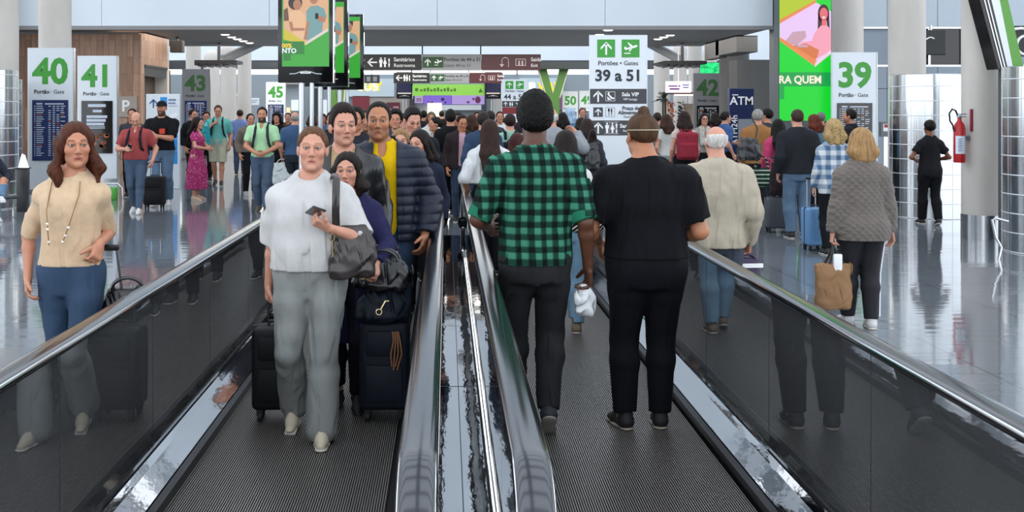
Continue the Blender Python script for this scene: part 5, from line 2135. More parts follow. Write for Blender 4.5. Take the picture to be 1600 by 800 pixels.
        g = s.hl(f)
        r = .17 + max(vol, 0) + (curl or 0) * 3
        c_ = s.HC
        low = max(.12, L + .05, (bun[4] if bun and len(bun) > 4 else 0) + .1)
        return sdf_obj('hair', g, c_ - np.array([r, r + .02, low]) * 1.0, c_ + np.array([r, r + .05, .17 + vol]), v or max(.0042 if s.fg else s.v * .8, .0042), hairmat(c, bool(curl)), s.e)

    def cap(s, c='#15161a'):
        f = chain([(ell((0, .012, .045), (.086, .106, .085)), 0)])

        def g(P):
            d = np.maximum(f(P), .038 - P[:, 2] - .12 * np.maximum(P[:, 1], 0))
            b = np.maximum(ell((0, -.11, .045), (.075, .085, .012))(P), -P[:, 2])
            return smin(d, b, .008)
        return sdf_obj('cap', s.hl(g), s.HC - .25, s.HC + .25, s.v * .8, fab(c), s.e)

    def glasses(s, m=None):
        mb = MB()
        L = lambda p: tuple(s.H2L(p))
        for g in (-1, 1):
            mb.tube([L((g * .033 + .022 * math.cos(a), -.097, .004 + .018 * math.sin(a))) for a in np.linspace(0, 2 * PI, 13)[:-1]], .0025, 6, closed=True)
            mb.tube([L((g * .055, -.095, .008)), L((g * .082, -.03, .008)), L((g * .083, .02, .002))], .0022, 6)
        mb.tube([L((-.012, -.1, .006)), L((.012, -.1, .006))], .0022, 6)
        return mb.build('glasses', m or BLACK, s.e, True)

    def world(s, p):                                    # person-local point -> world
        rz = s.e.rotation_euler[2]
        c, q = math.cos(rz), math.sin(rz)
        l_ = s.e.location
        return (l_[0] + p[0] * c - p[1] * q, l_[1] + p[0] * q + p[1] * c, l_[2] + p[2])

    def grip(s, i, d=.085):                             # point inside the closed hand
        return s.wr[i] + s.hd[i] * d * s.hs + s.pn[i] * .025 * s.hs


def clone(root, x, y, rz, label):                       # not used for look-alikes only: every copy gets its own label
    r = root.copy()
    COL.objects.link(r)
    r.location, r.rotation_euler, r['label'] = (x, y, 0), (0, 0, rz), label
    for ch in root.children:
        c = ch.copy()
        COL.objects.link(c)
        c.parent = r
    return r
# ------------------------------------------------------------------ travellers on the near walkways, facing the camera
NOH = dict(hd=None)
# woman in the white tee
X, Y = ats(485, 293)
p = Person(X, Y, 0, 1.655, 'person in an oversized white tee and grey jeans walking towards the camera with a phone', 'f', bw=1.10, skin='fair', v=.006, fg=True, belly=.02,
           head=(.08, -.04, .03), hshift=(.015, 0),
           arms=dict(L=dict(w=(-.255, .10, .83), hint=(-.5, .6, .1), curl=1.2), R=dict(w=(.135, -.235, 1.205), hint=(.9, .35, -.75), curl=1.05, hd=(-.82, -.25, .42), pn=(.1, .6, .9))),
           feet=dict(L=dict(p=(-.115, .15, .07), pitch=.55, yaw=-.1), R=dict(p=(.075, -.10, 0), yaw=.08)),
           face=dict(brow='#8a6a50', iris='#34393b', lips='#b5645c', jaw=1.08))
p.body()
p.top(fab('#bebebd'), 'tshirt', t=.026, ta=.040, box=.215, boxd=.165, hem=.955, sleeve=('u', .98), neck='crew', fold=.009, collar='low', nr=.060)
p.trousers(fab('#8b8f8d', 'denim'), t=.018, tk=.012, ta=.02, wide=.036, hem=-.05, fold=.006)
p.shoes(mat('cream canvas', '#c9bfa8', .8))
p.hair('tied', '#5b3d2a', thick=.008, bun=(0, .11, .0, .03))
P1 = p
# blazer woman
X, Y = ats(545, 268)
p = Person(X, Y, 0, 1.50, 'dark haired person in a long navy purple coat close behind the white tee', 'f', bw=1.0, skin='fair', v=.007, fg=True, head=(-.05, .0, 0), hshift=(-.01, 0), headk=1.0,
           arms=dict(L=dict(w=(-.22, -.05, .9)), R=dict(w=(.215, -.30, 1.03), hint=(.8, .8, -.3), curl=1.2, hd=(-.25, -.7, -.5), pn=(-.3, .5, -.8))),
           feet=dict(L=dict(p=(-.09, .10, 0)), R=dict(p=(.06, -.02, .03), pitch=.3)),
           face=dict(brow='#1a110d', lips='#8a3a3a', iris='#1a0f0a', gaze=.3))
p.body()
p.top(fab('#7c2430'), 'blouse', t=.010, hem=.95, sleeve=None, neck='v', nr=.055)
p.top(fab('#26264a'), 'coat', t=.024, ta=.026, box=.19, boxd=.15, flare=.05, hem=.46, sleeve=('f', .95), neck='crew', collar='low', open_=(0, -.05, .05, .055), fold=.006)
p.trousers(fab('#14151c'), ta=.02, tk=.02)
p.shoes(mat('black suede', '#121214', .6), mat('black sole', '#1c1c1c', .7))
p.hair('long', '#17100d', L=.17, thick=.009, front=.084, part=1, widek=.9)
P2 = p
# dark jacket man
X, Y = ats(537, 243)
p = Person(X, Y, 0, 1.765, 'person in an open black jacket over a tan shirt, behind the navy purple coat', 'm', skin='fair', v=.008, fg=True, head=(.32, .02, 0), bw=.95,
           feet=dict(L=dict(p=(-.09, -.1, 0)), R=dict(p=(.09, .1, 0))), face=dict(brow='#20140f', iris='#2a1c12', hairc='#5a4034', beard=.12))
p.body()
p.top(fab('#a8906f'), 'shirt', t=.012, hem=.93, sleeve=None, neck='crew')
p.top(fab('#1b1d21', 'leather'), 'jacket', t=.024, ta=.028, box=.175, boxd=.14, hem=.90, sleeve=('f', .96), neck='v', collar='stand', open_=(0, .0, .05, .075), fold=.007)
p.trousers(fab('#23262d', 'denim'))
p.shoes(mat('dark brown leather', '#2a1c14', .4), mat('dark sole', '#1a1512', .7))
p.hair('short', '#1f1511', thick=.012, vol=.022, front=.080)
# yellow shirt man
X, Y = ats(598, 234)
p = Person(X, Y, 0, 1.795, 'person in a navy puffer jacket open over a bright yellow polo shirt', 'm', bw=1.08, belly=.015, skin='tan', v=.007, fg=True, head=(.02, .02, 0), hshift=(-.025, 0), headk=1.0,
           arms=dict(R=dict(w=(.275, -.06, .90), hint=(.6, .8, 0), curl=.55), L=dict(w=(-.26, -.05, .9))),
           feet=dict(L=dict(p=(-.09, .1, 0)), R=dict(p=(.10, -.05, 0))), face=dict(brow='#120c0a', beard=.30, hairc='#1b120e', iris='#140d09', jaw=1.12))
p.body()
p.top(fab('#d2ad0a'), 'polo_shirt', t=.016, hem=.90, box=.17, sleeve=None, neck='polo', collar='low', nr=.066, fold=.004)
p.top(fab('#1b2233', 'puffer'), 'puffer_jacket', t=.036, ta=.038, box=.215, boxd=.16, hem=.86, sleeve=('f', .97), neck='v', collar='stand', open_=(.02, .02, .085, .075), fold=.004, puff=.010, nr=.085)
p.trousers(fab('#31445a', 'denim'), t=.02, tk=.026, ta=.026)
p.shoes(mat('dark brown leather', '#2a1c14', .4), mat('dark sole', '#1a1512', .7))
p.hair('short', '#0f0b0a', thick=.006, vol=.004, front=.088)

# ------------------------------------------------------------------ travellers on the near walkways, seen from behind
# green plaid man
X, Y = ats(836, 287)
p = Person(X, Y, PI, 1.815, 'person in a green and black plaid shirt with rolled sleeves, seen from behind', 'm', bw=.99, skin='dark', v=.006, head=(0, .05, 0), headk=1.0,
           arms=dict(L=dict(w=(-.275, .02, .87), hint=(-.3, 1, 0), curl=.9), R=dict(w=(.235, -.20, 1.05), hint=(.4, 1, 0), curl=.8)),
           feet=dict(L=dict(p=(-.065, .03, .045), pitch=.75, yaw=-.02), R=dict(p=(.10, -.30, 0), yaw=.1)))
p.body()
PL = plaid('green plaid', ['#07110f', '#123a2f', '#3c7c65'], .066)
p.top(PL, 'shirt', t=.024, ta=.030, box=.192, boxd=.135, hem=.885, sleeve=('u', .95), neck='crew', collar='low', fold=.008, nr=.064)
m_ = fab('#1f6a50')
for i in (0, 1):
    a, e_ = p.sh[i], p.el[i]
    c0, c1 = a + (e_ - a) * .80, a + (e_ - a) * .98
    ax_ = nrm(e_ - a)
    f_ = rc(c0, c1, .073, .070)
    sdf_obj('rolled_cuff', lambda P, f_=f_, c0=c0, c1=c1, ax_=ax_: np.maximum(np.maximum(f_(P) + folds(P, .003), (c0.astype(np.float32) - P) @ ax_.astype(np.float32)), (P - c1.astype(np.float32)) @ ax_.astype(np.float32)),
            np.minimum(c0, c1) - .1, np.maximum(c0, c1) + .1, .006, m_, p.e)
p.trousers(fab('#26272a', 'denim'), t=.016, tk=.020, ta=.024, fold=.005)
p.shoes(mat('charcoal knit shoe', '#23262c', .7), mat('grey sole', '#8a8781', .7))
p.hair('short', '#0b0a0a', thick=.020, vol=.026, curl=.0035, front=.08)
P5 = p
# black polo
X, Y = ats(1010, 283.5)
p = Person(X, Y, PI, 1.725, 'person in black polo and trousers with a small top bun, seen from behind', 'm', bw=1.20, belly=.05, skin='tan', v=.006, head=(.22, .12, 0), hshift=(.02, -.02), hipw=1.05, headk=1.0,
           arms=dict(L=dict(w=(-.22, -.20, 1.04), hint=(-.45, 1, -.2), curl=.7), R=dict(w=(.245, -.19, 1.02), hint=(.6, .9, -.2), curl=.8, hd=(-.3, -.5, -.8))),
           feet=dict(L=dict(p=(-.075, -.02, 0), yaw=-.06), R=dict(p=(.125, .0, 0), yaw=.30)))
p.body()
p.top(fab('#0d0e13'), 'polo_shirt', t=.024, ta=.036, box=.225, boxd=.17, hem=.955, sleeve=('u', .80), neck='crew', collar='low', fold=.005, nr=.066)
p.trousers(fab('#0c0e14'), t=.018, tk=.018, ta=.020, top=1.06, thick=1.02)
p.shoes(mat('black canvas', '#0f1013', .7), mat('worn beige sole', '#9a9082', .7))
p.hair('tied', '#4a3524', thick=.007, bun=(0, .045, .128, .030), front=.08)
mb = MB()
mb.tube([tuple(p.H2L((.086 * math.cos(a), .016 + .108 * math.sin(a), .028 - .010 * math.sin(a)))) for a in np.linspace(0, PI, 24)], .0032, 6)
mb.build('head_band', mat('pale band', '#b3a58d', .5), p.e, True)
MB().box(-.030, .030, -.003, .003, -.005, .005).build('sleeve_mark', WHITEL, p.e).matrix_basis = Matrix.Translation(p.sh[1] * .55 + p.el[1] * .45 + np.array([.062, .055, .02])) @ Matrix.Rotation(.5, 4, 'Z')
P6 = p
# white sweater woman
X, Y = ats(765, 152)
p = Person(X, Y, PI, 1.64, 'person with long dark hair in a white sweater, left of the plaid shirt', 'f', skin='light', v=.009, bw=1.05,
           arms=dict(R=dict(w=(.235, -.06, .95), hint=(.5, .9, 0)), L=dict(w=(-.22, -.1, .95))), feet=dict(L=dict(p=(-.07, .0, .03), pitch=.5), R=dict(p=(.08, -.15, 0))))
p.body()
p.top(fab('#cfd2d4', 'knit'), 'sweater', t=.028, ta=.036, box=.20, boxd=.14, hem=1.06, sleeve=('f', .95), neck='crew', fold=.006)
p.trousers(fab('#16171b'), t=.02, tk=.03, ta=.03, wide=.03)
p.shoes(mat('black canvas', '#0f1013', .7))
p.hair('long', '#2e1d16', L=.42, thick=.012, widek=.8)
# striped top woman behind the plaid man
X, Y = ats(884, 198)
p = Person(X, Y, PI, 1.58, 'person in light blue jeans with a striped cardigan, half hidden right of the plaid shirt', 'f', skin='light', v=.009,
           feet=dict(L=dict(p=(-.085, .05, 0)), R=dict(p=(.06, -.12, .02), pitch=.3)), arms=dict(L=dict(w=(-.22, -.08, .92)), R=dict(w=(.2, -.1, .95))))
p.body()
p.top(fab('#cfd0d0'), 'blouse', t=.018, ta=.026, box=.17, hem=.95, sleeve=('f', .5), neck='crew')
p.trousers(fab('#7fa3bd', 'denim'), t=.018, tk=.024, ta=.03)
p.shoes(mat('beige canvas', '#8a7a68', .8))
p.hair('long', '#1b1311', L=.30, thick=.012, widek=.85)
P8 = p

# ------------------------------------------------------------------ travellers walking beside the walkways, near
# beige top woman
X, Y = ats(111, 290)
p = Person(X, Y, 0, 1.675, 'person with wavy brown hair in a beige top and blue jeans, at the left', 'f', bw=.98, skin='light', v=.006, fg=True, head=(.42, .03, -.03), hshift=(.035, 0),
           arms=dict(L=dict(w=(-.235, -.02, .885), hint=(-.7, .7, 0), curl=.6), R=dict(w=(.185, -.07, 1.08), hint=(-.05, 1, -.2), curl=1.25, hd=(-.08, -.45, -.7), pn=(-.8, .4, -.2))),
           feet=dict(L=dict(p=(-.08, .12, .0)), R=dict(p=(.06, -.10, 0))), face=dict(brow='#4a3020', lips='#a04a48', iris='#2a1a10', gaze=.4))
p.body()
p.top(fab('#c9ae8f', 'knit'), 'knit_top', t=.014, ta=.016, box=.160, boxd=.12, hem=.955, sleeve=('u', .97), neck='crew', fold=.005, collar='low', nr=.058)
p.trousers(fab('#34475f', 'denim'), t=.012, tk=.014, ta=.012, top=1.03)
p.shoes(mat('white trainer', '#cfcfcf', .6))
p.hair('long', '#4a2618', L=.26, thick=.014, front=.086, part=1, widek=1.12)
mb = MB()
yb = lambda z: -.145 - .02 * math.exp(-((z - 1.26) / .08) ** 2)
ch_ = [(-.075, -.085, 1.43), (-.080, -.115, 1.36), (-.078, yb(1.27), 1.27), (-.074, yb(1.2), 1.16), (-.070, yb(1.12), 1.08)]
mb.tube([tuple(np.array(q) * p.K) for q in ch_], .0028, 6)
ch_ = [(.080, -.085, 1.43), (.085, -.115, 1.36), (.070, yb(1.27), 1.27), (.035, yb(1.2), 1.17), (.005, yb(1.12), 1.10)]
mb.tube([tuple(np.array(q) * p.K) for q in ch_], .0028, 6)
mb.build('necklace', mat('dark gold', '#8a6a45', .35, .8), p.e, True)
mb = MB()
for q in ((-.076, yb(1.2) - .004, 1.20), (-.073, yb(1.2) - .004, 1.17), (-.071, yb(1.12), 1.10), (.04, yb(1.2), 1.18), (.02, yb(1.15), 1.135), (.005, yb(1.12), 1.10)):
    mb.lathe([(.0, -.009), (.007, -.005), (.009, 0), (.007, .005), (0, .009)], tuple(np.array(q) * p.K), 10)
mb.build('beads', mat('pearl', '#e6dccb', .25), p.e, True)
P9 = p
# old man, cream jacket
X, Y = ats(1121, 219)
p = Person(X, Y, PI, 1.625, 'balding white haired person in a cream jacket right of the black polo', 'm', bw=1.05, belly=.04, skin='fair', v=.008, head=(0, .12, 0), headk=1.0, hshift=(0, -.03),
           arms=dict(L=dict(w=(-.245, -.02, .88), hint=(-.2, 1, 0), curl=1.1), R=dict(w=(.22, -.12, .95), hint=(.2, 1, 0))), feet=dict(L=dict(p=(-.08, .1, 0)), R=dict(p=(.09, -.12, 0))))
p.body()
p.top(fab('#aba291'), 'jacket', t=.034, ta=.040, box=.21, boxd=.18, hem=.835, sleeve=('f', .99), neck='crew', collar='low', fold=.008, nr=.07)
p.trousers(fab('#3b434e', 'denim'))
p.shoes(mat('dark brown leather', '#2a1c14', .4))
p.hair('ring', '#c9c6c2', thick=.007)
P10 = p
# quilted jacket woman
X, Y = ats(1346, 195)
p = Person(X, Y, PI, 1.585, 'person with blonde bobbed hair in a grey brown quilted jacket and dark track trousers', 'f', bw=1.10, skin='fair', v=.007, headk=1.0,
           arms=dict(R=dict(w=(.275, .04, .80), hint=(.4, 1, 0), curl=1.15), L=dict(w=(-.285, -.04, .80), hint=(-.5, 1, 0), curl=.5)), feet=dict(L=dict(p=(-.07, .02, .0)), R=dict(p=(.07, -.16, 0))))
p.body()
p.top(fab('#6d6661', 'knit'), 'quilted_jacket', t=.030, ta=.034, box=.178, boxd=.145, flare=.03, hem=.785, sleeve=('f', .98), neck='crew', collar='stand', fold=.003, quilt=.010)
tm = mat('navy track fabric', '#16181f', .8)
p.trousers(tm, t=.016, tk=.022, ta=.022)
for i, g in ((0, -1),):
    pts = [p.hip[i] + np.array([g * .115, 0, .02]), p.kn[i] + np.array([g * .082, 0, 0]), p.an[i] + np.array([g * .062, 0, .02])]
    mb = MB()
    mb.tube([tuple(q) for q in pts], .009, 6, flat=.02)
    mb.build('white_stripe', WHITEL, p.e, True)
p.shoes(mat('white trainer', '#cfcfcf', .6))
p.hair('long', '#9a7a52', L=.115, thick=.020, vol=.006, widek=.95)
P11 = p
# ------------------------------------------------------------------ luggage and hand-held things
def suitcase(x, y, rz, w, d, h, label, m, ribs=False, handle=.4, rigid=True, group='wheeled suitcases', hm=None, zbase=0, lean=0):
    e = empty('suitcase', (x, y, zbase), rz, label, 'suitcase', group)
    e.rotation_euler = (lean, 0, rz)
    z0 = .065
    mb = MB()
    mb.box(-w / 2, w / 2, -d / 2, d / 2, z0, z0 + h, bev=.035, seg=4)
    mb.build('shell', m, e, True)
    mb = MB()
    if ribs:
        for k in range(7):
            u = -w * .36 + w * .72 * k / 6
            mb.box(u - .006, u + .006, -d / 2 - .006, -d / 2 + .01, z0 + .06, z0 + h - .06, bev=.003)
            mb.box(u - .006, u + .006, d / 2 - .01, d / 2 + .006, z0 + .06, z0 + h - .06, bev=.003)
        mb.build('rib', m, e, True)
    else:
        mb.box(-w * .38, w * .38, -d / 2 - .016, -d / 2 + .02, z0 + .05, z0 + h * .52, bev=.014)
        mb.build('pocket', m, e, True)
        MB().box(-w * .36, w * .36, -d / 2 - .014, -d / 2 + .01, z0 + h * .62, z0 + h * .9, bev=.012).build('pocket', m, e, True)
    mb = MB()
    mb.box(-w / 2 - .002, w / 2 + .002, -.008, .008, z0 - .002, z0 + h + .002, bev=.034 if False else 0)
    mb.build('zip_seam', mat('zip black', '#0a0a0b', .5), e)
    for a in (-1, 1):
        for b_ in (-1, 1):
            wx, wy = a * (w / 2 - .045), b_ * (d / 2 - .04)
            mb = MB()
            mb.cyl((wx - .011, wy, .027), (wx + .011, wy, .027), .027, n=16)
            mb.box(wx - .018, wx + .018, wy - .012, wy + .012, .03, z0 + .01, bev=.004)
            mb.build('wheel', RUBBER, e, True)
    zt = z0 + h
    mb = MB()
    mb.tube([(-w * .18, 0, zt), (-w * .16, 0, zt + .025), (w * .16, 0, zt + .025), (w * .18, 0, zt)], .008, 8)
    mb.build('carry_handle', BLACK, e, True)
    if handle:
        for a in (-1, 1):
            MB().cyl((a * w * .22, d * .36, zt - .02), (a * w * .22, d * .36, zt + handle), .0075, n=10).build('telescopic_rod', hm or STEEL, e, True)
        MB().box(-w * .27, w * .27, d * .36 - .014, d * .36 + .014, zt + handle - .012, zt + handle + .018, bev=.008).build('grip', BLACK, e, True)
    return e


def softbag(x, y, z, rz, w, d, h, label, m, name='handbag', cat='bag', handles=None, sag=.012, group=None, v=.007, tilt=0, top=.7):
    e = empty(name, (x, y, z), rz, label, cat, group)
    e.rotation_euler = (0, tilt, rz)
    base = loft([0, h * .15, h * .6, h], [w * .46, w * .5, w * .48, w * .5 * top], [d * .42, d * .5, d * .42, d * .25], [0] * 4, [0] * 4, 3.0, .02)
    f = lambda P: base(P) + folds(P, sag, 1.1, (1, 1, 1))
    sdf_obj('bag_body', f, (-w * .6, -d * .75, -.03), (w * .6, d * .75, h + .05), v, m, e)
    if handles:
        for q in (-1, 1):
            mb = MB()
            mb.tube([(w * .28 * math.cos(a), q * d * .18, h * .92 + handles * math.sin(a)) for a in np.linspace(0, PI, 14)], .008, 8, flat=.012)
            mb.build('handle', m, e, True)
    return e


def backpack(p, m, label, side=1, w=.30, h=.44, d=.17, zc=1.18, straps=True, sm=None, v=.010, t=.04):
    """worn on the back (local +Y) of person p"""
    rz = p.e.rotation_euler[2]
    e = empty('backpack', p.e.location[:], rz, label, 'backpack', 'backpacks')
    K = p.K
    yb = .13 * p.bw + t + d / 2 + p.lean
    c = np.array([0, yb * 1, zc]) * K
    bd = chain([(rbox(c, np.array([w / 2, d / 2, h / 2]) * K, .06), 0), (rbox(c + np.array([0, d * .48, -h * .16]) * K, np.array([w * .40, d * .22, h * .26]) * K, .03), .015)])
    f = lambda P: bd(P) + folds(P, .004)
    sdf_obj('pack_body', f, c - .40 * K, c + .40 * K, v, m, e)
    mb = MB()
    mb.tube([tuple(c + np.array([.05 * math.cos(a), -d * .3, h / 2 + .035 * math.sin(a)]) * K) for a in np.linspace(0, PI, 9)], .008, 6)
    mb.build('grab_loop', sm or m, e, True)
    if straps:
        for g in (-1, 1):
            q = p.bw
            pts = [(g * .08, .13 * q + t + .01, 1.38), (g * .085, .07 + t, 1.455 + t * .5), (g * .092, .0, 1.462 + t * .5), (g * .098, -.07 - t * .6, 1.41), (g * .11, -.115 * q - t * .9 - p.belly * .3, 1.28), (g * .135, -.11 * q - t - p.belly * .5, 1.15), (g * .17, -.03, 1.02), (g * .165, .09, 1.0)]
            P_ = [np.array(a) * K for a in pts]
            it = [(rc(P_[i], P_[i + 1], .022, .022), .01) for i in range(len(P_) - 1)]
            sdf_obj('strap', chain(it), np.min(P_, 0) - .05, np.max(P_, 0) + .05, v, sm or m, e)
    return e


def phone(p, i, label, off=(0, 0, 0), rot=(0, 0, 0)):
    g = p.world(p.grip(i, .09) + np.array(off))
    o = MB().box(-.037, .037, -.005, .005, -.075, .075, bev=.004).build('mobile_phone', BLACKG, None, True)
    o.location = g
    o.rotation_euler = rot
    MB().box(-.034, .034, -.0056, -.004, -.070, .070).build('screen', mat('phone glass', '#0a0c14', .05), o)
    return tag(o, label, 'phone')


LEA = fab('#2a2423', 'leather')
# white tee: phone, shoulder bag, suitcase
phone(P1, 1, 'dark mobile phone held by the person in the white tee', (.0, -.01, .03), (1.25, .35, .3))
x, y, z = P1.world((.235, -.115, 0))
e = softbag(x, y, .875, .25, .25, .13, .27, 'dark brown leather shoulder bag under the arm of the person in the white tee', LEA, 'shoulder_bag', top=.8)
K = P1.K
pts = [(-.06, 0, .29), (-.065, .02, .40), (-.060, .06, .52)]
pts = [(-.09, -.03, .24), (-.10, -.075, .34), (-.10, -.085, .44), (-.09, -.03, .515), (-.085, .05, .535), (-.08, .14, .50), (-.07, .19, .40)]
MB().tube(pts, .020, 8, flat=.006).build('strap', LEA, e, True)
mb = MB()
mb.tube([(-.12 + .012 * math.cos(a), -.085, .22 + .02 * math.sin(a)) for a in np.linspace(0, 2 * PI, 11)[:-1]], .003, 6, closed=True)
mb.tube([(-.12, -.087, .20), (-.118, -.088, .12)], .004, 6)
mb.build('zip_pull', mat('dull brass', '#8b7a55', .3, .9), e, True)
BLKC = mat('black nylon', '#0b0d11', .6, 0, .25, var=.15, vscale=12)
x, y = at(428, 662)
suitcase(x, y + .12, .05, .27, .22, .46, 'black suitcase trailing behind the person in the white tee', BLKC, handle=.30, hm=mat('dark rod', '#4a4c50', .3, .8))
# blazer woman: navy suitcase with two bags piled on it
NAVY = mat('dark navy nylon', '#0d1622', .6, 0, .25, var=.25, vscale=30)
x, y = at(612, 664)
x -= .045
suitcase(x, y + .16, .0, .28, .25, .50, 'tall dark navy suitcase with bags piled on top, on the left walkway', NAVY, handle=.38)
e = softbag(x - .005, y + .09, .57, .1, .31, .20, .17, 'dark navy duffel bag lying on the navy suitcase', NAVY, 'duffel_bag', handles=.05, sag=.014)
e2 = softbag(x - .02, y + .10, .745, -.15, .33, .18, .17, 'shiny black leather handbag heaped on top of the duffel', fab('#15161a', 'leather'), 'handbag', handles=.06, sag=.016, tilt=.08)
for ee, (u, w_) in ((e, (-.03, .09)), (e2, (-.09, .10))):
    mb = MB()
    mb.tube([(u + .016 * math.cos(a), -.105, w_ - .03 + .016 * math.sin(a)) for a in np.linspace(0, 2 * PI, 11)[:-1]], .004, 6, closed=True)
    mb.tube([(u + .01, -.106, w_ - .015), (u + .035, -.108, w_ + .03), (u + .055, -.106, w_ + .03)], .005, 6)
    mb.build('snap_hook', mat('pale gold', '#d8c89a', .25, .9), ee, True)
mb = MB()
for k in range(4):
    mb.tube([(.045 + .01 * k, -.105, -.05), (.05 + .012 * k, -.118, -.10), (.035 + .02 * k, -.122, -.17), (.04 + .01 * k, -.120, -.24 - .02 * (k % 2))], .0045, 6)
mb.build('leather_tassel', mat('tan leather cord', '#8a5a3c', .6), e, True)
# beige top: suitcase with bag
x, y, z = P9.world((.17, .34, 0))
suitcase(x, y, .0, .30, .22, .46, 'dark suitcase pulled by the person in the beige top, hidden behind the balustrade', BLKC, handle=.52, lean=.38)
softbag(x + .09, y - .20, .56, .3, .30, .17, .21, 'black bag standing on the suitcase of the person in the beige top', fab('#141416', 'leather'), 'handbag', handles=.07, sag=.01)
# plaid man: white plastic bag
x, y, z = P5.world(P5.grip(0, .10))
softbag(x, y, z - .17, 0, .10, .08, .17, 'small crumpled white plastic bag in the hand of the person in the plaid shirt', mat('white film', '#dfe4e6', .3, 0, .6), 'plastic_bag', sag=.02, top=.4)
# striped cardigan bag
x, y, z = P8.world((-.13, .10, 0))
e = softbag(x, y, .80, PI, .30, .14, .34, 'black and white striped knit bundle carried by the person in light blue jeans', stripes('diagonal stripes', '#14151a', '#c9c9c9', .035, .62, .8), 'striped_bag', sag=.014)
# old man: purple and white bag
x, y, z = P10.world(P10.grip(0, .09))
e = softbag(x + .02, y, z - .36, .1, .20, .12, .31, 'purple paper bag with white trim carried by the person in the cream jacket', mat('purple paper', '#3a2a4c', .6), 'shopping_bag', handles=.05, sag=.004, top=1.0)
MB().box(-.095, .095, -.064, -.060, .245, .275).build('white_band', WHITEL, e)
# quilted woman: kraft paper bag
x, y, z = P11.world(P11.grip(1, .09))
e = softbag(x - .01, y, z - .52, 0, .29, .16, .36, 'brown kraft paper bag with a black handle carried by the person in the quilted jacket', mat('kraft paper', '#8f6c4a', .8, var=.12, vscale=6, bump=.4, bscale=12), 'paper_bag', sag=.007, top=1.0)
mb = MB()
for q in (-1, 1):
    mb.tube([(-.055 + q * .02, -.02 * q, .33), (-.02, -.02 * q, .43), (.0, 0, .515), (.03, -.02 * q, .43), (.075 + q * .02, -.02 * q, .33)], .010, 8, flat=.005)
mb.build('handle', BLACK, e, True)
mb = MB()
mb.box(-.01, .06, -.05, -.02, .30, .44, bev=.01)
mb.build('paper_wrap', WHITEL, e, True)

# ------------------------------------------------------------------ people at the left gates
def quick(px, s, rz, h, label, sex, top, bottom, hair, skin='light', v=.012, bw=1.0, arms=None, feet=None, head=(0, 0, 0), belly=0, face=None, shoe='#17181a', sole=None, group=None, lean=0, headk=1.0, hipw=1.0):
    x, y = ats(px, s)
    p = Person(x, y, rz, h, label, sex, bw, belly, skin, v, False, head, arms=arms, feet=feet, face=face, group=group, lean=lean, headk=headk, hipw=hipw)
    p.body()
    for t_ in (top if isinstance(top, list) else [top]):
        t_ = dict(t_)
        m_ = t_.pop('m')
        p.top(m_ if not isinstance(m_, str) else fab(m_), **t_)
    if bottom:
        b_ = dict(bottom)
        kind = b_.pop('kind', 'trousers')
        m_ = b_.pop('m')
        getattr(p, kind)(m_ if not isinstance(m_, str) else fab(m_), **b_)
    p.shoes(mat('shoe ' + shoe, shoe, .6), sole)
    if hair:
        h_ = dict(hair)
        p.hair(**h_)
    return p


LW = 92.0
WALK = dict(L=dict(p=(-.08, .12, .02), pitch=.25), R=dict(p=(.08, -.14, 0)))
STEP = dict(L=dict(p=(-.08, -.12, 0)), R=dict(p=(.08, .12, .02), pitch=.25))
STAND = dict(L=dict(p=(-.11, 0, 0)), R=dict(p=(.11, .03, 0)))
HOLD = dict(R=dict(w=(.10, -.25, 1.08), hint=(.9, .5, -.4), curl=.9), L=dict(w=(-.08, -.26, 1.07), hint=(-.9, .5, -.4), curl=.9))
JEAN = fab('#46566a', 'denim')
JEANL = fab('#5a7088', 'denim')
DARK = fab('#15171b')
s = (333 - VY) / H
p = quick(213, s, 0, 1.70, 'person in a red polo shirt and blue jeans looking down at a phone, left hall', 'm', dict(m='#964444', name='polo_shirt', t=.018, ta=.03, box=.18, hem=.93, sleeve=('u', .75), neck='polo', collar='low'),
          dict(m=JEAN, ta=.014, tk=.016), dict(style='ring', c='#6b5a50', thick=.004), bw=1.12, belly=.04, head=(.1, .45, 0), feet=WALK, shoe='#cfcfcf', face=dict(beard=.35, hairc='#4a3a32'),
          arms=dict(L=dict(w=(-.12, -.24, 1.12), hint=(-.9, .5, -.5), curl=1.0), R=dict(w=(.30, -.06, .92), hint=(.5, .8, 0))), skin='fair')
backpack(p, fab('#1c1e24'), 'dark backpack worn by the person in the red polo shirt')
phone(p, 0, 'phone in the hand of the person in the red polo shirt', (0, -.01, .02), (.6, .4, 0))
s = (321 - VY) / H
p = quick(253, s, 0, 1.90, 'tall person in black tee and cap in front of the blue and white stand', 'm', dict(m='#121317', name='tshirt', t=.022, ta=.035, box=.20, hem=.93, sleeve=('u', .85)),
          dict(m=JEANL, ta=.03, tk=.026), None, bw=1.15, belly=.03, feet=STEP, shoe='#cfcfcf', arms=dict(L=dict(w=(-.12, -.25, 1.12), hint=(-.9, .5, -.3), curl=1), R=dict(w=(-.02, -.27, 1.17), hint=(.9, .5, -.3), curl=1)), face=dict(beard=.85, hairc='#1a1310', scalp='#1a1310'))
p.cap()
a_ = MB().box(-.05, .05, -.004, .004, -.05, .05, bev=.02).build('shirt_print', mat('orange red print', '#c8452f', .7), p.e)
a_.location = (.055, -.197, 1.36)
x, y = at(243, 325)
suitcase(x, y - .05, 0, .36, .24, .50, 'black suitcase standing between the person in red and the person in the black cap', BLKC, handle=.25)
s = 78.0
p = quick(207, s, 0, 1.76, 'person with dark hair directly behind the person in the red polo shirt', 'm', dict(m='#3a3c42', t=.02, sleeve=('f', .95)), dict(m=DARK), dict(style='short', c='#17110e'), v=.014)
s = (313 - VY) / H
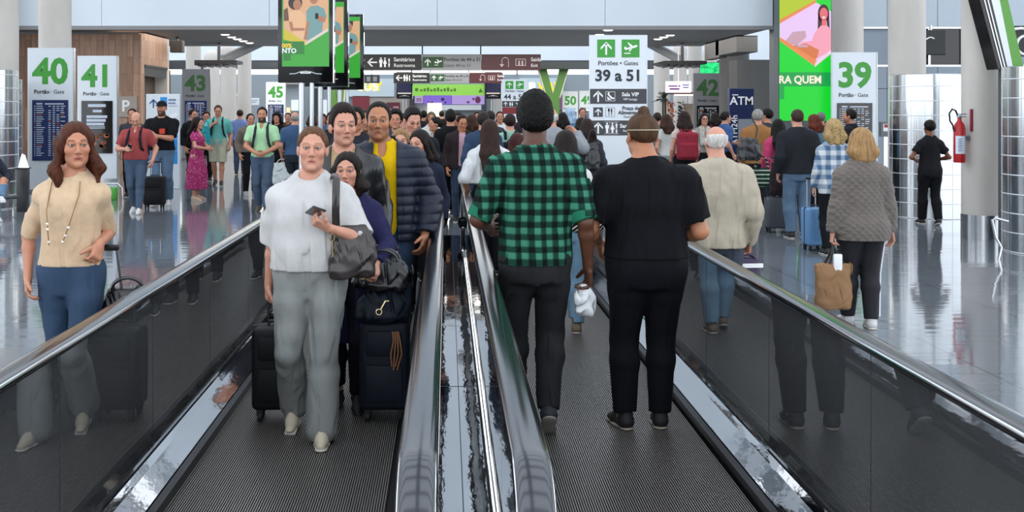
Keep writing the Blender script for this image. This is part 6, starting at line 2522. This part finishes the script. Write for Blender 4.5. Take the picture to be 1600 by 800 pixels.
p = quick(308, s, 1.35, 1.60, 'person with long dark hair in a long pink floral dress, standing side on', 'f', dict(m=dots('pink floral', '#a03465', '#d88aa8', 26, .26), name='dress_top', t=.012, ta=.02, hem=.98, sleeve=('u', .5), neck='v'),
          dict(m=dots('pink floral', '#a03465', '#d88aa8', 26, .26), kind='skirt', hem=.24, rad=.26, d=.20), dict(style='long', c='#1b1210', L=.34, thick=.012), skin='fair', feet=STAND, shoe='#c9a890', arms=dict(R=dict(w=(.12, -.26, 1.08), hint=(.9, .5, -.3)), L=dict(w=(-.12, -.26, 1.10), hint=(-.9, .5, -.3))))
s = (290 - VY) / H
p = quick(341, s, .1, 1.84, 'person in a turquoise polo shirt and pale shorts with a backpack', 'm', dict(m='#62aba2', name='polo_shirt', t=.02, ta=.03, box=.185, hem=.90, sleeve=('u', .75), neck='polo', collar='low'),
          dict(m='#a9a894', kind='shorts', hem=.52), dict(style='short', c='#3a2a22', thick=.010), feet=WALK, shoe='#1c1d20', bw=1.08, belly=.02, head=(.1, .25, 0), arms=dict(L=dict(w=(-.10, -.16, 1.34), hint=(-.9, .3, -.6), curl=1.2)))
backpack(p, fab('#23252b'), 'dark backpack worn by the person in the turquoise polo shirt', v=.013)
x, y = at(322, 292)
softbag(x, y, .95, 0, .22, .10, .42, 'turquoise bag hanging beside the person in the turquoise polo shirt', fab('#2f8f95'), 'tote_bag', handles=.16, v=.012)
p = quick(301, 68, .9, 1.74, 'person in black left of the gate 43 board, behind the pink dress', 'm', dict(m='#17181b', t=.03, sleeve=('f', .95)), dict(m=DARK), dict(style='short', c='#14100e', thick=.014), v=.015)
p = quick(322, 64, .3, 1.70, 'person with black hair in a pale shirt behind the turquoise polo shirt', 'm', dict(m='#b3aba0', t=.02, sleeve=('f', .9)), dict(m=DARK), dict(style='short', c='#0f0c0b', thick=.014), v=.015, head=(0, .3, 0))
p = quick(375, 58, PI, 1.74, 'person in a pale blue shirt seen from behind, left of the green polo', 'm', dict(m='#7186b4', t=.025, box=.18, sleeve=('f', .95)), dict(m=fab('#3a4a5e', 'denim')), dict(style='short', c='#2a1f1a'), v=.015)
s = (305 - VY) / H
p = quick(391, s, .5, 1.66, 'person in black trousers half hidden behind the green polo shirt', 'm', dict(m='#6b6259', t=.025, sleeve=('f', .95)), dict(m=DARK), dict(style='short', c='#17110f'), v=.014, shoe='#9a9a9a')
s = (331 - VY) / H
p = quick(410, s, 0, 1.78, 'person in a pale green polo shirt and blue jeans with a beard and backpack straps', 'm', dict(m='#a6d3a4', name='polo_shirt', t=.018, ta=.028, box=.18, hem=.92, sleeve=('u', .72), neck='polo', collar='low'),
          dict(m=JEAN), dict(style='short', c='#17110e', thick=.010, vol=.008), feet=WALK, shoe='#4a4238', bw=1.05, face=dict(beard=.95, hairc='#17110e'), head=(.12, 0, 0),
          arms=dict(L=dict(w=(-.08, -.20, 1.0), hint=(-1, .4, -.2), curl=.9), R=dict(w=(.08, -.20, 1.0), hint=(1, .4, -.2), curl=.9)), v=.010)
backpack(p, fab('#2c3038'), 'dark grey backpack worn by the person in the pale green polo shirt')
p = quick(433, 70, -.1, 1.68, 'person in a black head scarf and black coat right of the green polo shirt', 'f', dict(m='#0f1013', name='coat', t=.03, sleeve=('f', .95), hem=.6, flare=.05), dict(m=DARK), dict(style='long', c='#0c0c0e', L=.2, thick=.03, front=.06), v=.013, skin='light')
p = quick(461, 84, PI, 1.70, 'person with cropped grey hair in a slate blue polo shirt, seen from behind', 'm', dict(m='#3f5878', name='polo_shirt', t=.022, ta=.032, box=.20, sleeve=('u', .75), collar='low'), dict(m=fab('#2a3038')), dict(style='ring', c='#9a948e', thick=.004), bw=1.1, v=.012, skin='fair')
x, y = ats(441, 84)
softbag(x, y, .36, 0, .36, .12, .40, 'white carrier bag held beside the person in the slate blue polo', mat('white carrier', '#c9d0cf', .5), 'carrier_bag', handles=.10, v=.012, top=1.1)

# seated traveller at the left edge, on a bench
X, Y = ats(-20, 98)
p = Person(X, Y, .95, 1.75, 'seated person at the left edge, only crossed legs in faded jeans and white trainers visible', 'm', v=.010, sit=.46,
           arms=dict(L=dict(w=(-.15, -.3, 1.07), hint=(-.9, .5, -.3)), R=dict(w=(.15, -.3, 1.07), hint=(.9, .5, -.3))),
           feet=dict(L=dict(p=(-.10, -.42, 0), hint=(0, -.6, 1), pitch=0), R=dict(p=(-.16, -.66, .30), hint=(.3, -.5, 1), pitch=-.1, yaw=-.3)))
p.body()
p.top(fab('#2a2f3a'), 'shirt', sleeve=('f', .9), hem=.95)
p.trousers(fab('#5a7690', 'denim'), t=.02, tk=.022, ta=.03)
p.shoes(mat('white trainer', '#cfcfcf', .6))
p.hair('short')
e = empty('bench', (X, Y, 0), .95, 'grey waiting bench below the seated person at the left edge', 'bench')
MB().box(-.9, .5, -.12, .38, .30, .345, bev=.015).build('seat', mat('grey bench pad', '#3c4046', .5), e, True)
MB().box(-.9, .5, .36, .40, .45, .85, bev=.015).build('backrest', mat('grey bench pad', '#3c4046', .5), e, True)
for u in (-.8, .4):
    MB().tube([(u, -.1, .01), (u, -.1, .30), (u, .36, .30), (u, .38, .8)], .018, 8).tube([(u, .34, .01), (u, .30, .30)], .018, 8).build('leg', STEEL, e, True)
# steel bin with a conical lid
x, y = at(36, 330)
e = empty('waste_bin', (x, y, 0), 0, 'dark waste bin with a shiny conical steel lid beside the gate 40 pillar', 'bin')
MB().box(-.085, .085, -.085, .085, 0, .735, bev=.01).build('bin_body', mat('bin charcoal', '#2b2d30', .35), e, True)
MB().lathe([(.105, .745), (.10, .77), (.035, .97), (.02, .99), (.0, .99)], n=6).build('lid', CHROME, e)
MB().box(-.105, .105, -.105, .105, .73, .75, bev=.005).build('rim', BLACK, e)
# green bin and chrome hoop by gate 41
x, y = at(172, 312)
o = MB().box(-.10, .13, -.1, .1, .0, .24, bev=.015).build('green_crate', mat('bright green plastic', '#56b03c', .45), None, True)
o.location = (x, y, 0)
tag(o, 'bright green box on the floor right of the gate 41 pillar', 'box')
o2 = MB().tube([(-.20, 0, 0), (-.20, 0, .24), (-.10, 0, .30), (.12, 0, .30), (.20, 0, .22), (.22, 0, 0)], .018, 10).build('hoop_barrier', CHROME, None, True)
o2.location = (x - .02, y + .16, 0)
tag(o2, 'low curved chrome hoop behind the bright green box', 'barrier')
# bent chrome hoop at the right drum
x, y = at(1562, 405)
o = MB().tube([(.10, 0, .44), (-.05, 0, .48), (-.09, 0, .46), (-.05, 0, .26), (.02, 0, .14), (-.01, 0, 0)], .016, 10).build('bent_chrome_rail', CHROME, None, True)
o.location = (x, y, 0)
tag(o, 'bent chrome rail on the floor beside the right edge drum', 'rail')

# ------------------------------------------------------------------ people at the right
s = 101.0
p = quick(1453, (351 - VY) / H, PI, 1.585, 'person in plain black top and trousers walking past the big steel drum', 'f', dict(m='#191a1e', name='tunic', t=.018, ta=.026, box=.165, hem=.82, sleeve=('u', .62)),
          dict(m='#141519', ta=.03, tk=.02), dict(style='tied', c='#0f0c0b', bun=(0, .07, .07, .035)), skin='brown', feet=WALK, v=.010, arms=dict(L=dict(w=(-.17, -.16, 1.08), hint=(-1, .8, -.2)), R=dict(w=(.17, -.16, 1.08), hint=(1, .8, -.2))))
p = quick(1303, 130, PI, 1.62, 'person with curly blonde hair in a pale blue and white checked shirt', 'f', dict(m=plaid('blue white check', ['#44607f', '#8a9aaa', '#c9cdd0'], .115), t=.028, ta=.03, box=.20, boxd=.13, hem=.80, sleeve=('f', .95), collar='low'),
          dict(m=DARK), dict(style='long', c='#a98f63', L=.15, thick=.026, curl=.006, widek=1.1), v=.009, skin='fair', arms=dict(R=dict(w=(.25, -.02, .88))))
x, y = at(1272, 391)
suitcase(x, y, .15, .26, .22, .47, 'light blue hard suitcase beside the person in the checked shirt', mat('light blue shell', '#5f8db8', .4), ribs=True, handle=.35)
s = (372 - VY) / H
p = quick(1246, s, PI, 1.75, 'person in a dark jacket and blue jeans, seen from behind between the suitcases', 'm', dict(m=fab('#23262a'), name='jacket', t=.034, ta=.038, box=.20, boxd=.15, hem=.88, sleeve=('f', .96), collar='stand'),
          dict(m=JEANL, tk=.03, ta=.03), dict(style='short', c='#3a2c24', thick=.005), v=.010, bw=1.05, skin='fair')
x, y = at(1217, 363)
suitcase(x, y, -.08, .38, .24, .44, 'grey ribbed hard suitcase with a dark backpack on top', mat('graphite shell', '#3f444b', .4), ribs=True, handle=.55, hm=mat('pink rod', '#a8637a', .4))
e = softbag(x + .01, y - .02, .535, 0, .30, .20, .46, 'dark brown backpack standing on the grey ribbed suitcase', fab('#2c2427'), 'travel_backpack', sag=.010, v=.009)
MB().box(-.11, .11, -.125, -.085, .05, .22, bev=.02).build('pocket', fab('#2c2427'), e, True)
MB().box(-.13, .13, .10, .13, .50, .52).build('pink_grip', mat('pink rod', '#a8637a', .4), e)
p = quick(1216, 104, PI, 1.60, 'person with long black hair in a bright pink top, left of the dark jacket', 'f', dict(m='#b8406a', t=.026, ta=.03, sleeve=('f', .9), hem=.9), dict(m=fab('#1f3238', 'denim')), dict(style='long', c='#0d0b0c', L=.42, thick=.014), v=.011)
x, y = at(1190, 356)
softbag(x, y, .62, 0, .34, .2, .26, 'green and white striped bag carried beside the pink top', stripes('green stripes', '#1e3a2c', '#b9c4b4', .06, .72), 'striped_bag', handles=.2, v=.010)
p = quick(1184, 97, PI - .2, 1.745, 'person with grey hair in an ochre brown jacket carrying a dark bag', 'm', dict(m='#94683e', name='jacket', t=.032, ta=.036, box=.19, hem=.88, sleeve=('f', .96), collar='low'), dict(m=fab('#1d2026')), dict(style='short', c='#8d8a86', thick=.012), v=.012, skin='fair')
x, y = at(1166, 356)
e = softbag(x, y - .15, 1.02, .3, .34, .22, .30, 'dark crumpled shoulder bag of the person in the ochre jacket', fab('#26272c', 'leather'), 'shoulder_bag', sag=.02, v=.011)
MB().tube([(.10, .0, .26), (.16, .03, .45), (.13, .14, .62)], .012, 8).build('strap', BLACK, e, True)
p = quick(1199, 88, PI + .9, 1.76, 'person with black hair in profile right behind the ochre jacket', 'm', dict(m='#34363c', t=.025, sleeve=('f', .95)), dict(m=DARK), dict(style='short', c='#0f0c0b'), v=.014)
p = quick(1272, 92, PI + .5, 1.66, 'person with reddish brown hair just right of the dark jacket, bowed head', 'f', dict(m=fab('#5a7f99', 'denim'), t=.03, sleeve=('f', .95)), dict(m=DARK), dict(style='long', c='#5c2a1c', L=.16, thick=.014), v=.013)
p = quick(1283, 80, PI - .3, 1.69, 'person with short grey hair far behind, between the dark jacket and the checked shirt', 'm', dict(m='#4a4d52', t=.025, sleeve=('f', .95)), dict(m=DARK), dict(style='short', c='#6e6a66'), v=.015)
p = quick(1329, 92, PI + 1.0, 1.75, 'person with short dark hair in front of the gate 39 flight board', 'm', dict(m='#1d1f23', name='jacket', t=.03, sleeve=('f', .95), collar='stand'), dict(m=DARK), dict(style='short', c='#1a1411', thick=.008), v=.012, face=dict(beard=.5))
p = quick(1069, 92, PI, 1.715, 'person with long dark hair wearing a red backpack, beyond the black polo', 'f', dict(m='#c9b6ae', t=.014, sleeve=('u', .3), neck='wide'), dict(m=DARK), dict(style='long', c='#241512', L=.24, thick=.012), v=.012, skin='fair')
backpack(p, fab('#8a2c3a'), 'dark red backpack on the person with long dark hair', w=.36, h=.48, d=.17, zc=1.16, v=.011)
p = quick(1041, 84, PI + .2, 1.66, 'person with wavy brown hair in a white top left of the red backpack', 'f', dict(m='#c9c9c4', t=.016, sleeve=('u', .4)), dict(m=fab('#8a8f93')), dict(style='long', c='#3a2318', L=.22, thick=.014), v=.013, skin='fair')
p = quick(1100, 78, 0, 1.67, 'person with dark glasses and a patterned grey scarf facing the camera', 'f', dict(m='#8d8a86', t=.03, sleeve=('f', .95)), dict(m=DARK), dict(style='long', c='#17100e', L=.2, thick=.012), v=.012, skin='fair')
p.glasses()
sdf_obj('scarf', lambda P, p=p: chain([(rc(np.array([-.06, -.07, 1.42]) * p.K, np.array([-.06, -.16, 1.12]) * p.K, .06, .05), 0), (rc(np.array([.06, -.07, 1.42]) * p.K, np.array([.05, -.16, 1.1]) * p.K, .06, .05), .02)])(P) + folds(P, .006), (-.25, -.3, .95), (.25, .1, 1.55), .012, dots('grey scarf pattern', '#bdb6ad', '#5c564f', 34, .30), p.e)
p = quick(1133, 78, PI - 1.3, 1.70, 'person with dark hair in a blue shirt, side on beside the ATM pillar', 'm', dict(m='#3e5c8a', t=.025, sleeve=('u', .8)), dict(m=DARK), dict(style='short', c='#1c1512', thick=.014), v=.013, skin='fair', arms=dict(R=dict(w=(.1, -.3, 1.1), hint=(.9, .5, -.4))))
p = quick(1117, 70, PI, 1.68, 'person in a dark red top partly hidden behind the scarf wearer', 'f', dict(m='#5e1f26', t=.025, sleeve=('f', .95)), dict(m=DARK), dict(style='long', c='#1c1310', L=.15), v=.016)
p = quick(1027, 76, PI, 1.68, 'person with a dark updo just right of the black polo head', 'f', dict(m='#7a7468', t=.025, sleeve=('f', .95)), dict(m=DARK), dict(style='tied', c='#2b1f19', bun=(0, .06, .09, .03)), v=.016)
# ------------------------------------------------------------------ the crowd further down the hall
JK = lambda c, n='jacket', **k: dict(m=c, name=n, t=.03, ta=.034, box=.19, hem=.88, sleeve=('f', .96), **k)
TS = lambda c, n='shirt', **k: dict(m=c, name=n, t=.02, ta=.03, box=.175, hem=.92, sleeve=('u', .8), **k)
SH = lambda c='#17110e', **k: dict(style='short', c=c, thick=.012, **k)
LO = lambda c='#17110e', L=.25, **k: dict(style='long', c=c, L=L, thick=.012, **k)
TR = lambda c='#17191d': dict(m=c)
CAM, AWAY = 0.0, PI
crowd = [
    # px, px per metre, facing, height, label, sex, top, bottom, hair, extra
    (645, 152, CAM, 1.76, 'person looking down, in a dark navy jacket right of the puffer jacket', 'm', JK('#191c26'), TR('#20242c'), SH('#15100e', vol=.01), dict(head=(.35, .45, 0), skin='fair', v=.009)),
    (655, 182, CAM, 1.57, 'person with long dark hair in a navy coat close behind the puffer jacket', 'f', JK('#1c2233', 'coat'), TR('#15161a'), LO('#1a1210', .25), dict(head=(-.5, .1, 0), skin='fair', v=.009)),
    (626, 172, CAM, 1.57, 'person with light brown hair just behind the right shoulder of the puffer jacket', 'f', JK('#2a2d35'), TR(), LO('#8a6a4a', .15), dict(skin='fair', v=.010)),
    (556, 150, CAM, 1.765, 'person with dark hair behind the open black jacket, mostly hidden', 'm', JK('#25272d'), TR(), SH('#0f0c0b', vol=.01), dict(head=(-.2, .1, 0), v=.011)),
    (572, 136, CAM, 1.74, 'person with a moustache between the black jacket and the puffer jacket', 'm', JK('#3a352f'), TR(), SH('#2a1d17'), dict(skin='tan', v=.012, face=dict(beard=.4))),
    (520, 118, CAM, 1.72, 'person in a dark coat left of the black jacket, behind the display poles', 'm', JK('#1f2126'), TR(), SH('#1a1411'), dict(v=.013)),
    (618, 112, CAM, 1.72, 'person with curly dark hair right of the puffer jacket head', 'f', JK('#3b3d48'), TR(), dict(style='short', c='#120d0c', thick=.03, vol=.02, curl=.006), dict(v=.013)),
    (631, 100, CAM, 1.68, 'person in a dark suit and white shirt facing the camera in the crowd', 'm', JK('#1b2036', collar='low'), TR(), SH('#1c1512'), dict(v=.013, skin='fair')),
    (681, 95, AWAY + 1.9, 1.62, 'person with dark tied hair in a pale cardigan standing side on', 'f', JK('#9c9186', 'cardigan'), TR('#b5b3ae'), dict(style='tied', c='#15100f', bun=(0, .10, .02, .035)), dict(v=.012, arms=HOLD)),
    (674, 78, CAM, 1.70, 'person in a white top with an olive head covering by the lit panel', 'f', TS('#c9cac6'), TR('#6b6a64'), LO('#5f5840', .1), dict(v=.014)),
    (704, 98, AWAY, 1.73, 'person in a black coat with a backpack, left of the walkway rails', 'm', JK('#131417', 'coat'), TR(), SH('#0e0b0a', vol=.02), dict(v=.013)),
    (716, 94, CAM, 1.70, 'person in dark clothes with crossed straps near the far rails', 'f', JK('#202126'), TR(), LO('#191210', .2), dict(v=.014)),
    (722, 100, CAM, 1.66, 'person in a dark open jacket over a dusty pink shirt', 'm', [None, dict(m='#2a2224', name='jacket', t=.034, ta=.036, box=.19, hem=.86, sleeve=('f', .96), neck='v', open_=(0, 0, .06, .05))], TR('#2d3a4c'), SH('#1a1310'), dict(v=.011, skin='tan', head=(.3, .3, 0))),
    (737, 92, AWAY, 1.66, 'person with brown hair and pale shoulder straps in the crowd', 'f', JK('#4c3a34'), TR(), LO('#3a2318', .15), dict(v=.013)),
    (755, 112, AWAY, 1.70, 'person in a denim blue jacket in front of the dusty pink shirt', 'm', JK(fab('#2f4059', 'denim')), TR('#2b3a50'), SH('#241d1b', vol=.01), dict(v=.012)),
    (766, 88, AWAY, 1.72, 'person with short brown hair beyond the white sweater', 'm', JK('#3a3c44'), TR(), SH('#2c1f18'), dict(v=.014)),
    (781, 72, CAM, 1.70, 'person in a white shirt beside the pole of the far blue display', 'm', TS('#ccd2d6'), TR('#4a4f58'), SH('#231915'), dict(v=.015)),
    (797, 104, AWAY, 1.67, 'person in a mint green top wearing a black backpack', 'm', TS('#8fbba9'), TR('#2f3238'), SH('#241512', vol=.01), dict(v=.011, skin='fair')),
    (808, 150, AWAY, 1.50, 'person with long maroon brown hair left of the plaid shirt', 'f', JK('#4a2a2e'), TR(), LO('#3c1a18', .3), dict(v=.011)),
    (862, 118, AWAY, 1.755, 'person with white hair in a pale grey hooded top, right of the plaid shirt', 'm', dict(m='#8b9095', name='hooded_top', t=.034, ta=.042, box=.21, hem=.86, sleeve=('f', .96), collar='stand'), TR('#4f5a66'), dict(style='ring', c='#c4c2be', thick=.010), dict(v=.011, skin='fair', arms=dict(L=dict(w=(-.34, -.16, 1.44), hint=(-.8, .2, -.9), hd=(.5, -.5, .4))))),
    (879, 84, AWAY, 1.69, 'person with dark hair between the grey hood and the blue head scarf', 'f', JK('#23252b'), TR(), LO('#15100f', .15), dict(v=.014)),
    (891, 76, AWAY, 1.76, 'person in a pale blue head scarf below the gate 50 pillar', 'f', JK('#5f7fa3'), TR(), dict(style='long', c='#9db6cf', L=.16, thick=.03), dict(v=.014)),
    (908, 88, AWAY + .4, 1.60, 'person with dark hair and a brown scarf left of the big gates totem', 'f', JK('#6a4a42'), TR(), LO('#1d1513', .14), dict(v=.014)),
    (910, 66, CAM, 1.78, 'tall person in grey left of the big gates totem, far back', 'm', JK('#7a7478'), TR(), SH('#3a3230'), dict(v=.016)),
    (917, 112, AWAY, 1.62, 'person in a dark grey coat with a bag, right of the grey hood', 'f', JK('#33363d', 'coat'), TR(), LO('#2a1e1a', .2), dict(v=.013)),
    (606, 84, CAM, 1.74, 'person in the crowd behind the puffer jacket head, dark cap of hair', 'm', JK('#2b2d33'), TR(), SH('#100d0c'), dict(v=.015)),
    (593, 66, CAM, 1.70, 'far person in a brown top left behind the puffer jacket', 'f', JK('#5a463c'), TR(), LO('#2a1b15', .15), dict(v=.017)),
    (641, 66, CAM, 1.68, 'far person in a grey top under the small blue display', 'm', JK('#6a6d72'), TR(), SH('#221915'), dict(v=.017)),
    (662, 64, AWAY, 1.72, 'far person in a dark top by the violet screens', 'm', JK('#25262c'), TR(), SH('#191310'), dict(v=.017)),
    (690, 50, AWAY, 1.70, 'far person in a black top below the lit panel', 'm', JK('#17181b'), TR(), SH('#130f0e'), dict(v=.017)),
    (745, 62, CAM, 1.70, 'far person in a red brown top below the lilac screens', 'f', JK('#6a3430'), TR(), LO('#1f1613', .15), dict(v=.017)),
    (818, 62, AWAY, 1.70, 'far person in a dark top below the 44 a 51 totem', 'm', JK('#2c2d33'), TR(), SH('#191310'), dict(v=.017)),
    (782, 58, AWAY, 1.66, 'far person in a maroon top beside the 44 a 51 totem', 'f', JK('#5c2530'), TR(), LO('#241815', .2), dict(v=.017)),
    (450, 62, CAM, 1.66, 'far person in a brown jacket between the black scarf and the slate blue polo', 'm', JK('#4d3a30'), TR(), SH('#1c1411'), dict(v=.017)),
    (488, 74, AWAY, 1.66, 'far person in grey between the display poles', 'f', JK('#6d7075'), TR(), LO('#3a2a22', .15), dict(v=.016)),
    (505, 64, CAM, 1.64, 'far person in a blue top right of the display poles', 'f', JK('#47607d'), TR(), LO('#231814', .15), dict(v=.017)),
]
for px, s, rz, h, lab, sex, tp, bt, hr, ex in crowd:
    ex = dict(ex)
    if isinstance(tp, list):
        tp = [TS('#b3919a'), tp[1]]
    p = quick(px, s, rz, h, lab, sex, tp, bt, hr, **ex)
    if 'mint green' in lab:
        backpack(p, fab('#15171b'), 'black backpack on the person in the mint green top', zc=1.12, h=.42, v=.012)
    if 'dark grey coat' in lab:
        x, y, z = p.world((-.05, .18, 0))
        softbag(x, y, .92, 0, .22, .12, .38, 'dark shoulder bag hanging beside the grey hooded top, left of the big totem', fab('#1b1b1f', 'leather'), 'shoulder_bag', handles=.2, v=.012)
